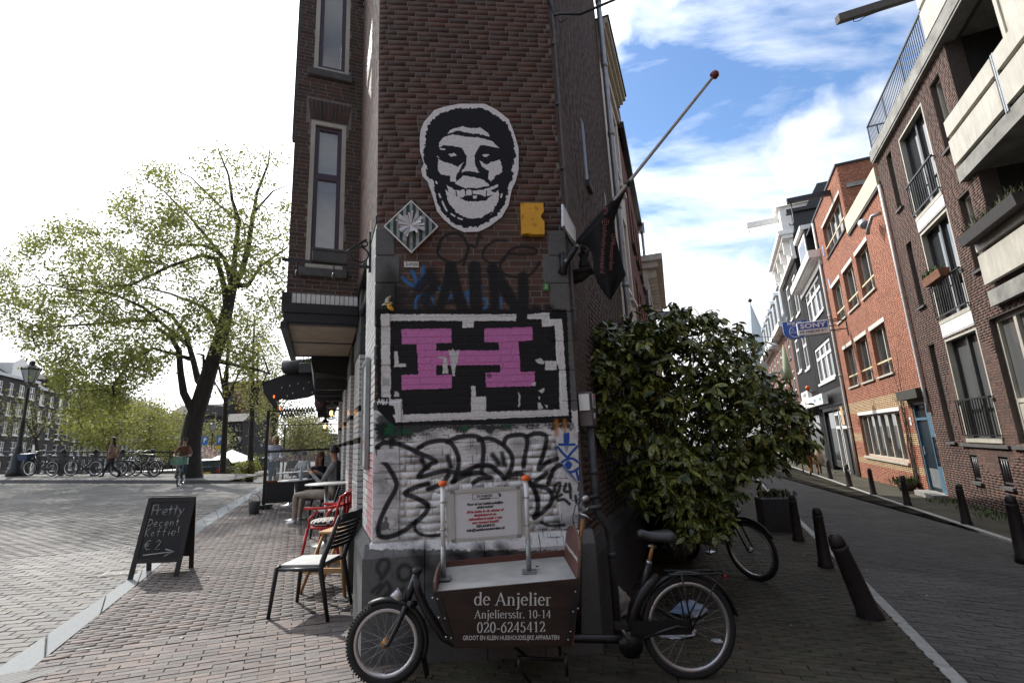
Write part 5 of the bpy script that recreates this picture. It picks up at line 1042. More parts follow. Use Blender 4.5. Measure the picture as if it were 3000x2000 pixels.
# small plates
def plate(l,name,label,cat,m,letters=None,lm=None,size=.05,th=.008):
    pts=[FA.uv(1050+a/2.24,250+b_/2.24) for a,b_ in l]; uc=sum(p[0] for p in pts)/4; vc=sum(p[1] for p in pts)/4
    t=wallthing(name,label,cat,uc,vc); b=MB(); b.prism([(p[0]-uc,p[1]-vc) for p in pts],-th,0); b.build('plate',m,t)
    return t
paper=mat('paper_white',(.68,.67,.64),.7,var=.05)
t=plate([(300,1160),(397,1162),(397,1199),(302,1198)],'sticker','small white sticker with black tag letters under the diamond panel','sticker',paper,th=.003)
b=MB(); rb_=lambda l,w=.004: [b.tube([(x,-.004,z) for x,z in l],w,4)]
for x in (-.045,-.018,.0,.022,.042):
    l=random.choice([[(0,-.014),(.0,.014),(.014,-.014),(.014,.014)],[(0,.014),(.012,-.014),(.012,.014)],[(0,-.014),(.012,.014),(0,.014),(.012,-.014)]]); rb_([(x+p*.8,q) for p,q in l],.0022)
b.build('lettering',black_paint,t)
t=plate([(1210,1303),(1245,1305),(1245,1349),(1210,1348)],'mosaic_tile','tiny green and white mosaic tile beside the right stone','tile',mat('mosaic_green',(.06,.22,.05),.3,var=.2),th=.01)
b=MB()
for x,z in ((-.006,.012),(.008,.006),(0,-.002),(-.008,-.012),(.009,-.012),(0,.016)): b.box(x-.003,x+.003,-.013,-.009,z-.003,z+.003)
b.build('white_tesserae',white_paint,t)
# paper with blue eye and dagger, peeling
pq=[(1127,850),(1165,838),(1180,818),(1252,812),(1258,960),(1262,1100),(1225,1070),(1160,1000),(1140,930)]
pts=[FA.uv(1050+a/1.96,850+b_/1.96) for a,b_ in pq]; uu=min(p[0] for p in pts); vv=min(p[1] for p in pts)
ec=Canvas(.42,.80,500); ec.poly([(0,0),(.42,0),(.42,.8),(0,.8)],(.66,.66,.64)); EB=(.03,.09,.36)
def ZE(l): return [(a-uu,b_-vv) for a,b_ in [FA.uv(1050+x/1.96,850+y/1.96) for x,y in l]]
for l in ([(1165,985),(1190,970),(1225,965),(1255,985)],[(1165,1000),(1190,1035),(1225,1040),(1258,1020)],[(1185,1000),(1200,1020),(1215,1000),(1200,985),(1185,1000)],[(1150,885),(1235,885)],[(1140,900),(1170,935),(1195,960)],[(1252,895),(1220,930),(1200,955)],[(1200,1040),(1240,1090)],[(1245,1030),(1258,1085)],[(1180,870),(1180,825)],[(1200,868),(1200,820)]): ec.stroke(ZE(l),.022,EB,1)
ec.poly(ZE(rc(1180,820,1200,885)),EB,1); ec.poly(ZE([(1175,890),(1205,890),(1192,935)]),EB,.6); ec.poly(ZE(rc(1192,992,1208,1012)),EB,1); ec.poly(ZE([(1230,830),(1250,828),(1250,850)]),(.45,.16,.25),.5,soft=.02)
b=MB(); b.prism([(p[0]-uu,p[1]-vv) for p in pts],-.003,0); o=b.build('pasted_poster',printmat('eye_poster_print',ec,None,(.66,.66,.64),rough=.7),None,FA.w(uu,-.03,vv),(0,0,FA.a)); tag(o,'torn white paper with blue eye and dagger at the right edge','poster')
# ---------------- right corner: conduit, box, drainpipe, lamp figure, sign, flag
def rwz(px,py,off=0.): return FRW.uv(px,py,off)
b=MB(); zz=[1.0+.35*k for k in range(33)]; Pc=[Vector((.05+.006*math.sin(k*1.7),-.03,z)) for k,z in enumerate(zz)]
b.tube([Vector((.05,-.03,2.45))]+[p for p in Pc if p.z>2.5],.013,6)
for p in Pc[5::2]: b.box(p.x-.022,p.x+.022,-.045,0,p.z-.008,p.z+.008)
o=b.build('conduit',mat('conduit_grey',(.13,.125,.125),.6),None,FRW.O,(0,0,FRW.a)); tag(o,'thin grey cable conduit clipped up the right corner of the brick wall','conduit')
bx=FRW.uv(1712,1195,-.06); t=thing('meter_box','dark grey wall box with two stickers above the drainpipe','electrical box',FRW.w(.12,-.0,bx[1]),FRW.a)
b=MB(); b.box(-.075,.075,-.13,0,-.16,.14,ch=.012); b.build('case',mat('box_grey',(.10,.085,.085),.5,var=.1),t)
b=MB(); b.box(-.10,-.075,-.11,-.02,-.02,.12); b.box(-.062,.045,-.134,-.13,.0,.12); b.build('sticker',paper,t); text('FREE',.035,mat('red_print',(.6,.03,.05),.5),t,(-.008,-.136,.1)); b=MB(); b.box(-.045,.028,-.1375,-.134,.02,.075); b.build('sticker_print',mat('grey_print_block',(.28,.28,.28),.7,var=.5,scale=120),t)
b=MB(); b.lathe([(.035,-.131),(.035,-.135)],16,(-.025,0,-.075),axis='y'); b.build('sticker',paper,t)
b=MB(); b.tube([(.12,-.08,bx[1]-.15),(.12,-.08,1.15),(.12,-.09,.98),(.20,-.15,.86),(.22,-.16,.7),(.22,-.16,-.1)],.033,10)
for z in (1.3,.62): b.cyl((.12 if z>1 else .22,-.08 if z>1 else -.16,z),(.12 if z>1 else .22,-.08 if z>1 else -.16,z+.04),.038)
o=b.build('drainpipe',mat('pipe_dark',(.06,.062,.066),.5,var=.15),None,FRW.O,(0,0,FRW.a)); tag(o,'dark grey drainpipe bending over the plinth at the right corner','drainpipe')
pz=FRW.uv(1713,775,-.12); t=thing('wall_figure','small dark stone figure on a bracket below the flag','statue',FRW.w(pz[0],-.0,pz[1]),FRW.a); dkst=mat('dark_stone',(.03,.028,.026),.85,var=.2)
b=MB(); b.box(-.07,.07,-.2,0,-.09,-.05,ch=.01); b.prism([(-.17,-.09),(0,-.09),(0,-.16),(-.08,-.15)],-.05,.05,plane='yz'); b.build('bracket',dkst,t)
b=MB(); b.lathe([(.045,-.05),(.06,-.02),(.05,.03),(.04,.07),(.055,.10),(.035,.13),(.015,.14)],10,(0,-.12,0)); b.lathe([(.012,.135),(.032,.155),(.03,.18),(.01,.2)],10,(0,-.12,0)); b.tube([(.05,-.12,.1),(.09,-.14,.13),(.07,-.15,.17)],.014,6); b.tube([(-.05,-.12,.1),(-.09,-.13,.14),(-.08,-.13,.19)],.014,6); b.build('figure',dkst,t)
sg_=[FRW.uv(*p,-.14) for p in ((1650,598),(1687,700))]
sA=at(1650,597,4.02); sB=at(1651,662,4.02); sC=at(1688,712,4.22); sD=at(1686,670,4.22)
t=thing('wall_sign','narrow glossy sign seen edge on at the right corner','sign',sA); b=MB(); n_=(sC-sA).cross(sB-sA).normalized()*.02
q=[sA-sA,sB-sA,sC-sA,sD-sA]; b.add(q+[p+n_ for p in q],[(0,1,2,3),(7,6,5,4)]+[(i,(i+1)%4,(i+1)%4+4,i+4) for i in range(4)]); b.build('panel',mat('gloss_white',(.62,.68,.75),.12),t)
b=MB(); b.tube([sB-sA,sB-sA+Vector((.03,.02,-.1)),sC-sA+Vector((-.03,0,-.02))],.012,6); b.build('bracket',black_rail,t)
# flag
pA=at(1660,762,4.12); pB=at(2090,224,3.75); t=thing('flagpole','grey flagpole with red knob slanting out over the side street','flagpole',pA); d=pB-pA
b=MB(); b.tube([d*-.01,d*.998],[.0165,.014],10); b.build('pole',mat('pole_grey',(.36,.35,.34),.45,var=.1),t)
b=MB(); n_=d.normalized(); b.tube([d*.992,d+n_*.0,d+n_*.03,d+n_*.05],[.015,.037,.037,.02],14); b.build('knob',mat('red_knob',(.16,.018,.012),.4),t)
b=MB(); b.tube([-d*.03+Vector((-.02,.05,-.06)),d*.03,d*.07],.03,8); b.tube([Vector((-.03,.04,.08)),Vector((-.03,.04,-.12))],.035,6); b.build('bracket',black_rail,t)
b=MB(); b.tube([d*.42,d*.42+Vector((.01,-.02,-.06)),d*.42+Vector((.02,-.02,-.12))],.004,5); b.tube([d*.41,d*.43],.026,8); b.build('cord',black_rail,t)
flm,nt_,b_=nodes('flag_cloth'); b_.inputs['Base Color'].default_value=(.008,.008,.009,1); b_.inputs['Roughness'].default_value=.8; b_.inputs['Specular IOR Level'].default_value=.25
def interp(L_,t):
    x=t*(len(L_)-1); i=min(int(x),len(L_)-2); f=x-i; return tuple(a+(b2-a)*f for a,b2 in zip(L_[i],L_[i+1]))
lef=[(1692,710),(1722,722),(1736,745),(1738,775),(1738,800),(1752,830),(1768,855),(1786,878)]; rig=[(1838,548),(1800,640),(1803,690),(1815,740),(1826,780),(1834,806),(1815,835),(1790,876)]
ny,nx=24,14; V=[]
for i in range(ny+1):
    tt=i/ny; a=interp(lef,tt); c=interp(rig,tt)
    for j in range(nx+1):
        s=j/nx; px=a[0]+(c[0]-a[0])*s; py=a[1]+(c[1]-a[1])*s
        V.append(at(px,py,4.04-.06*math.sin(s*PI)+.035*math.sin(s*9+tt*2)*min(1,tt*3)))
F_=[(i*(nx+1)+j,i*(nx+1)+j+1,(i+1)*(nx+1)+j+1,(i+1)*(nx+1)+j) for i in range(ny) for j in range(nx)]
fo_=V[0]; b=MB(); b.add([p-fo_ for p in V],F_,sm=True); fl_=thing('flag','black flag with pink lettering draped round its slanting pole','flag',fo_); o=b.build('cloth',flm,fl_); md=o.modifiers.new('thick','SOLIDIFY'); md.thickness=.003
b=MB(); b.tube([at(1692,712,4.06)-fo_,at(1760,636,4.03)-fo_,at(1828,557,4.0)-fo_],[.026,.036,.024],9); b.build('wrapped_cloth',flm,fl_)
pk=mat('flag_pink',(.20,.07,.064),.7)
def ftext(s,px0,px1,size,Y=3.93):
    a=at(*px0,Y); c=at(*px1,Y); dd=c-a; ang=math.atan2(dd.z,dd.x); o=text(s,size,pk,fl_,(a+c)/2-fo_,(0,-ang,0)); return o
ftext('cafehetbruinepaard',(1772,668),(1764,790),.058); ftext('Amsterdam',(1794,712),(1790,790),.055); ftext('UW',(1795,690),(1797,708),.05); ftext('gra',(1779,606),(1774,630),.06)
ca=at(1774,650,3.93)-fo_; b=MB(); b.lathe([(.016,0),(.016,-.002),(.011,-.002),(.011,0),(.016,0)],14,ca,axis='y')
for k in range(4):
    a0=Vector((math.cos(PI/4+k*PI/2),0,math.sin(PI/4+k*PI/2)))*.038; a1=Vector((math.cos(PI/4+(k+1)*PI/2),0,math.sin(PI/4+(k+1)*PI/2)))*.038; b.tube([ca+a0*.85+a1*.15,ca+a0*.5+a1*.5,ca+a0*.15+a1*.85],.0028,5)
b.build('emblem',pk,fl_)
# overhead cables
def cable(pts,r,label):
    q=[Vector(p) for p in pts]; b=MB(); b.tube([p-q[0] for p in q],r,6); return tag(b.build('overhead_cable',black_rail,None,q[0]),label,'cable')
zc=FRW.uv(1615,62)[1]; A_=FRW.w(.05,-.05,zc)
c_=cable([A_+Vector((-.06,0,.5)),A_+Vector((-.04,-.02,.15)),A_,A_+Vector((.06,-.04,-.02)),at(1700,42,4.0),at(1800,0,4.2),at(2000,-110,5),at(2500,-420,7.)],.014,'black overhead cable strung from the top right corner across the street')
b=MB(); b.tube([A_-c_.location+Vector((.02,-.02,0)),A_-c_.location+Vector((.05,-.03,-.12)),A_-c_.location+Vector((.12,-.03,-.08)),A_-c_.location+Vector((.12,-.02,.0))],.007,6); b.build('loop',black_rail,c_)
# ---------------- left corner: sign bracket, poster case
bY=4.55; hz=at(1085,783,4.42); hl_=at(826,757,4.12); t=thing('sign_bracket','black wrought iron bracket with scroll circles and light box at the left corner','bracket',hz)
d=(hl_-hz); d.z=0; L_=d.length; t.rotation_euler.z=math.atan2(d.y,d.x)   # x outward
b=MB(); b.box(0,L_,-.012,.012,-.012,.012); b.box(-.01,.015,-.015,.015,-.05,.36); b.tube([(.04,0,.28),(.28,0,.09),(.48,0,.012)],.010,6)
for (x,z,r) in ((.10,.12,.085),(.26,.06,.05),(.06,.235,.035),(.36,.035,.022),(.05,.02,.02)): b.lathe([(r,-.008),(r,.008),(r-.012,.008),(r-.012,-.008),(r,-.008)],18,(x,0,z),axis='y')
b.build('scroll_arm',black_rail,t)
b=MB(); b.box(L_-.56,L_-.25,-.05,.05,.0,.11,ch=.006); b.box(L_-.57,L_-.24,-.06,.06,.105,.125); b.build('light_box',mat('dark_box',(.05,.052,.05),.5),t)
b=MB(); 
for x in (L_-.13,.33): b.tube([(x,0,-.02),(x,0,-.10)],.006,6); b.lathe([(.012,0),(.018,-.03),(.004,-.07)],8,(x,0,-.09))
b.build('hook',black_rail,t)
b=MB(); b.box(-.03,-.015,-.10,.10,.36,.72); b.box(-.03,.0,-.03,.03,.2,.5); b.build('name_plate',mat('weathered_plate',(.45,.40,.30),.6),t)
s0,z0=FL.uv(1086,1160); s1,z1=FL.uv(1070,1375); t=thing('poster_case','grey framed poster case on the white painted corner pier','poster',FL.w(.32,.012,1.42),FL.a)
b=MB()
for q in ((0,.03,0,.98),(.42,.45,0,.98),(.03,.42,0,.03),(.03,.42,.95,.98)): b.box(q[0],q[1],0,.035,q[2],q[3])
b.build('frame',mat('frame_grey',(.30,.31,.31),.35,.4),t); pc=Canvas(.45,.98,200); pc.poly([(0,0),(.45,0),(.45,.98),(0,.98)],(.70,.70,.68))
for k in range(30): x,y=random.uniform(.05,.35),random.uniform(.1,.7); pc.poly([(x,y),(x+.06,y),(x+.07,y+.03),(x,y+.04)],random.choice([(.6,.04,.08),(.5,.2,.25),(.35,.6,.62)]),.8,rag=.01)
b=MB(); b.box(.03,.42,.004,.02,.03,.95); b.build('poster',printmat('case_print',pc,None,(.7,.7,.7),rough=.25),t)
# ================================================================ CARGO BIKE
bikeF=gp(1125,2008); bikeR=gp(2029,1990); BA=math.atan2(bikeR.y-bikeF.y,bikeR.x-bikeF.x); FBk=Frame((bikeF.x,bikeF.y,0),math.degrees(BA)); BT=math.atan(TILT)
LW=math.hypot(bikeR.x-bikeF.x,bikeR.y-bikeF.y)
BKM=Matrix.Translation(bikeF)@Matrix.Rotation(BA,4,'Z')@Matrix.Rotation(BT,4,'Y'); BKI=BKM.inverted()
def K(zx,zy,off=0.):
    """photo point (zoomed crop) on the bike's plane, shifted off metres (negative = towards the camera)"""
    d=ray(950+zx/1.8816,1400+zy/1.8816); O=FBk.O+FBk.n*off; P=EYE+d*((O-EYE).dot(FBk.n)/d.dot(FBk.n)); return BKI@P
ck=thing('cargo_bike','black cargo bike with dark brown wooden box parked along the painted corner','cargo bike',bikeF,rot=BKM.to_euler())
rubber=mat('tyre_rubber',(.018,.018,.018),.8,bump=.3,bscale=120); alurim=mat('rim_alloy',(.55,.55,.56),.3,.85,var=.05); steel=mat('steel',(.42,.42,.42),.3,.9,var=.1); bkblack=mat('bike_black',(.012,.012,.013),.32,var=.2); plastic=mat('black_plastic',(.016,.016,.017),.5)
rust=mat('rusty_post',(.30,.12,.03),.55,.4,var=.4,scale=20,col2=(.42,.22,.08))
def wheel(parent,c,r,w=.05,name='wheel',spokes=28,rimc=None,n=36,axle=None,tread=False):
    """a bicycle wheel in the local x,z plane"""
    hubm=bkblack
    b=MB(); k=w/2
    b.lathe([(r-.045,-k*.55),(r-.03,-k*.95),(r-.012,-k*.8),(r,-k*.3),(r,k*.3),(r-.012,k*.8),(r-.03,k*.95),(r-.045,k*.55),(r-.045,-k*.55)],n,axis='y')
    b.f=[f for f in b.f if len(f)==4]; b.m=b.m[:len(b.f)]; b.s=b.s[:len(b.f)]
    if tread:
        for i in range(72):
            a=2*PI*i/72
            for yy in (-.012,.012): M=Matrix.Rotation(-a,4,'Y'); b.box(r-.004,r+.005,yy-.008,yy+.008,-.006,.006,M=M)
    w_=b.build(name,rubber,parent,c)
    b=MB(); b.lathe([(r-.044,-.012),(r-.05,-.016),(r-.068,-.015),(r-.072,0),(r-.068,.015),(r-.05,.016),(r-.044,.012),(r-.044,-.012)],n,axis='y'); b.f=[f for f in b.f if len(f)==4]; b.m=b.m[:len(b.f)]; b.s=b.s[:len(b.f)]
    b.build('rim',rimc or alurim,w_)
    b=MB(); b.tube([(0,-.055,0),(0,-.03,0),(0,-.029,0),(0,.029,0),(0,.03,0),(0,.055,0)],[.008,.008,.028,.028,.008,.008],10); b.build('hub',axle or steel,w_)
    b=MB()
    for i in range(spokes):
        a=2*PI*i/spokes; a2=a+(1.1 if i%2 else -1.1); s=.022 if (i//2)%2 else -.022
        b.tube([(math.cos(a2)*.025,s,math.sin(a2)*.025),(math.cos(a)*(r-.068),0,math.sin(a)*(r-.068))],.0013,3,caps=False)
    b.build('spokes',steel,w_); return w_
cf=Vector((0,0,.262)); crr=Vector((LW,0,.335))
wheel(ck,cf,.262,.056,'front_wheel',rimc=alurim,axle=rust,tread=True); wheel(ck,crr,.335,.048,'rear_wheel')
v=lambda zx,zy,o=0.: K(zx,zy,o)
b=MB(); 
b.tube([v(500,545),v(515,620),v(560,720),v(610,800),v(655,875),v(720,905),v(900,905),v(1330,880),v(1560,885),v(1700,890)],[.028]*10,10)
b.tube([v(512,520),v(478,610),v(452,690)],.026,10); b.tube([v(1700,890),v(1690,820),v(1705,730),v(1740,650),v(1790,585),v(1838,535)],[.032,.036,.04,.042,.04,.03],10)
b.tube([v(1735,640),v(1765,560),v(1790,462)],.022,10); b.tube([v(1740,655),v(1850,720),v(1960,790),crr+Vector((0,-.06,0))],.016,8)
for s in (-.06,.06): b.tube([v(1700,885)+Vector((0,s*.5,0)),crr+Vector((-.1,s,.02)),crr+Vector((0,s,0))],.013,8)
b.tube([v(1400,868,.05),v(1400,700,.05),v(1405,420,.05)],.024,8)
b.build('frame',bkblack,ck)
b=MB()
for s in (-.05,.05): b.tube([v(455,690)+Vector((0,s*.9,0)),v(420,780)+Vector((0,s,0)),v(360,900)+Vector((0,s,0)),cf+Vector((0,s,0))],[.02,.018,.014,.012],8)
b.tube([v(470,680)+Vector((0,-.05,0)),v(505,690)],.02,8); b.build('fork',bkblack,ck)
b=MB(); b.lathe([(.03,0),(.034,.012),(.034,.03),(.02,.036)],12,v(512,522)); b.build('steerer_cap',plastic,ck)
def fender(c,r,a0,a1,w,name,m):
    b=MB(); n=22; vs=[]
    for i in range(n+1):
        a=a0+(a1-a0)*i/n
        for (y,dr) in ((-w/2,-.012),(-w*.35,.004),(0,.01),(w*.35,.004),(w/2,-.012)): vs.append(c+Vector((math.cos(a)*(r+dr),y,math.sin(a)*(r+dr))))
    b.add(vs,[(i*5+j,i*5+j+1,(i+1)*5+j+1,(i+1)*5+j) for i in range(n) for j in range(4)],sm=True); o=b.build(name,m,ck); q=o.modifiers.new('t','SOLIDIFY'); q.thickness=.002
fender(cf,.278,R(118),R(-22),.062,'front_fender',plastic); fender(crr,.355,R(172),R(10),.056,'rear_fender',bkblack)
b=MB(); a=cf+Vector((.262*math.cos(R(-25))+.01,0,.262*math.sin(R(-25)))); b.add([a+Vector((x,y,z)) for x,y,z in ((-.01,-.035,.06),(.01,.035,.06),(.05,.04,-.10),(.03,-.04,-.10))],[(0,1,2,3)]); b.build('mudflap',rubber,ck)
b=MB(); b.tube([v(385,625),v(405,650),v(425,695)],[.036,.033,.012],12); b.build('head_lamp',mat('lamp_chrome',(.6,.6,.6),.25,.6),ck)
# wooden box: near side panel, floor, ends, lid
brn=mat('box_brown_ply',(.022,.0105,.008),.5,var=.35,scale=5,bump=.08,bscale=80,stretch=(1,1,3)); brn2=mat('box_brown_inner',(.12,.046,.034),.55,var=.15,scale=6); edge=mat('ply_edge',(.14,.09,.065),.7); lidm=mat('grey_lid',(.40,.395,.375),.55,var=.14,scale=5,bump=.1,bscale=60)
HB=.30
nearp=[v(602,626,-HB),v(1408,552,-HB),v(1362,905,-HB),v(1290,918,-HB),v(722,926,-HB),v(690,890,-HB)]
yb=[p.y for p in nearp]; y0=-HB
np_=[(p.x,p.z) for p in nearp]
b=MB(); b.prism(np_,y0-.009,y0+.009); side=b.build('side_panel',brn,ck)
xl,zl=np_[0]; xr,zr=np_[1]; xbr=np_[2][0]; xbl=np_[4][0]; zb=np_[4][1]
b=MB(); b.prism(np_,HB-.009,HB+.009); b.build('side_panel',brn2,ck)
b=MB(); b.box(xbl,xbr,-HB,HB,zb-.01,zb+.02); b.build('box_floor',brn,ck)
lz=.03
vs=[(xl+.02,y0+.01,zl-.004),(xr-.02,y0+.01,zr-.004),(xr-.02,HB-.03,zr+.012),(xl+.02,HB-.03,zl+.012)]; b=MB(); b.add(vs+[(x,y,z-.015) for x,y,z in vs],[(0,1,2,3),(7,6,5,4)]+[(i,(i+1)%4,(i+1)%4+4,i+4) for i in range(4)]); lid=b.build('lid',lidm,ck)
b=MB(); b.lathe([(.012,0),(.012,.004),(.004,.004)],10,(xr-.25,-.0,zr+.004)); b.lathe([(.01,0),(.01,.004),(.003,.004)],10,(xl+.2,-.12,zl+.006)); b.build('lid_hole',black_paint,lid)
# back board rising behind the lid
b=MB(); b.prism([(xl+.02,zl-.02),(xr-.02,zr-.02),(xr-.02,zr+.055),(xl+.02,zl+.05)],HB-.028,HB-.012); b.build('back_board',brn2,ck)
# front and rear end panels with rounded tops
def endpanel(x0,zlow,xtop,ztop,hgt,lean,name,m):
    prof=[(-HB+.01,0)]; n=12
    for i in range(n+1): a=PI-PI*i/n; prof.append((math.cos(a)*(HB-.012),hgt*.42+math.sin(a)**.8*hgt*.58 if i not in (0,n) else hgt*.3))
    prof.append((HB-.01,0)); b=MB(); vs=[(xtop+lean*z,y,ztop+z) for y,z in prof]+[(xtop+lean*z+.016,y,ztop+z) for y,z in prof]; k=len(prof)
    b.add(vs,[tuple(range(k)),tuple(range(2*k-1,k-1,-1))],0); b.add(vs,[(i,i+k,(i+1)%k+k,(i+1)%k) for i in range(k)],1)
    vs=[(xtop,-HB,ztop),(xtop,HB,ztop),(x0,HB,zlow),(x0,-HB,zlow)]; b.add(vs+[(x+.016,y,z) for x,y,z in vs],[(0,1,2,3),(7,6,5,4),(0,3,7,4),(1,2,6,5)]); return b.build(name,[m,edge],ck)
endpanel(xbl,zb,xl,zl,.085,-.12,'front_panel',brn2); rp=endpanel(xbr,zb,xr-.016,zr,.27,.1,'rear_panel',brn2)
_tx=text('WWW.ANJELIERAMSTERDAM.NL',.036,white_paint,ck,(xr-.018+.01,-.02,zr+.105),(0,0,-PI/2)); 
b=MB()
for (a,c) in ((625,665),(632,768),(665,772),(700,880),(672,875),(1385,625),(1400,718),(1372,735),(1358,845),(1345,890),(598,660)): p=v(a,c,-HB-.012); b.lathe([(.007,0),(.006,-.004),(.003,-.006)],8,(p.x,-HB-.010,p.z),axis='y')
b.build('bolt',steel,side); b=MB(); b.prism([(lambda p:(p.x,p.z))(v(*q,-HB-.01)) for q in ((604,640),(640,640),(712,880),(690,890))],y0-.014,y0-.0095); b.prism([(lambda p:(p.x,p.z))(v(*q,-HB-.01)) for q in ((1375,610),(1403,600),(1368,895),(1340,895))],y0-.014,y0-.0095); b.build('edge_bracket',bkblack,side)
# ---- serif lettering drawn with thick and thin strokes
def arc(cx,cz,rx,rz,a0,a1,n=14): return [(cx+rx*math.cos(R(a0+(a1-a0)*i/n)),cz+rz*math.sin(R(a0+(a1-a0)*i/n))) for i in range(n+1)]
def sf(x,z,w=.085): return [(x-w,z),(x+w,z)]
GL={'d':(.52,[arc(.22,.23,.17,.23,40,320),[(.38,0.02),(.38,.70)],[(.30,.69),(.38,.70)],[(.38,.015),(.48,.02)]]),
'e':(.46,[[(.07,.27),(.39,.27)],arc(.23,.24,.17,.225,8,318)]),
'A':(.72,[[(.36,.69),(.10,.0)],[(.34,.67),(.60,0)],[(.19,.24),(.50,.24)],sf(.09,.012,.085),sf(.61,.012,.10)]),
'n':(.52,[[(.11,0),(.11,.45)],[(.03,.43),(.11,.455)],arc(.25,.30,.145,.155,165,10)+[(.395,.2),(.395,0)],sf(.11,.012),sf(.395,.012)]),
'j':(.30,[[(.17,.45),(.17,-.10)]+arc(.08,-.10,.09,.11,0,-110,6),[(.08,.43),(.17,.455)],arc(.165,.63,.035,.035,0,360,8)]),
'l':(.28,[[(.14,0),(.14,.70)],[(.05,.68),(.14,.705)],sf(.14,.012)]),'i':(.28,[[(.14,0),(.14,.45)],[(.05,.43),(.14,.455)],sf(.14,.012),arc(.135,.63,.035,.035,0,360,8)]),
'r':(.36,[[(.12,0),(.12,.45)],[(.03,.43),(.12,.455)],arc(.24,.30,.13,.15,160,55),sf(.12,.012,.1)]),
's':(.39,[arc(.19,.345,.12,.105,35,200,8)+arc(.20,.125,.135,.12,120,-150,10)]),'t':(.30,[[(.14,.58),(.14,.10)]+arc(.21,.09,.07,.085,180,310,6),[(.03,.44),(.27,.44)]]),
'0':(.5,[arc(.25,.33,.17,.335,0,360,22)]),'1':(.5,[[(.27,0),(.27,.67)],[(.13,.58),(.27,.67)],sf(.27,.012,.1)]),
'2':(.5,[arc(.235,.49,.155,.175,165,-20,10)+[(.33,.34),(.08,.03)],[(.07,.035),(.42,.035)],[(.41,.04),(.44,.15)]]),
'4':(.5,[[(.34,0),(.34,.67)],[(.34,.66),(.05,.20)],[(.04,.19),(.46,.19)]]),'5':(.5,[[(.15,.64),(.40,.64)],[(.15,.64),(.12,.37)]+arc(.22,.20,.17,.205,115,-150,12)]),
'6':(.5,[[(.40,.66),(.24,.55)]+arc(.25,.22,.17,.23,135,-225,20)]),'-':(.34,[[(.05,.21),(.28,.21)],[(.05,.235),(.28,.235)]]),'.':(.25,[arc(.11,.035,.03,.03,0,360,8)]),' ':(.25,[])}
def serif(s,size,m,parent,loc,width=None,name='lettering'):
    b=MB(); x=0; tot=sum(GL[c][0] for c in s); k=size; sx=k if width is None else width/tot
    for c in s:
        adv,st=GL[c]
        for P in st:
            for (xa,za),(xb,zb_) in zip(P,P[1:]):
                dx,dz=xb-xa,zb_-za; l=math.hypot(dx,dz)
                if l<1e-6: continue
                def wd(dx,dz,l): return .016+.034*(abs(dz)/l)**1.2*(1.0 if dx*dz<=0 or abs(dx)<.3*abs(dz) or len(P)>2 else .35)
                w=wd(dx,dz,l); nx_,nz=-dz/l*w,dx/l*w; ex,ez=dx/l*.008,dz/l*.008
                q=[(xa-ex+nx_,za-ez+nz),(xa-ex-nx_,za-ez-nz),(xb+ex-nx_,zb_+ez-nz),(xb+ex+nx_,zb_+ez+nz)]
                b.add([((x+p)*sx-tot*sx/2,0,(z_-.33)*k) for p,z_ in q],[(0,1,2,3)])
        x+=adv
    return b.build(name,m,parent,loc)
lw_=mat('letter_white',(.66,.65,.62),.6,var=.04)
def line_at(zx0,zy0,zx1,zy1): a,c=v(zx0,zy0,y0-.011),v(zx1,zy1,y0-.011); return a,c,(a+c)/2
for s,(q),sz in (('de Anjelier',(826,665,1252,668),.108),('Anjeliersstr. 10-14',(826,750,1250,748),.068),('020-6245412',(840,822,1220,818),.088)):
    a,c,mid=line_at(*q); o=serif(s,sz,lw_,side,(mid.x,y0-.0112,mid.z),abs(c.x-a.x)); o.rotation_euler.y=-math.atan2(c.z-a.z,c.x-a.x)
a,c,mid=line_at(812,880,1248,878); text('GROOT EN KLEIN HUISHOUDELIJKE APPARATEN',.0365,lw_,side,(mid.x,y0-.0115,mid.z),(0,-math.atan2(c.z-a.z,c.x-a.x),0),bold=.0003,sx=.76)
# handlebar, saddle, rack, cranks, stand
b=MB(); h0=v(1425,225,.12); b.tube([v(1402,420,.06),v(1412,330,.09),h0],[.016,.015,.014],8); st_=b.build('stem',rust,ck)
b=MB(); b.tube([v(1480,160,-.12),v(1440,175,-.02),v(1415,150,.10),v(1430,120,.22),v(1470,105,.34)],.012,8); b.lathe([(.018,-.02),(.03,-.01),(.03,.015),(.012,.03)],10,v(1440,115,.16)); b.build('handlebar',steel,ck)
for p,q in ((v(1455,165,-.10),v(1532,157,-.14)),(v(1462,107,.32),v(1512,100,.36))): b=MB(); b.tube([p,q],.018,8); b.build('grip',plastic,ck)
b=MB(); b.tube([v(1430,178,-.04),v(1405,195,-.08),v(1440,205,-.12),v(1475,232,-.12)],.007,6); b.build('brake_lever',steel,ck)
b=MB(); b.tube([v(1420,120,.1),v(1385,150,.1),v(1370,220,.1),v(1385,300,.05)],.004,5); b.build('brake_cable',bkblack,ck)
b=MB(); b.tube([v(1790,462),v(1800,420),v(1812,365)],.014,8); b.build('seat_post',rust,ck); b=MB(); b.cyl(v(1786,475),v(1792,455),.022); b.build('seat_clamp',steel,ck)
sd_=v(1815,325); b=MB(); n=9; prof=[(-.115,.028,.03),(-.09,.036,.04),(-.03,.045,.042),(.04,.075,.045),(.09,.10,.05),(.125,.098,.05),(.14,.07,.04)]
vs=[]; 
for (x,w,h) in prof:
    for i in range(10): a=2*PI*i/10; vs.append(sd_+Vector((x,math.cos(a)*w,math.sin(a)*h*(1 if math.sin(a)>0 else .7)+(.018 if x<-.08 else 0))))
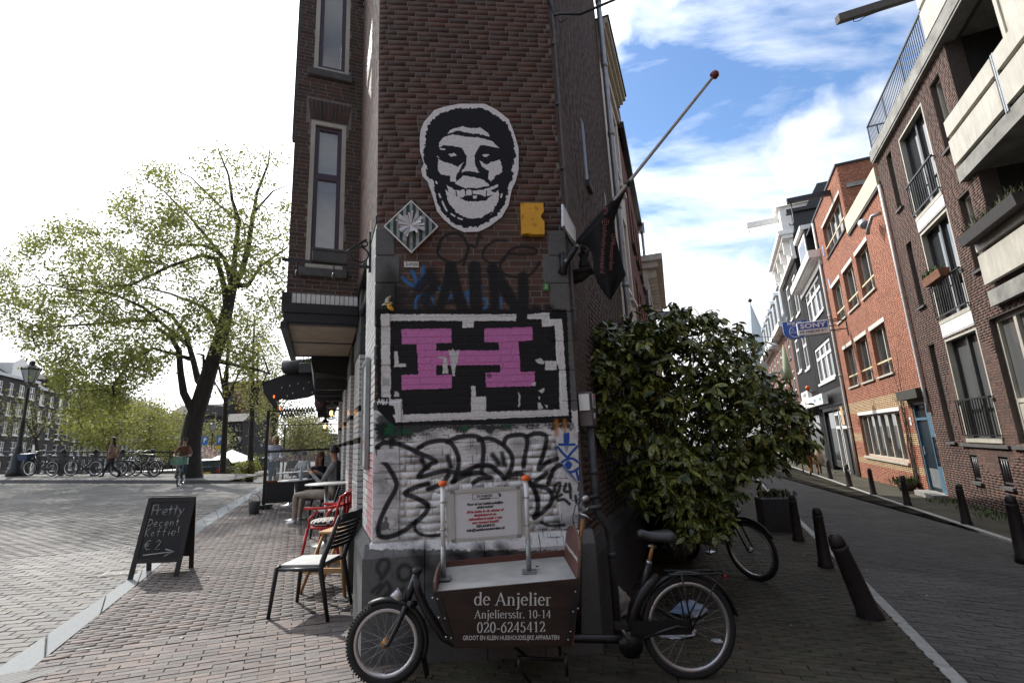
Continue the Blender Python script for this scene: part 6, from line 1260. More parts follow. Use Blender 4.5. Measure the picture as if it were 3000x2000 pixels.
b.add(vs,[(i*10+j,i*10+(j+1)%10,(i+1)*10+(j+1)%10,(i+1)*10+j) for i in range(6) for j in range(10)]+[tuple(range(9,-1,-1)),tuple(60+j for j in range(10))],sm=True); b.build('saddle',mat('saddle_vinyl',(.03,.03,.031),.4,bump=.1,bscale=200),ck)
b=MB(); b.tube([v(1785,372),v(1830,378)],.012,6); b.build('saddle_rail',steel,ck)
b=MB(); rz_=v(1890,520).z; x0_,x1_=v(1890,520).x,v(2200,510).x
b.tube([(x0_,-.055,rz_),(x1_-.03,-.055,rz_),(x1_,0,rz_+.004),(x1_-.03,.055,rz_),(x0_,.055,rz_)],.007,7)
for t in (.0,.2,.4,.6,.8): x=x0_+(x1_-x0_)*t; b.tube([(x,-.055,rz_),(x+.03,.055,rz_)],.005,6)
for s in (-.06,.06):
    b.tube([(x0_+.08,s,rz_),crr+Vector((0,s,0))],.006,6); b.tube([(x1_-.05,s,rz_),crr+Vector((0,s,0))],.006,6); b.tube([(x0_+.06,s*.6,rz_-.01),(x0_-.12,s*.4,rz_-.12)],.005,6)
b.build('rear_rack',bkblack,ck); b=MB(); b.lathe([(.02,0),(.018,.012)],10,(x1_+.0,-.0,rz_-.03),axis='x'); b.build('tail_light',mat('tail_red',(.28,.02,.01),.3),ck)
bb=v(1680,903); b=MB(); b.lathe([(.085,-.05),(.085,-.045),(.02,-.045)],18,bb,axis='y'); b.build('chainring',bkblack,ck)
b=MB(); p1=v(1625,800,-.09); p2=v(1705,980,.07); b.tube([bb+Vector((0,-.07,0)),p1],.012,6); b.tube([bb+Vector((0,.06,0)),p2],.012,6); b.build('crank',steel,ck)
b=MB(); b.box(p1.x-.045,p1.x+.045,p1.y-.07,p1.y,p1.z-.014,p1.z+.014); b.box(p2.x-.045,p2.x+.045,p2.y,p2.y+.08,p2.z-.014,p2.z+.014); b.build('pedal',plastic,ck)
b=MB(); b.box(bb.x,crr.x,-.055,-.035,.30,.39); b.build('chain_guard',bkblack,ck)
b=MB(); 
for s in (-.16,.16): b.tube([v(1070,920)+Vector((0,s,0)),v(1062,985)+Vector((0,s,0)),v(1125,1050)+Vector((0,s*1.2,0))],.012,6); b.tube([v(1312,910)+Vector((0,s,0)),v(1318,1030)+Vector((0,s,0))],.012,6)
b.tube([v(1062,985),v(1318,1000)],.01,6); b.build('kickstand',bkblack,ck)
# ---------------- notice board on two posts standing on the lid
Mb=Matrix(ck.matrix_basis) if False else BKM
def KW(zx,zy,off=0.): return BKM@K(zx,zy,off)
nbo=KW(660,555,-.06); nb=thing('notice_board','white framed shop notice between two orange capped posts on the cargo bike lid','sign',nbo); yo=-.06
def nl(zx,zy,o=yo): return KW(zx,zy,o)-nbo
orange=mat('orange_plastic',(.80,.13,.012),.4); galv=mat('galvanised',(.28,.30,.30),.45,.7,var=.15,scale=30); pw_=mat('post_white',(.74,.74,.72),.4,var=.05)
for (xt,xb,zt,zm,zb_) in ((653,657,30,372,550),(1110,1130,0,338,512)):
    o2=yo if xt<700 else yo+.0
    b=MB(); b.tube([nl(xt,zt),nl(xt+(xb-xt)*.62,zm)],.0165,12); p=b.build('post',pw_,nb)
    b=MB(); b.tube([nl(xt+(xb-xt)*.62,zm),nl(xb,zb_)],.0175,12); b.build('galvanised_sleeve',galv,p)
    c_=nl(xt,zt+2); b=MB(); b.lathe([(.028,-.012),(.031,.0),(.030,.012),(.02,.022),(.0,.025)],14,c_); b.build('cap',orange,p)
    e=nl(xb,zb_); b=MB(); b.box(e.x-.05,e.x+.05,e.y-.05,e.y+.05,e.z-.006,e.z+.004); b.build('base_plate',galv,p)
    for zz in (130,283):
        q=nl(xt+(xb-xt)*(zz-zt)/(zb_-zt),zz-(0 if xt<700 else 26)); b=MB(); b.cyl(q+Vector((0,0,-.006)),q+Vector((0,0,.006)),.0195); s=1 if xt<700 else -1; b.box(q.x,q.x+s*.03,q.y-.004,q.y+.004,q.z-.005,q.z+.005); b.build('hose_clip',steel,p)
bq=[nl(*p) for p in ((695,66),(1080,40),(1086,326),(703,355))]
def lp2(u,w): return (bq[0]*(1-u)+bq[1]*u)*(1-w)+(bq[3]*(1-u)+bq[2]*u)*w
fwd_=Vector((math.sin(BA),-math.cos(BA),0))
def slab(us,ws,d0,d1,name,m,par=nb):
    b=MB(); q=[lp2(us[0],ws[0]),lp2(us[1],ws[0]),lp2(us[1],ws[1]),lp2(us[0],ws[1])]; b.add([p+fwd_*d1 for p in q]+[p+fwd_*d0 for p in q],[(0,1,2,3),(7,6,5,4)]+[(i,(i+1)%4,(i+1)%4+4,i+4) for i in range(4)]); return b.build(name,m,par)
slab((-.07,1.07),(.03,.99),-.012,-.006,'backing_sheet',mat('pale_backing',(.58,.57,.54),.6,var=.06))
fr_=slab((0,1),(0,1),-.006,.006,'whiteboard',mat('whiteboard',(.66,.66,.66),.35,var=.03))
alf=mat('alu_frame',(.52,.52,.51),.35,.6,var=.05); crn=mat('grey_corner',(.20,.20,.20),.4)
for us,ws in (((.06,.94),(0,.065)),((.06,.94),(.935,1)),((0,.052),(.07,.93)),((.948,1),(.07,.93))): slab(us,ws,.004,.014,'frame_rail',alf,fr_)
for us in ((0,.06),(.94,1)):
    for ws in ((0,.07),(.93,1)): slab(us,ws,.004,.016,'frame_corner',crn,fr_)
wd_=(bq[1]-bq[0]); bang=math.atan2(wd_.z,math.hypot(wd_.x,wd_.y)); brz=math.atan2(wd_.y,wd_.x)
redp=mat('notice_red',(.42,.03,.045),.6,var=.02); blkp=mat('notice_black',(.015,.015,.016),.6,var=.02)
tl=[('DE ANJELIER',.045,.155,blkp,0),('Voor al uw huishoudelijke',.048,.30,blkp,.28),('elektronica!',.048,.365,blkp,.28),('Af te halen in de winkel of',.048,.445,redp,.28),('thuisbezorgd en',.048,.515,redp,.28),('geïnstalleerd zoals u van',.048,.585,redp,.28),('ons gewend bent!!!',.048,.655,redp,.28),('020-6245412',.048,.725,blkp,.28),('info@anjelieramsterdam.nl',.048,.79,blkp,.28)]
Wb=wd_.length; Hb_=(bq[3]-bq[0]).length
for i,(s,sz,w,m,sh_) in enumerate(tl):
    p=lp2(.485,w+.0)+fwd_*.0075; text(s,sz*Hb_*1.36,m,fr_,p,(0,-bang-R(1.0*(w-.1)),brz),shear=sh_,bold=.0011 if i else .0003,sx=1.06 if i else .95)
for us,ws in (((.31,.69),(.10,.106)),((.31,.69),(.208,.214)),((.31,.316),(.10,.21)),((.684,.69),(.10,.15)),((.42,.57),(.195,.22)),((.69,.72),(.13,.19))): slab(us,ws,.0066,.0074,'logo_line',blkp,fr_)
# ================================================================ SANDWICH BOARD
fl0,fr0,bl0,br0=gp(406,1697),gp(534,1677),gp(463,1666),gp(584,1653)
tl_=at(430,1475,(fl0.y+bl0.y)/2); sbz=.93
ctr=(fl0+fr0+bl0+br0)/4+Vector((-.02,-.12,0)); ax=(fr0-fl0).normalized(); sa=R(13); ax=Vector((math.cos(sa),math.sin(sa),0)); 
bw=(fr0-fl0).length; dep=((bl0+br0)/2-(fl0+fr0)/2); dpt=abs(dep.dot(Vector((-ax.y,ax.x,0))))
sbT=thing('chalkboard_sign','black folding pavement chalkboard advertising coffee beside the pale kerb','pavement sign',ctr,rot=(Matrix.Rotation(sa,4,'Z')@Matrix.Rotation(math.atan(TILT*math.cos(sa)),4,'Y')).to_euler())
wd2=.53; hh2=.93; cbm=mat('chalkboard_black',(.017,.018,.018),.7,var=.35,scale=4); chm=mat('chalk',(.50,.50,.49),.95,var=.35,scale=60); bfr=mat('board_frame',(.014,.013,.012),.55)
def leaf_board(sgn,txt):
    ang=math.atan2(dpt/2,hh2); M=Matrix.Translation((0,0,hh2*math.cos(ang)))@Matrix.Rotation(sgn*ang,4,'X')
    b=MB(); b.T=M; L2=hh2; t0,t1=(-.012,.012)
    b.box(-wd2/2,-wd2/2+.05,t0,t1,-L2,0); b.box(wd2/2-.05,wd2/2,t0,t1,-L2,0); b.box(-wd2/2+.05,wd2/2-.05,t0,t1,-.055,0); b.box(-wd2/2+.05,wd2/2-.05,t0,t1,-L2+.17,-L2+.225)
    p=b.build('frame_front' if txt else 'frame_back',bfr,sbT)
    b=MB(); b.T=M; b.box(-wd2/2+.05,wd2/2-.05,-.005,.005,-L2+.225,-.055); b.build('board',cbm,p)
    return M,p
M,p=leaf_board(-1,True); leaf_board(1,False)
b=MB(); b.box(-wd2/2,wd2/2,-.02,.02,hh2*.985,hh2*.998); b.build('top_hinge',bfr,sbT)
# handwriting strokes in board coordinates (x right, z down from the top as fractions)
HW={'P':[[(0,0),(0,1)],[(0,.05),(.5,.0),(.6,.3),(.45,.5),(0,.55)]],'r':[[(0,.45),(0,1)],[(0,.6),(.2,.45),(.4,.5)]],'e':[[(0,.75),(.45,.7),(.4,.48),(.15,.45),(0,.7),(.1,.95),(.45,.95)]],'t':[[(.2,.1),(.2,1)],[(0,.45),(.45,.4)]],'y':[[(0,.45),(.2,.8)],[(.5,.4),(.0,1.25)]],
'D':[[(0,.05),(0,1)],[(0,.05),(.5,.25),(.55,.65),(0,1)]],'c':[[(.45,.5),(.15,.5),(0,.75),(.15,1),(.45,.95)]],'n':[[(0,.45),(0,1)],[(0,.6),(.25,.45),(.4,.6),(.4,1)]],'K':[[(0,.0),(0,1)],[(.5,.05),(0,.55),(.5,1)]],'o':[[(.2,.5),(.0,.75),(.2,1),(.42,.75),(.2,.5)]],'f':[[(.45,.05),(.2,.1),(.15,1)],[(0,.5),(.4,.45)]],'i':[[(.1,.5),(.1,1)],[(.1,.25),(.12,.3)]],'!':[[(.1,0),(.1,.7)],[(.1,.92),(.11,.97)]],'€':[[(.6,.1),(.3,.05),(.05,.35),(.1,.8),(.4,1),(.65,.9)],[(-.1,.42),(.45,.36)],[(-.1,.6),(.42,.55)]],'2':[[(0,.25),(.25,.0),(.5,.2),(.35,.55),(0,1),(.6,.95)]],' ':[]}
b=MB(); b.T=M
def chalk(s,x,z,h,w=.006,adv=.78,dbl=False):
    for ch in s:
        for st in HW[ch]:
            P=[(x+a*h*.8+random.gauss(0,.0015),-.0065,-(z+c*h)) for a,c in st]
            b.tube(P,w/2,4); 
            if dbl: b.tube([(a+.008,y_,c+.006) for a,y_,c in P],w*.35,4)
        x+=h*(adv*.8 if ch!=' ' else .3)*( .6 if ch in 'i!' else 1)
chalk('Pretty',-.19,.09,.125,.005,.60,True); chalk('Decent',-.195,.25,.095,.007,.80); chalk('Koffie!',-.20,.355,.105,.007,.74); chalk('€2',-.17,.50,.11,.008,1.3)
for st in ([(-.165,.67),(0,.655),(.16,.64)],[(.06,.61),(.16,.64),(.06,.69)]): b.tube([(a,-.0065,-c) for a,c in st],.006,4)
b.build('chalk_lettering',chm,p)
# ================================================================ BOLLARDS, PLANTER
cast=mat('cast_iron',(.022,.016,.015),.55,var=.25,scale=10,bump=.25,bscale=60)
bol=[((2552,1810),(2441,1562),'leaning brown bollard tilted far over at the kerb, nearest of all'),((2420,1662),(2396,1483),'upright bollard just behind the leaning one'),((2340,1585),(2329,1445),'bollard at the right end of the grey planter box'),((2283,1545),(2276,1427),'bollard half hidden behind the grey planter box'),((2833,1535),(2797,1415),'bollard in front of the two small barred basement windows'),((2660,1480),(2645,1391),'bollard in front of the potted plant near the blue door'),((2560,1448),(2548,1370),'bollard in front of the wide ground floor window, at its left edge'),((2490,1425),(2482,1358),'bollard before the downpipe where the red house begins, with a round sticker'),((2433,1401),(2422,1345),'bollard beside the person in the beige coat, farthest of the row'),((3003,1640),(2986,1446),'bollard at the right border before the brown brick house')]
def bollard(h,r,lab,P,rot=(0,0,0),sticker=False):
    t=thing('bollard',lab,'bollard',P,rot=rot,group='cast iron bollards along the side street'); 
    b=MB(); b.lathe([(r*1.18,-.05),(r*1.15,.05),(r*1.0,.08),(r*.74,h*.8),(r*.80,h*.815),(r*.80,h*.85),(r*.70,h*.86)],14); b.build('shaft',cast,t)
    b=MB(); b.lathe([(r*.70,h*.86),(r*.72,h*.90),(r*.6,h*.96),(r*.3,h*.99),(.005,h)],14); b.build('cap',cast,t)
    if sticker: b=MB(); b.lathe([(.045,-r*.95),(.045,-r*.98)],12,(0,0,h*.7),axis='y'); b.build('sticker',paper,t)
for i,(pb,pt,lab) in enumerate(bol):
    P=gp(*pb); T=at(pt[0],pt[1],P.y+(-.1 if i==0 else 0)); h=(T-P).length if i==0 else T.z-P.z; d=(T-P)
    bollard(h,.08 if h<.8 else .094,lab,P,rot=(Vector((0,0,1)).rotation_difference(d.normalized()).to_euler() if i==0 else (0,0,0)),sticker=i==7)
pa=gp(2268,1548); pb_=gp(2335,1575); t=thing('planter','square dark grey planter box with low dry plants at the kerb','planter',gp(2295,1560),R(-10))
b=MB(); hgt=at(2270,1450,pa.y).z-pa.z; b.box(-.3,.3,0,.42,-.05,hgt,ch=.02); b.build('box',mat('planter_grey',(.045,.045,.046),.6,var=.15),t)
lv=[]; lf=[]
def tuft(V,Fc,c,n,h,sp,w=.012):
    for i in range(n):
        a=random.random()*2*PI; p=Vector(c)+Vector((random.gauss(0,sp),random.gauss(0,sp),0)); q=p+Vector((math.cos(a)*h*.6*random.random(),math.sin(a)*h*.6*random.random(),h*random.uniform(.5,1.1))); m=(p+q)/2+Vector((0,0,h*.15)); s=Vector((-math.sin(a),math.cos(a),0))*w; k=len(V)
        V+= [p-s*.5,p+s*.5,m+s,m-s,q]; Fc+=[(k,k+1,k+2),(k,k+2,k+3),(k+3,k+2,k+4)]
V_,F2_=[],[]
for i in range(5): tuft(V_,F2_,(-.2+.1*i,.2,hgt),40,.13,.08)
np_mesh('plant',[tuple(p) for p in V_],F2_,mat('dry_plant',(.07,.075,.03),.8,var=.4,rnd=.4),t,'stuff')
# weeds along the foot of the right hand houses, potted plants
weed=mat('weed_green',(.055,.10,.022),.7,var=.3,rnd=.3)
V_,F2_=[],[]
for (px,py,n) in ((2600,1405,60),(2545,1392,40),(2580,1402,50),(2630,1410,60),(2520,1388,40),(2770,1470,70),(2865,1490,50),(2950,1505,80),(2480,1385,30),(2960,1520,60)): P=gp(px,py); tuft(V_,F2_,P,n*2,.10,.28,.011)
o=np_mesh('weeds',[tuple(p) for p in V_],F2_,weed,None,'stuff'); tag(o,'green weeds growing at the foot of the right hand houses','weeds')
P=gp(2660,1440); t=thing('potted_plant','leafy green plant in a dark tub left of the blue door','potted plant',FR2.w(-2.2,-.35,gz(11.5)-.0)); 
b=MB(); b.lathe([(.2,0),(.3,.28),(.28,.28),(.25,.2)],14); b.build('pot',mat('dark_pot',(.03,.025,.022),.7),t); V_,F2_=[],[]; tuft(V_,F2_,(0,0,.2),150,.28,.16,.02); np_mesh('foliage',[tuple(p) for p in V_],F2_,weed,t,'stuff')
# litter by the wall
def crumple(name,label,P,sx,sy,sz,m,seed):
    r=random.Random(seed); b=MB(); n=10; vs=[];k=7
    for i in range(k+1):
        th=PI*i/k
        for j in range(n): a=2*PI*j/n; q=1+r.uniform(-.3,.25); vs.append((math.sin(th)*math.cos(a)*sx*q,math.sin(th)*math.sin(a)*sy*q,sz*(1-math.cos(th))/2*(1+r.uniform(-.2,.2))+.0))
    b.add(vs,[(i*n+j,i*n+(j+1)%n,(i+1)*n+(j+1)%n,(i+1)*n+j) for i in range(k) for j in range(n)]); return tag(b.build(name,m,None,P),label,'litter')
crumple('paper_bag','crumpled white paper bag lying against the plinth behind the cargo bike',gp(1825,1835)+Vector((0,.25,0)),.13,.1,.24,mat('dirty_white',(.42,.41,.37),.9,var=.25,scale=12),1)
crumple('plastic_bag','white and blue plastic bag on the pavement behind the rear wheel',gp(2065,1850)+Vector((0,.35,0)),.16,.09,.13,mat('plastic_white_blue',(.06,.22,.48),.4,col2=(.62,.64,.66),scale=7),2)
crumple('plastic_bag','flattened white plastic bag lying behind the rear wheel spokes',gp(2000,1890)+Vector((0,.2,0)),.17,.1,.05,mat('plastic_white',(.50,.52,.54),.4,var=.2,scale=10),3)
crumple('plastic_bag','small pale plastic scrap right of the rear wheel',gp(2115,1895)+Vector((0,.1,0)),.05,.04,.02,MATS['plastic_white'],4)
# trodden gum and petals, loose grit
V_,F2_=[],[]
rg=random.Random(3)
def flake(x,y,r,h=.012):
    k=len(V_); n=6; z=gz(x)+h; V_.append((x,y,z+.002))
    for i in range(n): a=2*PI*i/n; q=r*rg.uniform(.6,1.2); V_.append((x+math.cos(a)*q*1.3,y+math.sin(a)*q,z))
    for i in range(n): F2_.append((k,k+1+i,k+1+(i+1)%n))
for i in range(110):
    t=rg.uniform(0,9); s=rg.uniform(.1,2.3); p=Vector((KI[0].x,KI[0].y,0))+DL*t-NL*s; flake(p.x,p.y,rg.uniform(.006,.016))
for i in range(150):
    t=rg.uniform(1,12); s=rg.uniform(.3,3.0); p=B0+DR*t-NR*s; flake(p.x,p.y,rg.uniform(.004,.012))
o=np_mesh('litter_flakes',V_,F2_,mat('pale_flakes',(.40,.39,.36),.8,var=.2,rnd=.4),None,'stuff'); tag(o,'pale trodden gum and petals scattered over the pavements','litter')
V_,F2_=[],[]
for i in range(90):
    t=rg.uniform(.2,7); s=rg.uniform(.05,1.2)**1.3; p=Vector((KI[0].x,KI[0].y,0))+DL*t-NL*(2.2-s*.9); tuft(V_,F2_,(p.x,p.y,gz(p.x)),2,.018,.012,.004)
o=np_mesh('joint_weeds',[tuple(p) for p in V_],F2_,weed,None,'stuff'); tag(o,'tiny weeds in the brick joints near the house wall','weeds')
# ================================================================ BUSH
def leafmesh(l,w):
    vs=[(0,0,0)]; 
    for t,k in ((.25,.75),(.55,1.),(.82,.6)):
        z=-.10*t*t*l; vs+=[(t*l,-w*k/2,z+.12*w),(t*l,0,z),(t*l,w*k/2,z+.12*w)]
    vs.append((l,0,-.16*l)); fs=[(0,1,2),(0,2,3),(1,4,5,2),(2,5,6,3),(4,7,8,5),(5,8,9,6),(7,10,8),(8,10,9)]
    return vs,fs
def spotted(name,c1,c2,spot,sc=70,th=.60):
    m,nt,b=nodes(name); N=nt.nodes; L=nt.links; tc=N.new('ShaderNodeTexCoord'); oi=N.new('ShaderNodeObjectInfo'); ge=N.new('ShaderNodeNewGeometry')
    ad=N.new('ShaderNodeMath'); ad.operation='ADD'; L.new(oi.outputs['Random'],ad.inputs[0]); L.new(ge.outputs['Random Per Island'],ad.inputs[1]); fr=N.new('ShaderNodeMath'); fr.operation='FRACT'; L.new(ad.outputs[0],fr.inputs[0])
    va=N.new('ShaderNodeVectorMath'); va.operation='ADD'; L.new(tc.outputs['Object'],va.inputs[0]); L.new(fr.outputs[0],va.inputs[1])
    no=N.new('ShaderNodeTexNoise'); no.inputs['Scale'].default_value=sc; no.inputs['Detail'].default_value=3; L.new(va.outputs[0],no.inputs[0])
    a2=N.new('ShaderNodeMath'); a2.operation='MULTIPLY_ADD'; a2.inputs[1].default_value=.16; L.new(fr.outputs[0],a2.inputs[0]); L.new(no.outputs[0],a2.inputs[2])
    cr=N.new('ShaderNodeValToRGB'); cr.color_ramp.elements[0].position=th+.03; cr.color_ramp.elements[1].position=th+.09; cr.color_ramp.elements[0].color=(0,0,0,1); L.new(a2.outputs[0],cr.inputs[0])
    mx=N.new('ShaderNodeMix'); mx.data_type='RGBA'; mx.inputs['A'].default_value=(*c1,1); mx.inputs['B'].default_value=(*c2,1); L.new(fr.outputs[0],mx.inputs['Factor'])
    m2=N.new('ShaderNodeMix'); m2.data_type='RGBA'; L.new(cr.outputs[0],m2.inputs['Factor']); L.new(mx.outputs['Result'],m2.inputs['A']); m2.inputs['B'].default_value=(*spot,1)
    L.new(m2.outputs['Result'],b.inputs['Base Color']); b.inputs['Roughness'].default_value=.34; b.inputs['Specular IOR Level'].default_value=.5; b.inputs['Transmission Weight'].default_value=0
    MATS[name]=m; return m
auc=spotted('aucuba_leaf',(.022,.048,.013),(.075,.115,.028),(.34,.35,.065),th=.57)
bb0=gp(1990,1600); bush=thing('aucuba_bush','large spotted laurel bush spreading over the side street pavement','bush',bb0)
rb_=random.Random(12)
blobs=[(1765,1010,5.3,.28),(1745,1130,5.05,.26),(1990,1120,5.7,.5),(2090,1150,5.9,.5),(1920,1160,5.5,.42),(2050,1300,5.5,.42),(2230,1330,5.9,.26),(2180,1200,6.0,.4),(1840,1000,5.5,.36),(1930,975,5.7,.40),(2050,990,5.9,.38),(2150,1020,6.1,.33),(1790,1080,5.2,.32),(1880,1080,5.3,.5),(2010,1090,5.4,.55),(2140,1110,5.7,.5),(2235,1150,6.0,.33),(2320,1250,6.2,.32),(2270,1270,6.,.4),(2160,1240,5.6,.5),(2030,1240,5.2,.5),(1900,1230,5.1,.45),(1810,1260,5.0,.28),(1960,1370,5.0,.36),(2080,1370,5.2,.4),(2190,1340,5.6,.3),(1990,1470,5.0,.26),(2090,1460,5.2,.25),(1890,1030,5.0,.33),(2000,1000,5.1,.4),(2120,1190,5.3,.4),(1860,1400,5.15,.22),(1900,1320,5.05,.3),(2015,1540,4.9,.12),(2095,1530,5.1,.16),(1950,1450,5.0,.28),(2330,1300,6.1,.24),(2280,1200,6.2,.25)]
tips=[]
for (px,py,Y,r) in blobs:
    c=at(px,py,Y)
    for k in range(int(20+75*r)):
        d=Vector((rb_.gauss(0,1),rb_.gauss(0,1)-.35,rb_.gauss(0,1)+.25)).normalized(); p=c+Vector((d.x*r,d.y*r,d.z*r*.95))*(rb_.uniform(.55,1.08)); tips.append((p,d))
items=[]
for p,d in tips:
    up=(d*.55+Vector((0,0,.8))+Vector((rb_.gauss(0,.25),rb_.gauss(0,.25),0))).normalized(); a0=rb_.random()*6.28; n=rb_.randint(4,7)
    x=up.orthogonal().normalized(); y=up.cross(x)
    for i in range(n):
        a=a0+i*2.4; el=rb_.uniform(-.75,.35); l=rb_.uniform(.07,.155)
        dr=(x*math.cos(a)+y*math.sin(a))*math.cos(el)+up*math.sin(el); dr=(dr+Vector((0,0,-.28))).normalized()
        sd2=up.cross(dr); sd2=sd2.normalized() if sd2.length>.05 else dr.orthogonal().normalized(); nn=dr.cross(sd2).normalized()
        tw=rb_.gauss(0,.35); sd2,nn=sd2*math.cos(tw)+nn*math.sin(tw),nn*math.cos(tw)-sd2*math.sin(tw)
        items.append((p+up*rb_.uniform(-.02,.03)-bb0,dr,sd2,nn,l,l*rb_.uniform(.34,.46)))
eye=EYE-bb0; items.sort(key=lambda t:(t[0]-eye).length)
lm_={}
for (p,dr,s2,nn,l,w) in items[:300]:
    k=(round(l,2),round(w,2))
    if k not in lm_: vs,fs=leafmesh(*k); me=bpy.data.meshes.new('leaf'); me.from_pydata(vs,[],fs); me.materials.append(auc); me.polygons.foreach_set('use_smooth',[True]*len(fs)); lm_[k]=me
    o=link('leaf',lm_[k],bush); o.matrix_basis=Matrix(((dr.x,s2.x,nn.x,p.x),(dr.y,s2.y,nn.y,p.y),(dr.z,s2.z,nn.z,p.z),(0,0,0,1)))
V=[];T=[]
for (p,dr,s2,nn,l,w) in items[300:]:
    vs,fs=leafmesh(l,w); k=len(V); V+=[tuple(p+dr*a+s2*b_+nn*c) for a,b_,c in vs]
    for f in fs:
        if len(f)==3: T.append((k+f[0],k+f[1],k+f[2]))
        else: T+= [(k+f[0],k+f[1],k+f[2]),(k+f[0],k+f[2],k+f[3])]
np_mesh('foliage',V,T,auc,bush,'stuff',smooth=True)
stem_m=mat('bush_stem',(.035,.04,.02),.7,var=.3); b=MB(); bases=[gp(x,y)-bb0 for x,y in ((1880,1600),(1930,1610),(1990,1600),(2040,1590),(1960,1580),(1910,1590))]
for (px,py,Y,r) in blobs:
    c=at(px,py,Y)-bb0
    for k in range(3):
        s=rb_.choice(bases); e=c+Vector((rb_.gauss(0,r*.4),rb_.gauss(0,r*.4),rb_.gauss(0,r*.4))); m=s.lerp(e,.45)+Vector((rb_.gauss(0,.12),rb_.gauss(0,.12),.25)); b.tube([s,s.lerp(m,.5)+Vector((rb_.gauss(0,.04),0,.08)),m,m.lerp(e,.5)+Vector((0,rb_.gauss(0,.05),.05)),e],[.02,.016,.012,.008,.004],5)
for i in range(0,len(tips),3):
    p,d=tips[i]; q=p-bb0; b.tube([q-d*.3-Vector((0,0,.12)),q-d*.1-Vector((0,0,.03)),q],[.006,.005,.003],4)
b.build('stem',stem_m,bush)['kind']='stuff'
# soil and dead leaves at its foot
crumple('litter_heap','heap of dark soil and dead leaves at the foot of the bush',gp(1930,1640),.5,.35,.12,mat('dark_soil',(.02,.018,.013),.95,var=.3,scale=20,bump=.5),9)
# ================================================================ TREES
bark=mat('bark',(.030,.025,.020),.95,var=.35,scale=6,bump=.8,bscale=14,stretch=(3,3,.6))
def leafmat(name,c1,c2):
    m,nt,b=nodes(name); N=nt.nodes; L=nt.links; ge=N.new('ShaderNodeNewGeometry'); mx=N.new('ShaderNodeMix'); mx.data_type='RGBA'; mx.inputs['A'].default_value=(*c1,1); mx.inputs['B'].default_value=(*c2,1); L.new(ge.outputs['Random Per Island'],mx.inputs['Factor']); L.new(mx.outputs['Result'],b.inputs['Base Color']); b.inputs['Roughness'].default_value=.55
    tr=N.new('ShaderNodeBsdfTranslucent'); L.new(mx.outputs['Result'],tr.inputs[0]); ms=N.new('ShaderNodeMixShader'); ms.inputs[0].default_value=.58; L.new(b.outputs[0],ms.inputs[1]); L.new(tr.outputs[0],ms.inputs[2]); L.new(ms.outputs[0],N['Material Output'].inputs[0]); return m
lf_big=leafmat('elm_leaf',(.12,.14,.026),(.25,.26,.065)); lf_yel=leafmat('spring_leaf',(.12,.13,.026),(.23,.23,.06)); lf_far=leafmat('far_leaf',(.10,.105,.035),(.20,.195,.075)); lf_dk=leafmat('hedge_leaf',(.03,.05,.015),(.07,.09,.03))
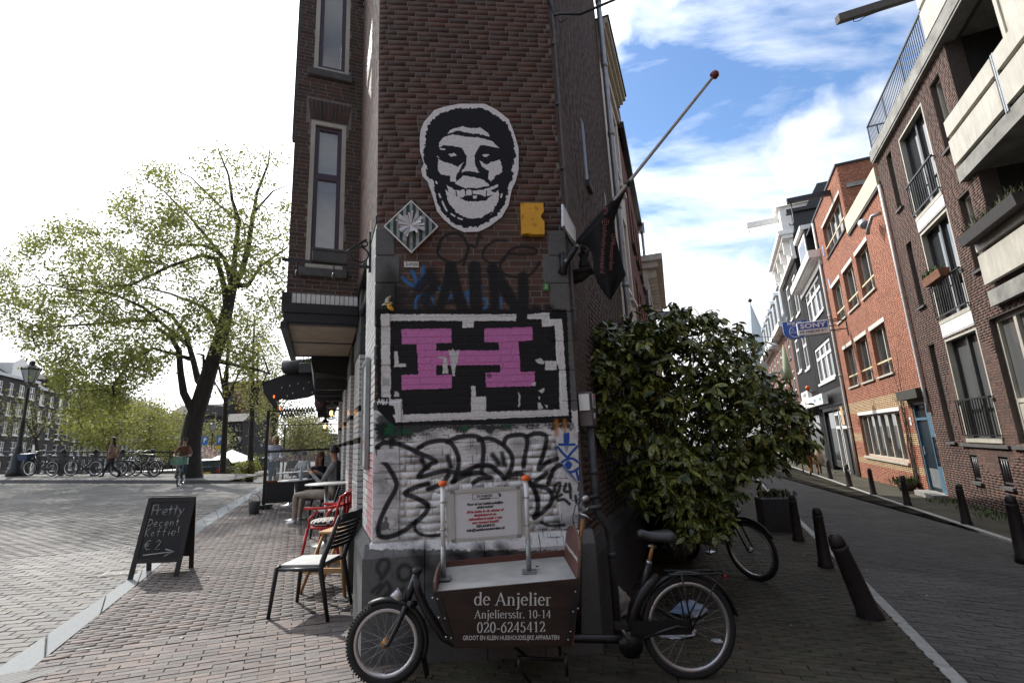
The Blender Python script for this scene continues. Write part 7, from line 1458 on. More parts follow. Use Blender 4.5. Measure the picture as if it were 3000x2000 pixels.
def grow(name,label,cat,base,limbs,targets,leaf,nleaf,lsize,spread,r0,seed,group=None,leafbias=1.,droop=.03,rk=.0062):
    """limbs: polylines from the base (world points); targets: twig ends. Branches join the nearest limb."""
    rng=np.random.default_rng(seed); t=thing(name,label,cat,base,group=group); P=[np.array(base,float)]; par=[-1]; forced=[r0]
    for (start,pts,ra,rb2) in limbs:
        cur=0 if start is None else int(np.argmin([np.linalg.norm(p-np.array(start)) for p in P])); n=len(pts)
        for i,q in enumerate(pts):
            q=np.array(q,float); a=P[cur]; k=max(1,int(np.linalg.norm(q-a)/.7))
            for j in range(1,k+1): P.append(a+(q-a)*j/k); par.append(cur); cur=len(P)-1; forced.append(ra+(rb2-ra)*(i+j/k)/n)
    T_=np.array(targets); skel=np.array(P); dmin=np.min(np.linalg.norm(T_[:,None]-skel[None],axis=2),axis=1); order=np.argsort(dmin); ends=[]
    arr=np.zeros((len(P)+len(T_)*5,3)); arr[:len(P)]=skel; n=len(P)
    for ti in order:
        q=T_[ti]; d=np.linalg.norm(arr[:n]-q,axis=1)+np.maximum(0,arr[:n,2]-q[2])*.45; c=int(np.argmin(d)); a=arr[c].copy(); L_=np.linalg.norm(q-a); k=max(1,min(4,int(L_/.5)))
        off=rng.normal(0,.06*L_,3)
        for j in range(1,k+1):
            f=j/k; p=a+(q-a)*f+off*math.sin(f*PI)+np.array([0,0,L_*.12*math.sin(f*PI)-droop*L_*f*f]); arr[n]=p; P.append(p); par.append(c); forced.append(0); c=n; n+=1
        ends.append(c)
    cnt=np.zeros(n)
    for e in ends: cnt[e]+=1
    for i in range(n-1,0,-1): cnt[par[i]]+=cnt[i]
    rad=[max(forced[i],rk*max(cnt[i],.6)**.42) for i in range(n)]
    rad=[max(.006,x) for x in rad]; B0_=Vector(base)
    V=[];Fq=[]
    for i in range(1,n):
        a,b2=arr[par[i]],arr[i]; d=b2-a; l=np.linalg.norm(d)
        if l<1e-5: continue
        d/=l; x=np.cross(d,[0.31,.2,.93]); x/=np.linalg.norm(x)+1e-9; y=np.cross(d,x); ra=min(rad[par[i]],rad[i]*1.6); rb2=rad[i]; m=9 if rb2>.08 else (5 if rb2>.02 else 3); k=len(V)
        for (c,r) in ((a-d*min(.02,ra*.3),ra),(b2+d*min(.02,rb2*.3),rb2)):
            for j in range(m): an=2*PI*j/m; V.append(tuple(c+(x*math.cos(an)+y*math.sin(an))*r-np.array(base)))
        for j in range(m): Fq.append((k+j,k+(j+1)%m,k+m+(j+1)%m,k+m+j))
    np_mesh('trunk',V,Fq,bark,t,smooth=True)
    E_=arr[ends]; tot=int(nleaf*len(ends)); idx=rng.integers(0,len(ends),tot); c=E_[idx]+rng.normal(0,1,(tot,3))*spread*np.array([1,1,.75]); s=lsize*rng.uniform(.6,1.25,tot)
    d1=rng.normal(0,1,(tot,3))+np.array([-.5,0,-.3]); d1/=np.linalg.norm(d1,axis=1)[:,None]; d2=np.cross(d1,rng.normal(0,1,(tot,3))); d2/=np.linalg.norm(d2,axis=1)[:,None]+1e-9; d3=np.cross(d1,d2)
    w=s*.30; Q=np.stack([c,c+d1*(s*.5)[:,None]+d2*w[:,None]+d3*(s*.08)[:,None],c+d1*s[:,None],c+d1*(s*.5)[:,None]-d2*w[:,None]+d3*(s*.08)[:,None]],1)-np.array(base); np_mesh('crown',Q.reshape(-1,3),np.arange(tot*4).reshape(-1,4),leaf,t,'stuff')
    return t
def inpoly2(x,y,P): return inpoly(x,y,P)
def crown_targets(poly,Y,dy,n,seed,fill=None):
    r=random.Random(seed); xs=[p[0] for p in poly]; ys=[p[1] for p in poly]; out=[]
    while len(out)<n:
        x,y=r.uniform(min(xs),max(xs)),r.uniform(min(ys),max(ys))
        if not inpoly(x,y,poly): continue
        if fill and r.random()>fill(x,y): continue
        out.append(tuple(at(x,y,Y+r.uniform(-dy,dy))))
    return out
YT=21.5; tb=at(553,1400,YT); tb=Vector((tb.x,tb.y,gz(tb.x)+.05))
def PL(l,dy=0.): return [tuple(at(x,y,YT+dy*(i+1)/len(l))) for i,(x,y) in enumerate(l)]
limbs=[(None,PL([(556,1340),(560,1283),(571,1225),(600,1130),(624,1053),(650,976),(668,900),(682,836)]),  .46,.21),
((590,1250),None,0,0)]
def SP(x,y): return tuple(at(x,y,YT))
limbs=[limbs[0],
(SP(573,1220),PL([(562,1198),(538,1150),(529,1091),(524,1026),(500,985),(460,960)],-1.5),.19,.07),(SP(600,1130),PL([(580,1114),(566,1053),(543,976),(497,919),(440,890)],1.5),.16,.06),
(SP(624,1053),PL([(708,1074),(745,1080),(790,1095)],-1),.10,.04),(SP(600,1130),PL([(598,1080),(596,1040),(575,1035)],-.5),.09,.03),
(SP(682,836),PL([(708,797),(727,721),(742,625),(752,568),(785,484),(790,440)],1.),.17,.03),(SP(682,836),PL([(685,778),(700,644),(681,587),(670,514),(640,440)],-1),.14,.03),
(SP(682,836),PL([(658,759),(628,729),(585,717),(482,719),(400,690)],1.8),.13,.03),(SP(675,880),PL([(650,809),(635,759),(593,748),(497,780),(383,836),(280,840)],-2),.14,.03),(SP(682,836),PL([(727,836),(765,778),(842,725)],1.),.12,.04),
(SP(700,644),PL([(640,600),(560,520),(500,490)],1.5),.07,.02),(SP(628,729),PL([(560,640),(480,560),(420,520)],2.),.08,.02),(SP(500,985),PL([(420,900),(330,860),(220,850),(120,830)],-2.5),.09,.02),(SP(660,950),PL([(600,900),(500,860),(380,830)],2.5),.11,.03),(SP(524,1026),PL([(450,1020),(380,1060),(330,1130)],-2.5),.08,.02),(SP(460,960),PL([(380,940),(250,950),(120,960),(30,930)],-3),.08,.02),(SP(742,625),PL([(800,560),(850,540)],.5),.06,.02)]
cp=[(-40,900),(15,770),(60,700),(130,650),(230,655),(300,650),(330,600),(325,525),(400,482),(500,475),(560,500),(590,440),(640,425),(700,430),(740,412),(800,450),(850,520),(862,700),(850,860),(820,950),(800,1050),(740,1090),(690,1060),(650,1010),(560,980),(540,1060),(470,1050),(450,1120),(400,1150),(340,1200),(330,1270),(280,1290),(225,1260),(200,1190),(150,1090),(60,990),(-40,960)]
tg_=crown_targets(cp,YT,4.2,760,3,lambda x,y:(.45 if y<560 else .62 if x>640 else 1.))
grow('canal_tree','big leaning street tree in fresh leaf at the bridge corner','tree',tb,limbs,tg_,lf_big,62,.14,.27,.55,5)
def small_tree(label,px,pyb,Y,cpoly,n,leaf,seed,r=.12,dy=2.,nl=50,ls=.14,sp=.4,top=None,group='canal side trees in the distance'):
    b0=at(px,pyb,Y); b0=Vector((b0.x,b0.y,gz2(b0.x,b0.y)-.05)); cx=sum(p[0] for p in cpoly)/len(cpoly); ys=[p[1] for p in cpoly]; tx,ty=top or (cx,min(ys)+(max(ys)-min(ys))*.3)
    lims=[(None,[tuple(at(px+(tx-px)*f,pyb+(ty-pyb)*f,Y)) for f in (.3,.5,.75,1.)],r,r*.25)]
    m=tuple(at(px+(tx-px)*.45,pyb+(ty-pyb)*.45,Y))
    for k,(qx,qy) in enumerate(cpoly[::max(1,len(cpoly)//4)]): lims.append((m,[tuple(at(px+(tx-px)*.5+(qx-px-(tx-px)*.5)*.5,pyb+(ty-pyb)*.5+(qy-pyb-(ty-pyb)*.5)*.55,Y+(-1)**k*dy*.3))],r*.5,r*.2))
    grow('street_tree',label,'tree',b0,lims,crown_targets(cpoly,Y,dy,n,seed),leaf,nl,ls,sp,r*1.15,seed,group,rk=.009)
def ell(cx,cy,rx,ry,n=10): return [(cx+rx*math.cos(2*PI*k/n),cy+ry*math.sin(2*PI*k/n)) for k in range(n)]
small_tree('slim sparse tree between the big leaning tree and the white parasol',655,1358,27,ell(670,1010,95,170),110,lf_yel,21,.17,2.5,26,.13,.4,(672,900))
small_tree('slim double stemmed tree behind the white parasol',735,1352,33,ell(748,1060,75,170),110,lf_yel,22,.2,2.5,30,.15,.45,(745,930))
small_tree('bright yellow green tree behind the walking person on the bridge',330,1395,31,ell(300,1230,95,75),120,lf_yel,23,.16,3,70,.16,.5)
small_tree('pale green tree behind the parked bicycles by the canal',432,1390,38,ell(440,1245,65,80),90,lf_yel,24,.18,3,60,.18,.6)
small_tree('hazy young tree left of the big leaning trunk',500,1385,48,ell(500,1270,50,70),70,lf_far,25,.2,3,50,.22,.7)
small_tree('pale tree under the far grey roofs',600,1360,55,ell(600,1290,60,45),60,lf_far,26,.2,4,55,.25,.8)
small_tree('sparse tree left of the terrace screen',800,1352,44,ell(805,1140,65,130),90,lf_far,27,.22,3,26,.2,.6)
small_tree('round pale tree seen through the terrace screen',880,1350,52,ell(880,1265,60,52),80,lf_far,28,.25,4,60,.25,.8)
small_tree('last pale tree far down the canal street beside the facades',935,1345,66,ell(930,1280,30,40),50,lf_far,29,.25,4,60,.3,.8)
small_tree('dim tree behind the parking signs',570,1370,60,ell(560,1310,60,40),60,lf_far,30,.2,4,55,.28,.9)
small_tree('tree over the far canal houses at the left border',120,1385,44,ell(90,1210,70,60),40,lf_far,31,.2,3,30,.18,.8)
small_tree('pink flowering tree behind the cyclist',590,1375,46,ell(590,1338,50,26),60,leafmat('blossom',(.34,.22,.20),(.46,.36,.31)),32,.1,2,60,.12,.5,group=None)
# ================================================================ CANAL SIDE
Fc=Frame((-13.4-.928*27,24-.371*27,0),111.8)
wbrown=brickmat('warehouse_brick',(.06,.05,.046),(.045,.04,.038),(.09,.085,.08),.22,.065)
ucs=[Fc.uv(px,1250)[0] for px in (-40,95,210,330,420,520)]
ez=Fc.uv(60,1135)[1]
hl_=[('dark brown canal warehouse at the left border with white framed windows',ez+.8),('dark brown canal warehouse with paired shutters, second from the left border',ez+.2),('dark brown canal house behind the parked bicycles',ez-.2),('dark canal house behind the yellow green tree',ez+1.),('dim canal house at the far end of the row',ez)]
for k,(lab,zt) in enumerate(hl_):
    u0,u1=ucs[k],ucs[k+1]-.05; Wd=u1-u0
    hh=thing('canal_house',lab,'building',Fc.w(u0,0,0),Fc.a,'canal houses across the water'); f=Frame(Fc.w(u0,0,0),111.8); nb=max(3,int(Wd/1.9)); hs=[]; 
    for st in range(5):
        for j in range(nb):
            u=(j+.5)*Wd/nb; w=.42 if j%3==1 else .55; z=.2+st*(zt-.4)/5
            hs.append((u-w,u+w,z+.4,z+.4+(zt-.4)/5*.66))
    q,w_=simple_house(hh,f,Wd,-1.5,zt,wbrown,hs,th=.3)
    for j,h in enumerate(hs): q.win(h,white_paint,pane,dep=.1,t=.09,cols=2 if k!=1 else 1,rows=(.5,),sill=.12,sillm=white_paint)
    b=MB(); b.box(0,Wd,-.2,.3,zt,zt+.3); q.put('cornice',b,MATS['zinc']); b=MB(); b.prism([(0,zt+.3),(4,zt+3.2),(8,zt+.3)],0.05,Wd-.05,plane='yz'); q.put('roof',b,mat('roof_dark',(.05,.045,.045),.8,var=.2))
    if k in (0,1):
        b=MB(); b.prism([(Wd*.3,zt+.3),(Wd*.7,zt+.3),(Wd*.7,zt+1.6),(Wd*.5,zt+2.4),(Wd*.3,zt+1.6)],-.1,2); q.put('dormer',b,white_paint if k==0 else wbrown)
def block(name,label,px0,px1,pyt,pyb,Y,m,roofm=None,rows=3,cols=5,dep=10,cat='building'):
    a=at(px0,pyb,Y); c=at(px1,pyb,Y); t=at((px0+px1)/2,pyt,Y).z; W=c.x-a.x; r=thing(name,label,cat,(a.x,Y,0)); f=Frame((a.x,Y,0),0.); z0=-1.5; hs=[(W*(j+.25)/cols,W*(j+.75)/cols,1+(t-1.2)*(i+.25)/rows,1+(t-1.2)*(i+.8)/rows) for i in range(rows) for j in range(cols)]
    q,_=simple_house(r,f,W,z0,t,m,hs,dep=dep,th=.3)
    for h in hs: q.win(h,white_paint,pane,dep=.15,t=(h[1]-h[0])*.07)
    if roofm: b=MB(); b.prism([(-.3,t),(dep*.3,t+(t*.22)),(dep,t+t*.22),(dep,t)],-.2,W+.2,plane='yz'); q.put('roof',b,roofm)
    return q
pale=mat('pale_render',(.42,.40,.37),.8,var=.1); block('office_block','pale grey modern block with dark flat roof beyond the trees',490,560,1215,1340,95,pale,MATS['roof_dark'],3,6); block('office_block','ochre and glass building with dark roof left of the church tower',560,640,1212,1340,110,mat('ochre_render',(.36,.27,.17),.8,var=.1),MATS['roof_dark'],3,7)
block('terrace_house','grey gabled house between the tower and the ochre building',640,705,1235,1345,100,wbrown,MATS['roof_dark'],3,5); block('canal_terrace','distant row of brown canal houses beyond the parked bicycles',400,500,1290,1360,70,wbrown,MATS['roof_dark'],3,9)
block('canal_terrace','distant row of houses seen under the awning',820,935,1285,1345,90,stand,MATS['roof_dark'],3,8)
a=at(730,1330,120); zt=at(730,1130,120).z; tw=thing('church_tower','brown brick church tower behind the slim trees','church tower',(a.x,120,0)); b=MB(); b.box(-4.5,4.5,-4.5,4.5,-2,zt); b.build('shaft',stand,tw); b=MB()
for x in (-2.2,2.2): b.box(x-.8,x+.8,-4.6,-4.49,zt-9,zt-3)
b.box(-4.7,4.7,-4.7,4.7,zt,zt+.6); b.build('belfry_opening',MATS['roof_dark'],tw)
# bridge railing
ry=22.7; rail=thing('bridge_railing','black iron bridge railing with stout posts and thin balusters','railing',(-27,ry,0)); b0=Vector((-27,ry,0)); x1=-15.2
zg=lambda x: gz(x)+.07
def rl(h,r): 
    b=MB(); b.tube([Vector((x,ry,zg(x)+h))-b0 for x in (-27,-20,x1)],r,6); return b
rl(1.05,.035).build('top_rail',black_rail,rail); rl(.86,.018).build('rail',black_rail,rail); rl(.16,.02).build('rail',black_rail,rail)
for px in (-40,75,178,272,352,440):
    P=at(px,1390,ry); x=P.x; b=MB(); b.box(x+27-.07,x+27+.07,-.07,.07,zg(x)-.1,zg(x)+1.02); b.lathe([(.1,zg(x)+1.0),(.11,zg(x)+1.1),(.04,zg(x)+1.2)],10,(x+27,0,0)); b.build('post',black_rail,rail)
b=MB(); x=-27
while x<x1: b.box(x+27-.008,x+27+.008,-.008,.008,zg(x)+.16,zg(x)+.86); x+=.22
b.build('baluster',black_rail,rail)['kind']='stuff'
# quay on the tree side, houseboat
q0=Vector((-17.6,24.2,0)); q1=q0+DL*80
mb=MB(); mb.add([(q0.x,q0.y,-1.2),(q1.x,q1.y,-1.2),(q1.x,q1.y,-.3),(q0.x,q0.y,.3),(q0.x+.35,q0.y,.3),(q1.x+.35,q1.y,-.3)],[(0,1,2,3),(3,2,5,4)]); mb.build('quay_wall',bluestone,kind='structure')
P=at(440,1392,30); t=thing('houseboat','low pale roofed boat moored behind the bicycles','boat',(P.x-.6,30,-1.0),R(22)); b=MB(); b.prism([(-3,0),(3.2,0),(3.6,.7),(-3.2,.7)],-1.3,1.3); b.build('hull',bkblack,t); b=MB(); b.prism([(-2.4,.7),(2.4,.7),(2.3,1.75),(-2.3,1.75)],-1.,1.); b.build('cabin',mat('boat_cream',(.55,.52,.46),.6),t); b=MB(); b.box(-2.6,2.6,-1.15,1.15,1.75,1.85); b.build('roof',white_paint,t); b=MB()
for k in range(4): b.box(-2+k*1.1,-1.3+k*1.1,-1.02,-.99,1.1,1.6)
b.build('window',pane,t)
# lamp posts
lampg=glassmat('lantern_glass',(.42,.45,.45),.1,.5); lantern_m=mat('lantern_green_black',(.014,.018,.016),.45)
def lamppost(label,px,pyb,pyt,Y):
    P=at(px,pyb,Y); P=Vector((P.x,Y,gz(P.x)+.07 if Y<23 else gz2(P.x,Y))); H=at(px,pyt,Y).z-P.z; k=H/4.9; t=thing('street_lamp',label,'street lamp',P,group='classic lantern street lamps')
    b=MB(); b.lathe([(.30*k,-.1),(.30*k,.25*k),(.22*k,.32*k),(.20*k,.8*k),(.13*k,1.0*k),(.15*k,1.08*k),(.10*k,1.25*k),(.075*k,2.2*k),(.09*k,2.25*k),(.065*k,2.35*k),(.05*k,3.6*k),(.08*k,3.65*k),(.05*k,3.72*k)],12); b.tube([(-.28*k,0,3.45*k),(.28*k,0,3.45*k)],.018*k,6); b.build('post',lantern_m,t)
    b=MB(); 
    for s in (-1,1): b.tube([(0,0,3.7*k),(s*.16*k,0,3.78*k),(s*.17*k,0,3.9*k),(s*.08*k,0,3.98*k)],.018*k,5)
    z0,z1=3.95*k,4.5*k; ra,rb2=.16*k,.33*k
    for i in range(6): a=2*PI*i/6; b.tube([(ra*math.cos(a),ra*math.sin(a),z0),(rb2*math.cos(a),rb2*math.sin(a),z1)],.014*k,4)
    b.lathe([(ra*1.1,z0-.04*k),(ra*1.1,z0)],6,sm=False); b.lathe([(rb2*1.08,z1),(rb2*1.12,z1+.05*k),(.12*k,z1+.22*k),(.10*k,z1+.3*k),(.13*k,z1+.33*k),(.05*k,z1+.42*k)],6,sm=False)
    for i in range(6): a=2*PI*i/6; b.lathe([(.02*k,z1+.04*k),(.03*k,z1+.08*k),(.005*k,z1+.13*k)],5,(rb2*math.cos(a),rb2*math.sin(a),0))
    b.build('lantern',lantern_m,t); b=MB(); b.lathe([(ra*.95,z0),(rb2*.96,z1)],6,sm=False); b.build('glass',lampg,t)
lamppost('tall lantern lamp with fluted base at the left border of the bridge',42,1398,1060,22.3); lamppost('lantern lamp beside the blue parking sign',616,1352,1232,48); lamppost('smaller lantern lamp behind the white parasol',698,1348,1276,66); lamppost('lantern lamp just left of the terrace screen',764,1345,1298,84)
# parking signs
psb=mat('parking_blue',(.02,.13,.42),.35)
for px,pt,pb_,Y,lab,yl in ((596,1278,1303,33,'blue parking sign by the big trunk',False),(640,1276,1303,34,'blue parking sign with small yellow plate below',True)):
    P=at(px,1360,Y); zt=at(px,pt,Y).z; zb=at(px,pb_,Y).z; P=Vector((P.x,Y,gz2(P.x,Y))); t=thing('parking_sign',lab,'road sign',P); b=MB(); b.cyl((0,0,0),(0,0,zt-P.z),.03,n=8); b.build('post',galv,t); w=(zt-zb)*.36; b=MB(); b.box(-w,w,-.05,-.035,zb-P.z,zt-P.z); b.build('plate',psb,t); text('P',(zt-zb)*.75,white_paint,t,(0,-.053,(zt+zb)/2-P.z+.02),bold=.01)
    if yl: b=MB(); b.box(-w,w,-.05,-.035,zb-P.z-.28,zb-P.z-.03); b.build('plate_yellow',mat('sign_yellow',(.62,.42,.02),.4),t)
# ================================================================ PEOPLE
skin_m=mat('skin',(.42,.23,.16),.55,var=.08); hair_d=mat('hair_dark',(.016,.011,.009),.6,var=.3,scale=40); hair_b=mat('hair_blonde',(.46,.36,.2),.6,var=.2,scale=40); hair_r=mat('hair_auburn',(.13,.045,.02),.6,var=.3,scale=40)
def cloth(n,c,v_=.14): return mat(n,c,.85,var=v_,scale=7,bump=.2,bscale=50)
def person(label,P,rz,J,cols,hair,hairstyle,extra=None,scale=1.,group=None):
    """J: joints (x right, y back, z up; the figure faces -y). cols: top, legs, shoes materials. One continuous skinned body."""
    t=thing('person',label,'person',P,rz,group); 
    names=['pelvis','waist','chest','neck','head0','head1']
    pts={}; rad={}; E_=[]; lab={}
    def add(n,p,r,l,par=None):
        pts[n]=Vector(p)*scale; rad[n]=r*scale if not isinstance(r,tuple) else (r[0]*scale,r[1]*scale); lab[n]=l
        if par: E_.append((par,n))
    pv=Vector(J['pelvis']); ch=Vector(J['chest']); hd=Vector(J['head'])
    add('pelvis',pv,(.155,.115),1); add('waist',pv.lerp(ch,.45),(.135,.10),0,'pelvis'); add('chest',ch,(.165,.115),0,'waist'); nk=ch.lerp(hd,.62); add('neck0',ch.lerp(hd,.42),.075,0,'chest'); add('neck',nk,.05,3,'neck0')
    up=(hd-ch).normalized(); add('jaw',hd-up*.045+Vector((0,-.01,0)),.072,3,'neck'); add('crown',hd+up*.07,.083,3,'jaw')
    for s,sn in ((-1,'r'),(1,'l')):
        sh=ch+Vector((s*.155,.0,.075)); add('sh'+sn,sh,.066,0,'chest')
        el=Vector(J['elbow_'+sn]); ha=Vector(J['hand_'+sn]); add('ua'+sn,sh.lerp(el,.5),.052,0,'sh'+sn); add('el'+sn,el,.043,0,'ua'+sn); add('wr'+sn,el.lerp(ha,.85),.034,0,'el'+sn); d=(ha-el).normalized(); add('hd'+sn,ha,(.034,.02),3,'wr'+sn)
        side=d.orthogonal().normalized(); 
        for k in range(4): f=ha+d*(.05+.01*(1.5-abs(k-1.5)))+side*(.014*(k-1.5))+Vector((0,0,-.012)); add(f'f{k}{sn}',f,.009,3,'hd'+sn)
        add('th'+sn,ha+d*.02+side.cross(d)*.03,.010,3,'hd'+sn)
        hp=pv+Vector((s*.085,0,-.03)); kn=Vector(J['knee_'+sn]); an=Vector(J['ankle_'+sn]); add('hp'+sn,hp,.098,1,'pelvis'); add('thg'+sn,hp.lerp(kn,.5),.078,1,'hp'+sn); add('kn'+sn,kn,.057,1,'thg'+sn); add('cf'+sn,kn.lerp(an,.35),.057,1,'kn'+sn); add('an'+sn,an,.042,1,'cf'+sn)
        fd=Vector(J.get('foot_'+sn,(0,-1,0))).normalized(); add('he'+sn,an+Vector((0,0,-.055))+fd*.0,.045,2,'an'+sn); add('to'+sn,an+fd*.15+Vector((0,0,-.06)),(.045,.03),2,'he'+sn)
    ns=list(pts); me=bpy.data.meshes.new('body'); me.from_pydata([pts[n] for n in ns],[(ns.index(a),ns.index(b)) for a,b in E_],[]); o=link('body',me); m=o.modifiers.new('s','SKIN'); sv=me.skin_vertices[0].data
    for i,n in enumerate(ns): r=rad[n]; sv[i].radius=r if isinstance(r,tuple) else (r,r); sv[i].use_root=(i==0)
    m2=o.modifiers.new('u','SUBSURF'); m2.levels=m2.render_levels=2; dg=bpy.context.evaluated_depsgraph_get(); nm=bpy.data.meshes.new_from_object(o.evaluated_get(dg)); bpy.data.objects.remove(o)
    nm.name='body'; nm.materials.clear()
    for c in (cols[0],cols[1],cols[2],skin_m): nm.materials.append(c)
    # nearest bone decides the cloth
    segs=[(np.array(pts[a]),np.array(pts[b]),lab[b]) for a,b in E_]; cen=np.array([tuple(p.center) for p in nm.polygons]); best=np.full(len(cen),9e9); li=np.zeros(len(cen),int)
    for a,b,l in segs:
        d=b-a; tt=np.clip(((cen-a)@d)/max(d@d,1e-9),0,1); ds=np.linalg.norm(cen-a-tt[:,None]*d,axis=1)-.0
        k=ds<best; best[k]=ds[k]; li[k]=l
    nm.polygons.foreach_set('material_index',li.astype(np.int32)); nm.polygons.foreach_set('use_smooth',np.ones(len(cen),bool)); nm.update(); bo=link('body',nm,t)
    # head: face and hair
    fwd=Vector(J.get('look',(0,-1,0))).normalized(); h=hd*scale; rt=fwd.cross(Vector((0,0,1))).normalized(); u=rt.cross(fwd)
    b=MB(); 
    b.tube([h+fwd*.075*scale+u*.015,h+fwd*.104*scale-u*.018*scale,h+fwd*.08*scale-u*.024*scale],[.007,.012,.008],6); 
    for s in (-1,1): b.lathe([(.010,-.018),(.017,0),(.010,.018)],7,h+rt*s*.088*scale-u*.005)
    b.build('face',skin_m,t)
    b=MB()
    for s in (-1,1): c=h+rt*s*.033*scale+fwd*.080*scale+u*.017; b.lathe([(.002,-.007),(.010,0),(.002,.007)],7,c)
    b.tube([h+fwd*.082*scale-u*.052*scale-rt*.024,h+fwd*.09*scale-u*.054*scale,h+fwd*.082*scale-u*.052*scale+rt*.024],.006,5); b.build('eyes_and_mouth',mat('face_dark',(.10,.035,.03),.6),t)
    b=MB(); n1,n2=12,9; vs=[]
    for i in range(n2+1):
        th=PI*.62*i/n2
        for j in range(n1):
            a=2*PI*j/n1; d=Vector((math.cos(a)*math.sin(th),math.sin(a)*math.sin(th),math.cos(th))); front=d.dot(fwd); 
            r=.108 if not(front>.3 and th>1.0) else .083
            k=1.; low=0
            if hairstyle in('long','bob') and th>1.2 and front<.35: low=-(th-1.2)*(.42 if hairstyle=='long' else .16); r=.105
            vs.append(h+u*.02*scale+(d*Vector((1,1,1)).x*r*k)*scale+Vector((0,0,low)))
    b.add(vs,[(i*n1+j,(i+1)*n1+j,(i+1)*n1+(j+1)%n1,i*n1+(j+1)%n1) for i in range(n2) for j in range(n1)],sm=True)
    if hairstyle=='bun': b.lathe([(.01,-.05),(.05,-.02),(.05,.02),(.01,.05)],9,h-fwd*.11+u*.03)
    b.build('hair',hair,t)
    if extra: extra(t,J)
    return t
ST=dict(pelvis=(0,0,.93),chest=(0,-.01,1.30),head=(0,-.03,1.60),elbow_r=(-.24,.03,1.10),hand_r=(-.22,-.08,.88),elbow_l=(.24,.03,1.10),hand_l=(.22,-.08,.88),knee_r=(-.09,-.02,.50),ankle_r=(-.09,.02,.10),knee_l=(.09,-.02,.50),ankle_l=(.09,.02,.10))
def pose(**k): d=dict(ST); d.update(k); return d
WALK=pose(pelvis=(0,0,.90),chest=(0,-.04,1.27),head=(0,-.08,1.57),knee_r=(-.08,-.22,.52),ankle_r=(-.08,-.36,.13),knee_l=(.08,.10,.48),ankle_l=(.08,.42,.16),foot_l=(0,-.8,-.6),elbow_r=(-.23,.10,1.05),hand_r=(-.20,-.10,.95),elbow_l=(.22,.02,1.05),hand_l=(.18,-.22,.98))
SIT=pose(pelvis=(0,0,.52),chest=(0,.10,.90),head=(0,.06,1.20),knee_r=(-.12,-.45,.52),ankle_r=(-.12,-.40,.10),knee_l=(.12,-.45,.52),ankle_l=(.12,-.50,.10),elbow_r=(-.25,-.02,.70),hand_r=(-.12,-.26,.76),elbow_l=(.25,-.02,.70),hand_l=(.12,-.30,.80))
jean=cloth('jeans_blue',(.05,.085,.14)); dark_tr=cloth('dark_trousers',(.014,.014,.016)); shoe_w=cloth('white_shoes',(.6,.6,.58)); shoe_d=cloth('dark_shoes',(.015,.014,.013)); khaki=cloth('khaki_trousers',(.34,.28,.22)); grey_sw=cloth('grey_sweater',(.17,.17,.17)); white_sh=cloth('white_shirt',(.58,.60,.66)); rust_sw=cloth('rust_sweater',(.11,.042,.018)); tan_coat=cloth('tan_jacket',(.30,.19,.14)); beige=cloth('beige_coat',(.52,.43,.30)); brown_tr=cloth('ochre_trousers',(.22,.10,.03)); black_top=cloth('black_top',(.02,.02,.022))
# man on the terrace, seen from behind his left shoulder, turned left to the table
def facing(dx,dy): return math.atan2(dx,-dy)   # local -y points to (dx,dy)
mp_=at(975,1425,10.2); gm=gz(mp_.x)
man=person('seated man in grey sweater and khaki trousers holding a paper cup',(mp_.x,10.2,gm),facing(-.98,.05),dict(SIT,head=(0,.0,1.24),chest=(0,.06,.93),look=(-.15,-1,0),knee_r=(-.12,-.60,.53),ankle_r=(-.12,-.66,.10),knee_l=(.13,-.62,.52),ankle_l=(.13,-.62,.10),elbow_l=(.27,-.10,.70),hand_l=(.05,-.40,.90),elbow_r=(-.24,-.1,.72),hand_r=(-.06,-.36,.9)),(grey_sw,khaki,shoe_w),hair_d,'short',scale=1.12)
cp_=man.matrix_basis@Vector((0,-.50,1.03)); b=MB(); b.lathe([(.028,-.05),(.038,.05)],12); b.build('paper_cup',mat('cup_brown',(.36,.24,.13),.6),None,cp_); tag(bpy.data.objects['paper_cup'],'brown paper cup in the seated man\'s hand','cup')
wr_=at(935,1400,11.0); person('smiling seated woman with long auburn hair facing the man',(wr_.x,11.0,gz(wr_.x)),facing(.75,-.66),dict(SIT,head=(0,-.02,1.26),chest=(0,.05,.93)),(black_top,dark_tr,shoe_d),hair_r,'long')
wb_=at(800,1425,15.5); person('standing woman with blonde bob, white shirt and jeans behind the terrace screen',(wb_.x,15.5,gz(wb_.x)),facing(.55,-.83),pose(elbow_r=(-.24,.04,1.10),hand_r=(-.06,-.22,1.02),elbow_l=(.25,.02,1.10),hand_l=(.10,-.24,1.02)),(white_sh,jean,shoe_d),hair_b,'bob',scale=1.04)
ws_=at(883,1400,15.0); person('seated woman in white top with dark hair behind the tables',(ws_.x,15.0,gz(ws_.x)),facing(-.2,-.98),dict(SIT),(cloth('white_top',(.5,.5,.5)),dark_tr,shoe_d),hair_d,'bun')
ws2=at(862,1402,15.6); person('person in brown jacket seated behind the woman in white',(ws2.x,15.6,gz(ws2.x)),facing(.6,-.8),dict(SIT),(cloth('brown_jacket',(.07,.05,.035)),dark_tr,shoe_d),hair_d,'short')
def coat(m,z0,z1,r0,r1,yo=0.):
    def f(t,J):
        b=MB(); b.lathe([(r0*1.0,z0),(r0*.9,(z0+z1)/2),(r1*1.02,z1)],16); 
        for k in range(len(b.v)): x,y,z=b.v[k]; b.v[k]=(x,y*.78+yo*(1-(z-z0)/(z1-z0))-.01,z)
        b.build('coat',m,t)
    return f
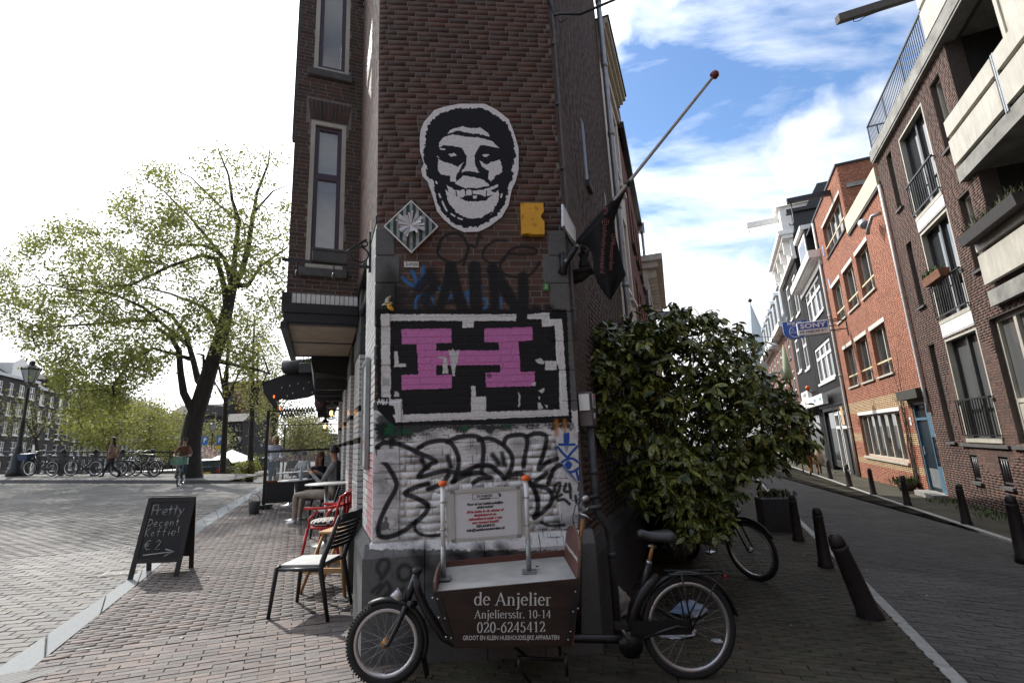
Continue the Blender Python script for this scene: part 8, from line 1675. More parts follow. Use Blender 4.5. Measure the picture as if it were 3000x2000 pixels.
wl_=at(322,1402,21.4); person('woman in tan jacket and black trousers walking along the bridge',(wl_.x,21.4,gz(wl_.x)+.07),facing(-.99,-.1),dict(WALK,head=(0,-.02,1.60),chest=(0,-.03,1.28)),(tan_coat,dark_tr,shoe_d),hair_d,'long',coat(tan_coat,.80,1.22,.20,.185))
wc_=at(2402,1386,25.5); person('person in long beige coat walking away past the shop front',(wc_.x,25.5,gz(wc_.x)),facing(.4,.9),dict(WALK,knee_r=(-.08,-.10,.5),ankle_r=(-.08,-.12,.1),knee_l=(.08,.05,.5),ankle_l=(.08,.2,.13)),(beige,brown_tr,shoe_d),hair_d,'bob',coat(beige,.50,1.25,.29,.19,.05))
wd__=at(2378,1388,25.0); person('person in ochre trousers half hidden by the bush',(wd__.x,25.0,gz(wd__.x)),facing(.4,.9),WALK,(cloth('navy_jacket',(.03,.035,.05)),brown_tr,shoe_d),hair_d,'short')
# ================================================================ BICYCLES
def bicycle(label,P,rz,lean=0.,steer=0.,col=None,n=22,sp=16,crate=None,basket=None,group='city bicycles',lightm=None):
    fm=col or bkblack; t=thing('bicycle',label,'bicycle',P,rot=(Matrix.Rotation(rz,4,'Z')@Matrix.Rotation(math.atan(TILT*math.cos(rz)),4,'Y')@Matrix.Rotation(lean,4,'X')).to_euler(),group=group)
    r=.345; f=Vector((0,0,r)); re=Vector((1.10,0,r)); wheel(t,f,r,.045,'front_wheel',spokes=sp,n=n); wheel(t,re,r,.045,'rear_wheel',spokes=sp,n=n)
    b=MB(); bbk=Vector((.62,0,.30)); ht=Vector((.20,0,.90)); hb=Vector((.16,0,.72)); stt=Vector((.82,0,.84))
    b.tube([hb,Vector((.34,0,.50)),bbk],.019,7); b.tube([ht,Vector((.42,0,.60)),Vector((.68,0,.42))],.014,6); b.tube([bbk,stt],.017,7); b.tube([ht+Vector((.02,0,-.02)),hb],.02,7)
    for s in (-.05,.05): b.tube([bbk+Vector((0,s*.5,0)),re+Vector((0,s,0))],.010,5); b.tube([stt+Vector((-.04,s*.3,-.16)),re+Vector((0,s,0))],.009,5); b.tube([hb,hb+Vector((-.02,s,-.06)),f+Vector((0,s,0))],.011,5)
    b.build('frame',fm,t)
    b=MB(); b.tube([ht,ht+Vector((.03,0,.16))],.012,6); h=ht+Vector((.03,0,.17)); b.tube([h+Vector((.22,-.28,.02)),h+Vector((.06,-.22,.05)),h,h+Vector((.06,.22,.05)),h+Vector((.22,.28,.02))],.011,6); b.build('handlebar',steel,t)
    b=MB(); 
    for (x,w,z) in ((-.13,.03,.0),(-.05,.04,.02),(.05,.08,.03),(.12,.09,.04)): pass
    vs=[]; 
    for (x,w,hh) in ((-.13,.022,.02),(-.06,.032,.025),(.03,.07,.03),(.11,.085,.035),(.14,.06,.03)):
        for i in range(8): a=2*PI*i/8; vs.append(stt+Vector((x+.02,math.cos(a)*w,.10+math.sin(a)*hh)))
    b.add(vs,[(i*8+j,i*8+(j+1)%8,(i+1)*8+(j+1)%8,(i+1)*8+j) for i in range(4) for j in range(8)],sm=True); b.tube([stt,stt+Vector((.02,0,.09))],.012,6); b.build('saddle',plastic,t)
    b=MB(); b.tube([(.80,-.05,.78),(1.36,-.05,.76),(1.40,0,.76),(1.36,.05,.76),(.80,.05,.78)],.006,5); b.tube([(1.3,-.05,.76),re+Vector((0,-.05,0))],.006,5); b.tube([(1.3,.05,.76),re+Vector((0,.05,0))],.006,5); b.build('rear_rack',fm,t)
    b=MB(); b.box(bbk.x-.08,re.x,-.05,-.03,.27,.38); b.build('chain_guard',fm,t)
    for c,a0,a1 in ((f,R(60),R(150)),(re,R(20),R(165))):
        b=MB(); b.tube([c+Vector((math.cos(a0+(a1-a0)*i/9)*(r+.02),0,math.sin(a0+(a1-a0)*i/9)*(r+.02))) for i in range(10)],.018,5); b.build('fender',fm,t)
    b=MB(); b.tube([bbk+Vector((0,-.06,0)),bbk+Vector((.08,-.06,-.15))],.009,5); b.tube([bbk+Vector((0,.06,0)),bbk+Vector((-.08,.06,.15))],.009,5); b.box(bbk.x+.04,bbk.x+.13,-.15,-.06,.14,.165); b.box(bbk.x-.13,bbk.x-.04,.06,.15,.44,.465); b.build('crank',steel,t)
    b=MB(); b.lathe([(.03,0),(.04,.03),(.03,.06)],8,hb+Vector((-.10,0,.06)),axis='x'); b.build('head_lamp',lightm or steel,t)
    if crate:
        b=MB(); x0,x1,y0_,y1_,z0,z1=-.30,.08,-.26,.26,.80,1.06
        b.box(x0,x1,y0_,y1_,z0,z0+.02)
        for k in range(5): z=z0+.02+k*.048; b.box(x0,x1,y0_,y0_+.012,z,z+.03); b.box(x0,x1,y1_-.012,y1_,z,z+.03); b.box(x0,x0+.012,y0_,y1_,z,z+.03); b.box(x1-.012,x1,y0_,y1_,z,z+.03)
        for x in (x0,x1-.02):
            for k in range(6): y=y0_+(y1_-y0_-.02)*k/5; b.box(x,x+.02,y,y+.02,z0,z1)
        b.build('crate',crate,t)
    if basket:
        b=MB(); b.prism([(-.34,.72),(.04,.72),(.10,1.0),(-.40,1.0)],-.22,.22); b.build('basket',basket,t)
    return t
ddx=lambda px,Y:at(px,1395,Y).x
def bk(label,px,Y,rz,**k): x=ddx(px,Y); return bicycle(label,(x,Y,gz(x)+(.07 if Y>20.2 and x<-12 else 0)),rz,**k)
bk('black bicycle with blue basket leaning on the railing beside the tall lamp',85,22.25,R(-4),lean=.12,basket=mat('basket_blue',(.02,.04,.10),.6))
bk('bicycle parked flat along the railing behind the walking woman',205,22.35,R(2),lean=.08)
bk('dark bicycle at the left of the crowded group by the railing',345,21.9,R(28),lean=.05); bk('silver bicycle in the middle of the crowded group by the railing',372,22.2,R(12),lean=.1,col=steel); bk('bicycle at the right end of the crowded group by the railing',398,22.3,R(-16),lean=.08)
cy_=gp(530,1424,-.045); cyb=bicycle('black bicycle with mint green crate ridden towards the camera',(cy_.x-.12,cy_.y,cy_.z),R(112),crate=mat('mint_crate',(.12,.26,.18),.5),group='city bicycles')
cyb.rotation_euler=(0,0,R(116)); 
cyp=person('cyclist in rust brown sweater and jeans riding towards the camera',(cy_.x-.12+.82*math.cos(R(116)),cy_.y+.82*math.sin(R(116)),cy_.z),R(26),dict(pelvis=(0,0,.98),chest=(0,-.10,1.36),head=(0,-.14,1.68),elbow_r=(-.28,-.28,1.18),hand_r=(-.25,-.52,1.12),elbow_l=(.28,-.28,1.18),hand_l=(.25,-.52,1.12),knee_r=(-.11,-.32,.72),ankle_r=(-.11,-.16,.30),knee_l=(.11,-.36,.84),ankle_l=(.11,-.24,.50)),(rust_sw,jean,shoe_d),hair_d,'bun')
P=gp(2215,1700); b1=bicycle('black bicycle parked behind the bush with its front wheel turned out',(P.x,P.y,P.z),R(128),lean=-.10,n=30,sp=26); b1.rotation_euler.z=R(118)
P=gp(1960,1640); bicycle('dark bicycle mostly hidden under the bush',(P.x+.5,P.y+1.0,P.z),R(60),lean=.1,n=30,sp=20)
# ================================================================ CARS
carglass=glassmat('car_glass',(.015,.017,.018),.03,.8); tailred=mat('tail_lens',(.35,.01,.008),.2); chrome=mat('chrome',(.6,.6,.6),.15,1.)
def car(label,P,rz,paint,L_=3.9,Wd=1.66,H=1.44,plate=None,hatch=True):
    t=thing('parked_car',label,'car',P,rot=(Matrix.Rotation(rz,4,'Z')@Matrix.Rotation(math.atan(TILT*math.cos(rz)),4,'Y')).to_euler(),group='parked cars'); h=Wd/2
    # x forward; body as lofted cross sections along x
    prof=[(-L_/2,.42,.78,.0),(-L_/2+.06,.30,.92,.05),(-L_/2+.5,.24,.95,.06),(-.2,.22,.93,.06),(.7,.22,.92,.06),(L_/2-.7,.22,.86,.05),(L_/2-.2,.26,.74,.03),(L_/2,.40,.60,.0)]
    b=MB(); vs=[]
    for x,z0,z1,bul in prof:
        w=h-(.10 if abs(x)>L_/2-.02 else .03 if abs(x)>L_/2-.3 else 0)
        for y,z in ((-w*.92,z0),(-w,z0+.12),(-w-.0,z0*.4+z1*.6),(-w*.94,z1-.03),(-w*.8,z1+bul*.4),(0,z1+bul),(w*.8,z1+bul*.4),(w*.94,z1-.03),(w,z0*.4+z1*.6),(w,z0+.12),(w*.92,z0)): vs.append((x,y,z))
    n=11; b.add(vs,[(i*n+j,(i+1)*n+j,(i+1)*n+(j+1)%n,i*n+(j+1)%n) for i in range(len(prof)-1) for j in range(n)]+[tuple(range(n)),tuple((len(prof)-1)*n+j for j in range(n-1,-1,-1))],sm=False); b.build('body',paint,t)
    # cabin: glass house with roof and pillars
    xr0,xr1=-L_/2+.12,-L_/2+.42; xf0,xf1=.95,.25; zb,zt=.93,H
    b=MB(); wb_,wt=h*.92,h*.74; q=[(xr0,-wb_,zb),(xf0,-wb_,zb),(xf0,wb_,zb),(xr0,wb_,zb),(xr1,-wt,zt-.05),(xf1,-wt,zt-.05),(xf1,wt,zt-.05),(xr1,wt,zt-.05)]; b.add(q,[(0,1,5,4),(2,3,7,6),(1,2,6,5),(3,0,4,7)]); b.build('windows',carglass,t)
    b=MB(); b.prism([(xr1-.1,zt-.09),(xf1+.06,zt-.09),(xf1-.1,zt-.02),(-.4,zt),(xr1+.05,zt-.01)],-wt-.03,wt+.03)
    for s in (-1,1):
        for (xa,xb_) in ((xr0,xr1),(xf0,xf1),(-.35,-.38)): b.tube([(xa,s*wb_*1.005,zb-.02),(xb_,s*(wt+.01),zt-.06)],.045 if xa!=-.35 else .035,6)
    b.tube([(xr0-.02,-wb_*.9,zb),(xr0-.02,wb_*.9,zb)],.05,6); b.build('roof',paint,t)
    for x in (-L_/2+.68,L_/2-.75):
        for s in (-1,1):
            b=MB(); b.lathe([(.2,-.1),(.30,-.1),(.315,-.06),(.315,.06),(.30,.1),(.2,.1)],20,axis='y'); w_=b.build('wheel',rubber,t,(x,s*(h-.10),.31)); b=MB(); b.lathe([(.05,s*.105),(.19,s*.095),(.2,s*.06)],14,axis='y'); b.build('rim',alurim,w_)
    for s in (-1,1):
        b=MB(); b.box(-L_/2-.01,-L_/2+.12,s*(h-.30),s*(h-.10),.62,.84,ch=.02); b.build('tail_light',tailred,t); b=MB(); b.box(L_/2-.2,L_/2-.05,s*(h-.38),s*(h-.12),.58,.72,ch=.02); b.build('headlight',chrome,t); b=MB(); b.box(.55,.7,s*(h+.0),s*(h+.17),.90,1.02,ch=.02); b.build('mirror',paint,t)
    for xa,xb in ((-L_/2-.03,-L_/2+.1),(L_/2-.1,L_/2+.03)): b=MB(); b.box(xa,xb,-h+.12,h-.12,.30,.44,ch=.03); b.build('bumper',plastic,t)
    b=MB(); b.box(-L_/2-.045,-L_/2-.005,-.26,.26,.56,.68); b.build('number_plate',mat('plate_yellow',(.62,.42,.03),.4),t)
    return t
darkcar=mat('car_dark_green',(.010,.013,.013),.22,coat=.6,var=.05); whitecar=mat('car_white',(.62,.62,.62),.25,coat=.5,var=.03); greycar=mat('car_grey',(.20,.21,.22),.25,.2,coat=.5,var=.05); blackcar=mat('car_black',(.006,.006,.007),.2,coat=.6,var=.05)
ca_=PI/2-AL
cA=at(596,1405,30); car('dark small hatchback with yellow plate parked beside the big tree trunk',(cA.x,31,gz2(cA.x,31)),ca_-.06,darkcar,3.8,1.7,1.42)
cB=at(662,1405,36.5); car('white hatchback parked just beyond the dark hatchback',(cB.x,38,gz2(cB.x,38)),ca_,whitecar)
cC=at(757,1385,46); car('pale grey car far down the canal street',(cC.x,47,gz2(cC.x,47)),ca_,greycar,4.2)
cD=gp(2175,1452); car('black car parked behind the bush at the side street kerb',(cD.x-.35,cD.y+2.2,cD.z),PI/2-AR,blackcar,4.1,1.7,1.5)
P=cD+DR*6.5; car('dark car parked ahead of the black one behind the bush',(P.x-.6,P.y,gz(P.x)),PI/2-AR,greycar,4.1)
# ================================================================ TERRACE
# dark wind screen across the pavement
sp0=gp(771,1490); t=thing('wind_screen','black framed glass wind screen with dark lower panel across the pavement','wind screen',sp0,math.atan2(-NL.y,-NL.x)); Ws=2.1
zt_=at(779,1203,sp0.y).z-sp0.z; zm=at(775,1320,sp0.y).z-sp0.z
b=MB(); b.box(-.035,.035,-.035,.035,-.05,zt_); b.box(Ws-.03,Ws+.03,-.03,.03,-.1,zt_); b.build('post',black_paint,t)
b=MB(); b.box(.0,Ws,-.015,.015,zt_-.03,zt_); b.build('top_rail',black_paint,t); b=MB(); b.box(0,Ws,-.03,.03,zm-.05,zm); b.build('middle_rail',black_paint,t)
b=MB(); b.box(.04,Ws,-.02,.02,.12,.62); b.box(-.2,.2,-.18,.18,.04,.10); b.build('lower_panel',mat('dark_panel',(.02,.021,.022),.5),t); b=MB(); b.box(.04,Ws,-.05,.05,.62,.66); b.build('wooden_rail',mat('wood_rail',(.20,.085,.03),.5,var=.2),t)
for k in (-.1,.1): b=MB(); b.lathe([(.045,-.02),(.045,.02)],12,(k,0,.0),axis='y'); b.build('caster',rubber,t)
g=MB(); g.box(.04,Ws,-.003,.003,.66,zm-.05); gl,nt_,b_=nodes('clear_glass'); b_.inputs['Base Color'].default_value=(.8,.85,.85,1); b_.inputs['Roughness'].default_value=.02; b_.inputs['Alpha'].default_value=.12; g.build('glass',gl,t)
sp1=at(826,1440,17.2); t=thing('wind_screen','second thin black frame of the terrace farther back','wind screen',(sp1.x,17.2,gz(sp1.x)),math.atan2(-NL.y,-NL.x)); z2=at(827,1244,17.2).z-gz(sp1.x); b=MB(); b.box(-.025,.025,-.025,.025,0,z2); b.build('post',black_paint,t); b=MB(); b.box(0,2.3,-.015,.015,z2-.03,z2); b.build('top_rail',black_paint,t)
# awning with lattice arms
aw0=at(960,1200,11.2); t=thing('awning','black half open awning with lattice arms over the terrace','awning',aw0)
def ap(px,py,k=0.): return at(px,py,11.2)+DL*k-aw0
prof=[(770,1122),(772,1150),(786,1172),(808,1200),(814,1190),(803,1165),(850,1172),(905,1163),(958,1140),(960,1060),(935,1068),(900,1078),(868,1086)]
top=[(768,1120),(868,1084),(900,1076),(960,1056)]; 
b=MB(); bl_=[]; n=len(top)
A_=[ap(*p) for p in top]; D_=[p+DL*4.2 for p in A_]; th=Vector((0,0,-.05))
b.add(A_+D_+[p+th for p in A_]+[p+th for p in D_],[(i,i+1,n+i+1,n+i) for i in range(n-1)]+[(2*n+i,3*n+i,3*n+i+1,2*n+i+1) for i in range(n-1)]+[(i,2*n+i,2*n+i+1,i+1) for i in range(n-1)]+[(0,n,3*n,2*n)]); b.build('canopy',mat('awning_black',(.010,.010,.011),.8),t)
b=MB(); k=len(prof); b.add([ap(*p) for p in prof]+[ap(*p)+DL*.05 for p in prof],[tuple(range(k)),tuple(range(2*k-1,k-1,-1))]+[(i,i+k,(i+1)%k+k,(i+1)%k) for i in range(k)]); b.build('end_flap',MATS['awning_black'],t)
b=MB(); q=[ap(768,1120),ap(772,1150),ap(808,1200)]; b.add(q+[p+DL*4.2 for p in q],[(0,1,4,3),(1,2,5,4)]); o=b.build('valance',MATS['awning_black'],t); o.modifiers.new('t','SOLIDIFY').thickness=.01
b=MB(); xs_=[820+k*9.2 for k in range(12)]
for i in range(11): ya,yb_=(1192-i*.6,1222-i*1.6) if i%2 else (1222-i*1.6,1192-i*.6); b.tube([ap(xs_[i],ya,.4),ap(xs_[i+1],yb_ if i%2 else 1222-(i+1)*1.6 if False else (1192-(i+1)*.6 if i%2==0 else 1222-(i+1)*1.6),.4)],.014,5); b.tube([ap(xs_[i],1222-i*1.6 if i%2 else 1192-i*.6,.42),ap(xs_[i+1],1192-(i+1)*.6 if i%2 else 1222-(i+1)*1.6,.42)],.014,5)
b.build('lattice_arm',black_paint,t)
bulb=emit('warm_bulb',(1,.16,.03),1.2)
for (px,py) in ((803,1161),(822,1196)): b=MB(); b.lathe([(.01,-.04),(.02,-.015),(.02,.01),(.01,.03)],8,ap(px,py,-.02)); b.build('bulb',bulb,t)
b=MB()
for k,(px,py) in enumerate(((842,1160),(858,1152),(826,1136),(874,1124),(890,1138),(905,1120),(850,1130),(915,1150))): b.lathe([(.004,-.02),(.016,0),(.004,.02)],6,ap(px,py,-.03))
b.build('fairy_light',mat('fairy_light_glass',(.6,.6,.55),.2),t)['kind']='stuff'
# balcony with flower box above the awning, dark cassette
Pb=at(945,1052,11.2); t=thing('balcony','small black balcony with railing and flower box above the awning','balcony',Pb); b=MB()
for k in range(9): b.box(-.45+k*.11,-.44+k*.11,-.02,.0,.0,.32)
b.box(-.46,.5,-.03,.01,.30,.33); b.box(-.46,.5,-.03,3,-.06,0); b.build('railing',black_rail,t); b=MB(); b.box(-.42,-.05,-.3,-.04,-.35,-.12,ch=.01); b.build('flower_box',black_paint,t); V_,F2_=[],[]; tuft(V_,F2_,(-.22,-.17,-.13),90,.14,.08,.015); np_mesh('plant',[tuple(p) for p in V_],F2_,weed,t,'stuff'); b=MB(); b.lathe([(.02,-.3),(.16,-.25),(.18,0),(.16,.25),(.02,.3)],12,(-.62,-.05,-.15),axis='x'); b.build('awning_roll',black_paint,t)
# wall lanterns, round hanging sign
warm=emit('lantern_glow',(1,.42,.09),6.)
for k,(px,py,Y,lab) in enumerate(((971,1210,9.6,'lit black wall lantern, the nearer of two by the cafe front'),(952,1249,13.,'lit black wall lantern, the farther of two by the cafe front'))):
    P=at(px,py,Y); t=thing('wall_lantern',lab,'lantern',P,group='lit wall lanterns'); b=MB(); 
    for i in range(4): a=PI/4+i*PI/2; b.tube([(.06*math.cos(a),.06*math.sin(a),-.10),(.09*math.cos(a),.09*math.sin(a),.10)],.008,4)
    b.lathe([(.07,-.12),(.07,-.10)],4,sm=False,a0=PI/4); b.lathe([(.12,.10),(.03,.2),(.02,.24)],4,sm=False,a0=PI/4); b.tube([(0,0,.22),(.12,.03,.26),(.3,.1,.2)],.012,5); b.build('frame',black_paint,t); b=MB(); b.lathe([(.01,-.05),(.035,-.02),(.035,.03),(.01,.05)],8); b.build('flame',warm,t)
P=at(938,1180,10.6); t=thing('hanging_sign','round black cafe sign with red lettering under the awning','sign',P); b=MB(); b.lathe([(.12,-.03),(.13,0),(.12,.03)],20,axis='y'); b.build('sign_board',black_paint,t); b=MB(); b.lathe([(.09,-.032),(.09,-.036),(.07,-.036),(.07,-.032),(.09,-.032)],20,axis='y'); b.build('red_mark',mat('dull_red',(.12,.012,.012),.6),t); b=MB(); b.tube([(0,0,.12),(0,0,.5)],.012,5); b.build('hanger',black_paint,t)
# tables
top_m=mat('table_top_grey',(.42,.42,.41),.35,var=.2,scale=25); leg_m=mat('table_steel',(.40,.40,.40),.3,.8)
for k,(px,py,Y,r,lab) in enumerate(((957,1414,8.1,.33,'round grey speckled bistro table, nearest, behind the red chair'),(868,1404,10.6,.36,'round pale bistro table with bottle beside the seated man'),(852,1382,12.9,.34,'pale bistro table beside the standing woman'),(905,1378,14.,.34,'pale bistro table farthest back on the terrace'))):
    P=at(px,py,Y); g0=gz(P.x); H=P.z-g0; t=thing('bistro_table',lab,'table',(P.x,Y,g0),group='round bistro tables'); b=MB(); b.lathe([(r-.02,H-.025),(r,H-.02),(r,H-.004),(r-.01,H)],26); b.build('table_top',top_m,t); b=MB(); b.lathe([(.03,.02),(.028,H-.03)],12); b.build('pedestal',leg_m,t); b=MB(); b.lathe([(.22,0),(.21,.015),(.05,.04),(.03,.06)],18); b.build('base',leg_m,t)
P=at(868,1396,10.55); b=MB(); b.lathe([(.036,0),(.036,.17),(.014,.22),(.014,.25),(.017,.25),(.017,.275)],12); bo=b.build('water_bottle',mat('clear_plastic',(.5,.55,.6),.1),None,(P.x+.12,10.5,P.z-.06)); tag(bo,'clear water bottle on the pale bistro table','bottle')
P=at(858,1401,10.5); b=MB(); b.lathe([(.03,0),(.04,.03),(.02,.05)],8,(-.05,0,0)); b.lathe([(.03,0),(.045,.035),(.02,.055)],8,(.03,.02,0)); tag(b.build('crumpled_napkin',paper,None,P),'crumpled white napkins on the pale bistro table','napkin')
# chairs
def chair_frame(t,m,W_=.46,D=.44,sh=.46,bh=.86,arms=False,slats=8,splay=.05,seat=None,seatm=None,back_lean=.12):
    h=W_/2; d=D/2; q=.017
    for sx in (-1,1):
        b=MB(); b.tube([(sx*(h+.01),-d-splay,0),(sx*(h-.01),-d+.0,sh-.02),(sx*(h-.03),-d+.03,sh)],[.017,.024,.022],7); b.build('leg',m,t)
        b=MB(); b.tube([(sx*(h+.01),d+splay+.04,0),(sx*(h-.0),d,sh-.03),(sx*(h-.0),d+.02,sh+.05),(sx*(h-.01),d+back_lean,bh)],[.017,.026,.026,.018],7); b.build('back_leg',m,t)
        b=MB(); b.tube([(sx*(h-.01),-d,sh-.025),(sx*(h),d,sh-.03)],.018,7); b.build('seat_rail',m,t)
    b=MB(); b.box(-h,h,-d-.01,d,sh-.025,sh-.008,ch=.006); b.tube([(-h+.02,-d,sh-.02),(h-.02,-d,sh-.02)],.018,7); b.build('seat',seatm or m,t)
    for k in range(slats):
        f=(k+1)/(slats); z=sh+.12+(bh-sh-.13)*f; y=d+.03+back_lean*(z-sh)/(bh-sh); b=MB(); w=.0145 if k<slats-1 else .024
        vs=[]; n=6
        for i in range(n+1): x=-h+W_*i/n; yy=y+.03*(1-(2*i/n-1)**2); vs+= [(x,yy-.006,z-w),(x,yy+.006,z-w),(x,yy+.006,z+w),(x,yy-.006,z+w)]
        b.add(vs,[(4*i+j,4*i+(j+1)%4,4*i+4+(j+1)%4,4*i+4+j) for i in range(n) for j in range(4)]+[(3,2,1,0),(4*n,4*n+1,4*n+2,4*n+3)]); b.build('slat',m,t)
blk_pl=mat('black_chair_plastic',(.013,.013,.014),.38)
A_=gp(801,1815); Bq=gp(948,1822); fx=(A_-Bq); fx.z=0; fx.normalize(); ccen=(A_+Bq)/2+Vector((.0,.24,0))
P=Vector((ccen.x,ccen.y,gz(ccen.x)))
bc=thing('black_chair','black plastic slatted chair with pale seat pad standing nearest on the pavement','chair',P,rot=(Matrix.Rotation(facing(fx.x,fx.y),4,'Z')@Matrix.Rotation(0,4,'Y')).to_euler(),group='black slatted terrace chairs'); chair_frame(bc,blk_pl,.46,.44,.46,.90,slats=8,back_lean=.17)
b=MB(); vs=[]; n=8
for i in range(n+1):
    for j in range(n+1): x,y=-.20+.40*i/n,-.20+.40*j/n; vs.append((x,y,.47+.018*(1-(x/.2)**4)*(1-(y/.2)**4)-.012*((x/.2)**2)*0))
b.add(vs,[(i*(n+1)+j,i*(n+1)+j+1,(i+1)*(n+1)+j+1,(i+1)*(n+1)+j) for i in range(n) for j in range(n)],sm=True); b.box(-.20,.20,-.20,.20,.455,.469); b.build('seat_pad',mat('seat_pad_grey',(.46,.46,.45),.8,var=.08),bc)
for (px,py,Y,rz,lab) in ((985,1440,9.65,facing(-1,.0),'black slatted chair under the seated man'),(960,1445,11.2,facing(.8,-.6),'black slatted chair under the auburn haired woman'),(980,1410,8.7,facing(-.4,-.9),'black slatted chair between the man and the red chair')):
    p=at(px,py,Y); c=copy_tree(bc); c.location=(p.x,Y,gz(p.x)); c.rotation_euler=(0,0,rz); c['label']=lab
# red bentwood armchair with patterned cushion
redw=mat('red_lacquer',(.50,.012,.012),.3,var=.1,coat=.3); P=at(955,1590,7.1); P=Vector((P.x+.02,7.1,gz(P.x))); rc_=thing('red_armchair','red bentwood armchair with black and white patterned cushion','armchair',P,facing(-.95,.1))
for sx in (-1,1):
    for sy,spl in ((-1,-.05),(1,.08)): b=MB(); b.tube([(sx*.23,sy*.21+spl,0),(sx*.20,sy*.19,.45)],[.017,.022],8); b.build('leg',redw,rc_)
    b=MB(); b.tube([(sx*.23,-.16,.46),(sx*.25,-.14,.58),(sx*.27,-.02,.68)],.017,7); b.tube([(sx*.20,.19,.45),(sx*.22,.24,.7),(sx*.21,.28,.86)],[.022,.02,.017],7); b.build('arm_support',redw,rc_)
b=MB(); pts=[(-.27,-.22,.70),(-.28,-.05,.695),(-.26,.15,.70),(-.15,.28,.72),(0,.31,.73),(.15,.28,.72),(.26,.15,.70),(.28,-.05,.695),(.27,-.22,.70)]
vs=[]
for p in pts: 
    p=Vector(p); inn=Vector((-p.x,-p.y-.1,0)).normalized()*.055; vs+=[p,p+inn,p+inn+Vector((0,0,.03)),p+Vector((0,0,.03))]
b.add(vs,[(4*i+j,4*i+(j+1)%4,4*i+4+(j+1)%4,4*i+4+j) for i in range(8) for j in range(4)]+[(3,2,1,0),(32,33,34,35)]); b.build('arm_rail',redw,rc_)
b=MB(); b.tube([(-.21,.28,.84),(-.12,.33,.88),(.12,.33,.88),(.21,.28,.84)],.028,8); 
for x in (-.1,0,.1): b.box(x-.02,x+.02,.27,.285,.46,.87)
b.build('backrest',redw,rc_); b=MB(); b.lathe([(.20,.43),(.23,.44),(.23,.465),(.2,.475)],18); b.build('seat',redw,rc_)
pcm,nt_,b_=nodes('patterned_cushion'); ck_=nt_.nodes.new('ShaderNodeTexChecker'); ck_.inputs['Scale'].default_value=22; ck_.inputs[1].default_value=(.02,.02,.02,1); ck_.inputs[2].default_value=(.6,.58,.54,1); tcc=nt_.nodes.new('ShaderNodeTexCoord'); mpp=nt_.nodes.new('ShaderNodeMapping'); mpp.inputs['Rotation'].default_value=(0,0,R(45)); nt_.links.new(tcc.outputs['Object'],mpp.inputs[0]); nt_.links.new(mpp.outputs[0],ck_.inputs[0]); nt_.links.new(ck_.outputs[0],b_.inputs['Base Color']); b_.inputs['Roughness'].default_value=.9
b=MB(); b.lathe([(.19,.475),(.23,.49),(.23,.52),(.20,.54),(.05,.55)],18); b.build('cushion',pcm,rc_)
# wooden step stool
oak=mat('pale_wood',(.42,.24,.10),.55,var=.12,scale=5,stretch=(1,6,6)); P=at(975,1700,5.75); P=Vector((P.x+.02,5.75,gz(P.x))); st_=thing('step_stool','pale wooden step stool between the black chair and the wall','stool',P,facing(-.95,.15))
for sx in (-1,1):
    b=MB(); b.tube([(sx*.22,-.28,0),(sx*.20,-.03,.62)],.02,4); b.build('leg',oak,st_); b=MB(); b.tube([(sx*.22,.24,0),(sx*.20,.16,.62)],.022,4); b.build('leg',oak,st_); b=MB(); b.box(sx*.2-.012,sx*.2+.012,-.26,.21,.22,.27); b.build('side_rail',oak,st_)
for (y0_,y1_,z,nm_) in ((-.08,.22,.62,'top_board'),(-.33,-.10,.28,'step_board')): b=MB(); b.box(-.23,.23,y0_,y1_,z,z+.025,ch=.004); b.build(nm_,oak,st_)
# bench and bucket
P=gp(738,1478); t=thing('terrace_bench','dark wooden bench behind the wind screen post','bench',(P.x+.1,P.y+1.5,gz(P.x)),math.atan2(-NL.y,-NL.x)+PI/2); b=MB(); b.box(-.6,.6,-.2,.2,.43,.47); b.build('seat',black_paint,t); b=MB(); b.box(-.6,.6,.2,.24,.55,.85); b.build('backrest',black_paint,t)
for sx in (-.52,.52):
    for sy in (-.17,.2): b=MB(); b.tube([(sx,sy,0),(sx,sy,.44 if sy<0 else .85)],.022,6); b.build('leg',black_paint,t)
P=gp(744,1505); t=thing('bucket','grey metal bucket standing before the terrace bench','bucket',P); b=MB(); b.lathe([(.10,0),(.125,.27),(.13,.28),(.12,.28),(.115,.26)],18); b.build('body',mat('bucket_zinc',(.17,.18,.18),.45,.5,var=.2),t); b=MB(); b.tube([(.125*math.cos(a),-.02,.28+.16*math.sin(a)) for a in [PI*k/10 for k in range(11)]],.006,5); b.build('handle',black_rail,t)
# parasol and planting by the canal street
P=at(676,1372,40); P=Vector((P.x,40,gz2(P.x,40))); zt=at(676,1318,40).z-P.z; ze=at(676,1348,40).z-P.z; t=thing('parasol','large white square parasol beyond the parked cars','parasol',P); b=MB(); b.lathe([(2.1,ze-.12),(2.1,ze),(.08,zt),(.02,zt+.1)],4,sm=False,a0=PI/4+.3); b.build('canopy',white_paint,t); b=MB(); b.cyl((0,0,0),(0,0,zt),.04,n=8); b.build('pole',oak,t)
for (px,Y,r,h,lab,m) in ((705,42,1.2,1.6,'tall green shrub behind the parked white car',lf_dk),(722,33,.9,1.3,'leafy planting with yellow tips along the canal street',lf_yel),(742,44,1.0,1.7,'dark green hedge plant beside the far parked car',lf_dk)):
    p=at(px,1395,Y); b0_=Vector((p.x,Y,gz2(p.x,Y))); tg=[tuple(b0_+Vector((random.gauss(0,r*.4),random.gauss(0,r*.4),random.uniform(.3,h)))) for _ in range(45)]; grow('shrub',label=lab,cat='shrub',base=b0_,limbs=[(None,[tuple(b0_+Vector((0,0,h*.4)))],.05,.03)],targets=tg,leaf=m,nleaf=40,lsize=.13,spread=.16,r0=.05,seed=int(px),rk=.006)
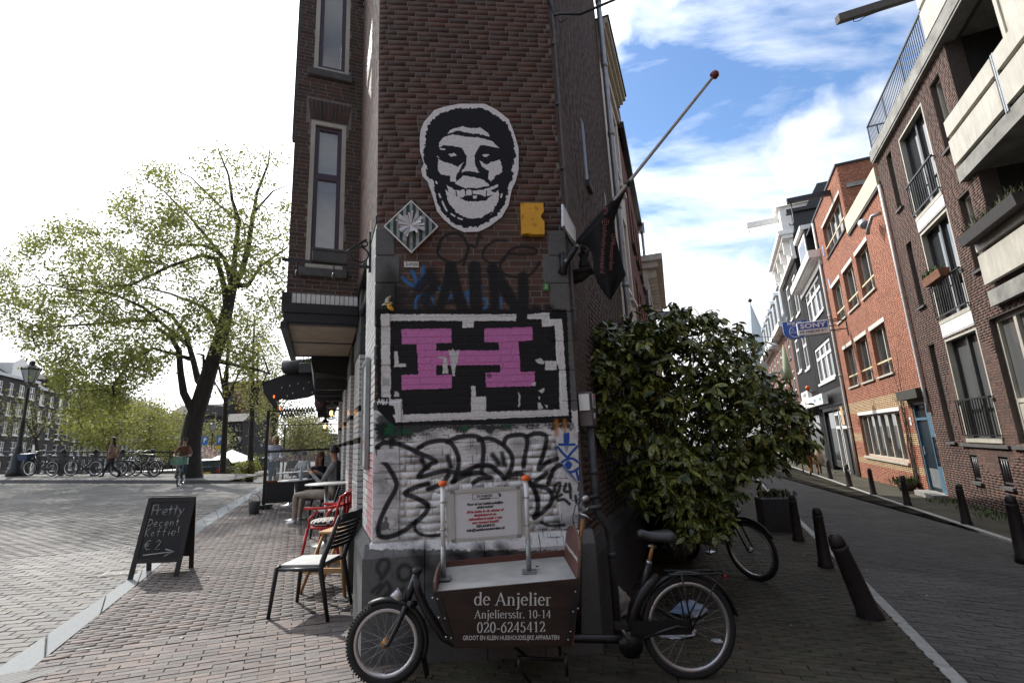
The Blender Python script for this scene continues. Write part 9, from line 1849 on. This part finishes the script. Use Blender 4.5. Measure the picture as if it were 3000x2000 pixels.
# drain covers
P=gp(343,1680,-.045); t=thing('utility_cover','square iron utility cover set askew in the road bricks beside the kerb','manhole cover',P,rot=(0,math.atan(TILT),R(22))); irn=mat('cast_iron_worn',(.20,.195,.185),.6,.3,var=.2); b=MB(); b.box(-.17,.17,-.14,.14,-.03,.004); b.build('frame',mat('cover_concrete',(.24,.22,.2),.85),t); b=MB(); b.box(-.14,.14,-.11,.11,.004,.010); b.build('lid',irn,t)
b=MB()
for i in range(9):
    for j in range(7): 
        if not(3<=i<=5 and 2<=j<=4): b.box(-.125+i*.029,-.105+i*.029,-.095+j*.029,-.075+j*.029,.010,.014)
b.build('stud',irn,t)['kind']='stuff'; b=MB(); b.box(-.03,.03,-.02,.02,.0102,.0115); b.build('keyhole',black_paint,t)
P=gp(45,1985,.0); t=thing('gully_grate','perforated steel gully grate in the kerb at the bottom left corner','drain grate',P,rot=(0,math.atan(TILT),R(90)-PI/2+R(68)))
b=MB(); b.box(-.22,.22,-.16,.16,-.02,.008); b.build('plate',mat('grate_steel',(.13,.13,.13),.75),t)
b=MB()
for i in range(15):
    for j in range(10): b.box(-.195+i*.027,-.180+i*.027,-.14+j*.029,-.128+j*.029,.0082,.0090)
b.build('hole',black_paint,t)['kind']='stuff'
# street lamp globe over the side street, orange lamp, parasol folded
P=at(2266,1018,22); t=thing('globe_lamp','white globe street lamp hung on a wire before the shops','street lamp',P); b=MB(); b.lathe([(.04,.22),(.1,.2),(.28,.05),(.30,0)],14); b.build('shade',MATS['zinc'],t); b=MB(); b.lathe([(.29,0),(.22,-.12),(.05,-.18)],14); b.build('globe',white_paint,t); b=MB(); b.tube([(0,0,.2),(.0,0,.5)],.02,5); b.tube([(-4,0,.62),(0,0,.5),(3.2,0,.66)],.012,5); b.build('wire',black_rail,t)
P=at(2366,1136,23.5); t=thing('warning_lamp','orange lamp on a short arm above the white shop sign','lamp',P); b=MB(); b.lathe([(.06,-.1),(.1,0),(.06,.1)],10); b.build('lens',orange,t); b=MB(); b.tube([(0,0,-.1),(.2,.05,-.25),(.5,.2,-.2)],.03,5); b.build('arm',black_rail,t)
P=at(2294,1010,26); t=thing('folded_parasol','pale green folded parasol standing before the far shop','parasol',(P.x,26,gz(P.x))); zt=P.z-gz(P.x); b=MB(); b.cyl((0,0,0),(0,0,zt),.035,n=8); b.build('pole',oak,t); b=MB(); b.lathe([(.26,zt-1.9),(.2,zt-1.3),(.05,zt-.1)],9); b.build('canopy',mat('pale_green_cloth',(.34,.40,.26),.8),t)
# ================================================================ UNSEEN HOUSES BEHIND THE VIEWPOINT (added to cut sky light on the shaded walls)
for k,(x0,x1,zt,m) in enumerate(((-34,-22,13.,stand),(-22,-11,14.5,redfar),(-11,-1,13.5,stand),(-1,9,15.,wbrown),(9,22,14.,redfar))):
    hh=thing('unseen_house',['brown brick house behind the viewpoint, far left of its row','red brick house behind the viewpoint, second from the left','brown brick house behind the viewpoint, middle of its row','dark brick house behind the viewpoint, tallest of its row','red brick house behind the viewpoint, far right of its row'][k],'building',(x1,-24,0),PI,'houses behind the viewpoint'); f=Frame((x1,-24,0),180.); Wd=x1-x0; nb=int(Wd/2.6)
    hs=[((j+.28)*Wd/nb,(j+.72)*Wd/nb,z,z+1.9) for j in range(nb) for z in (.9,4.2,7.4,10.4)]
    q,_=simple_house(hh,f,Wd,-1.5,zt,m,hs,th=.3)
    for h in hs: q.win(h,white_paint,pane,dep=.12,t=.1,rows=(.6,),sill=.1)
    b=MB(); b.box(0,Wd,-.3,.2,zt,zt+.4); q.put('cornice',b,white_paint)
nx_=thing('brick_flats','brick apartment house continuing the right hand row towards the viewpoint','building',FR2.w(9.85,0,0),FR2.a); f=Frame(FR2.w(9.85,0,0),246.9); hs=[(j*2.6+.6,j*2.6+2.,z,z+1.9) for j in range(4) for z in (1.,4.2,7.3)]  # out of view, added to keep sky light off the right pavement
q,_=simple_house(nx_,f,11,-1.5,12.5,stand,hs,th=.3)
for h in hs: q.win(h,white_paint,pane,dep=.12,t=.1,sill=.1)
# awning housing along the cafe front
t=thing('awning_housing','long black awning housing along the cafe front above the piers','awning housing',FL.w(4.6,0,2.95),FL.a); b=MB(); b.prism([(0,-.15),(.55,-.05),(.6,.18),(.5,.34),(0,.45)],0,9.,plane='yz'); b.build('housing',MATS['awning_black'],t)
for k in range(8): b=MB(); b.box(.3+k*1.1,.36+k*1.1,.02,.5,-.32,-.12); b.build('bracket',black_paint,t)
# window box and trough
t=thing('window_box','terracotta window box with grass on the middle french balcony','window box',FR2.w(2.75,-.17,5.08),FR2.a); b=MB(); b.prism([(-.09,0),(.09,0),(.12,.2),(-.12,.2)],-.55,.55,plane='yz'); b.build('box',mat('terracotta',(.20,.085,.045),.8,var=.2),t); V_,F2_=[],[]
for k in range(9): tuft(V_,F2_,(-.45+k*.08,0,.18),26,.2,.05,.012)
np_mesh('plant',[tuple(p) for p in V_],F2_,weed,t,'stuff')
t=thing('planter_trough','dark trough with dry twigs hung on the lower balcony','planter',FR2.w(5.5,-.28,5.25),FR2.a); b=MB(); b.prism([(-.1,0),(.1,0),(.13,.22),(-.13,.22)],-.6,1.6,plane='yz'); b.build('box',cast,t); V_,F2_=[],[]
for k in range(14): tuft(V_,F2_,(-.5+k*.15,0,.2),14,.26,.06,.008)
np_mesh('plant',[tuple(p) for p in V_],F2_,MATS['dry_plant'],t,'stuff')
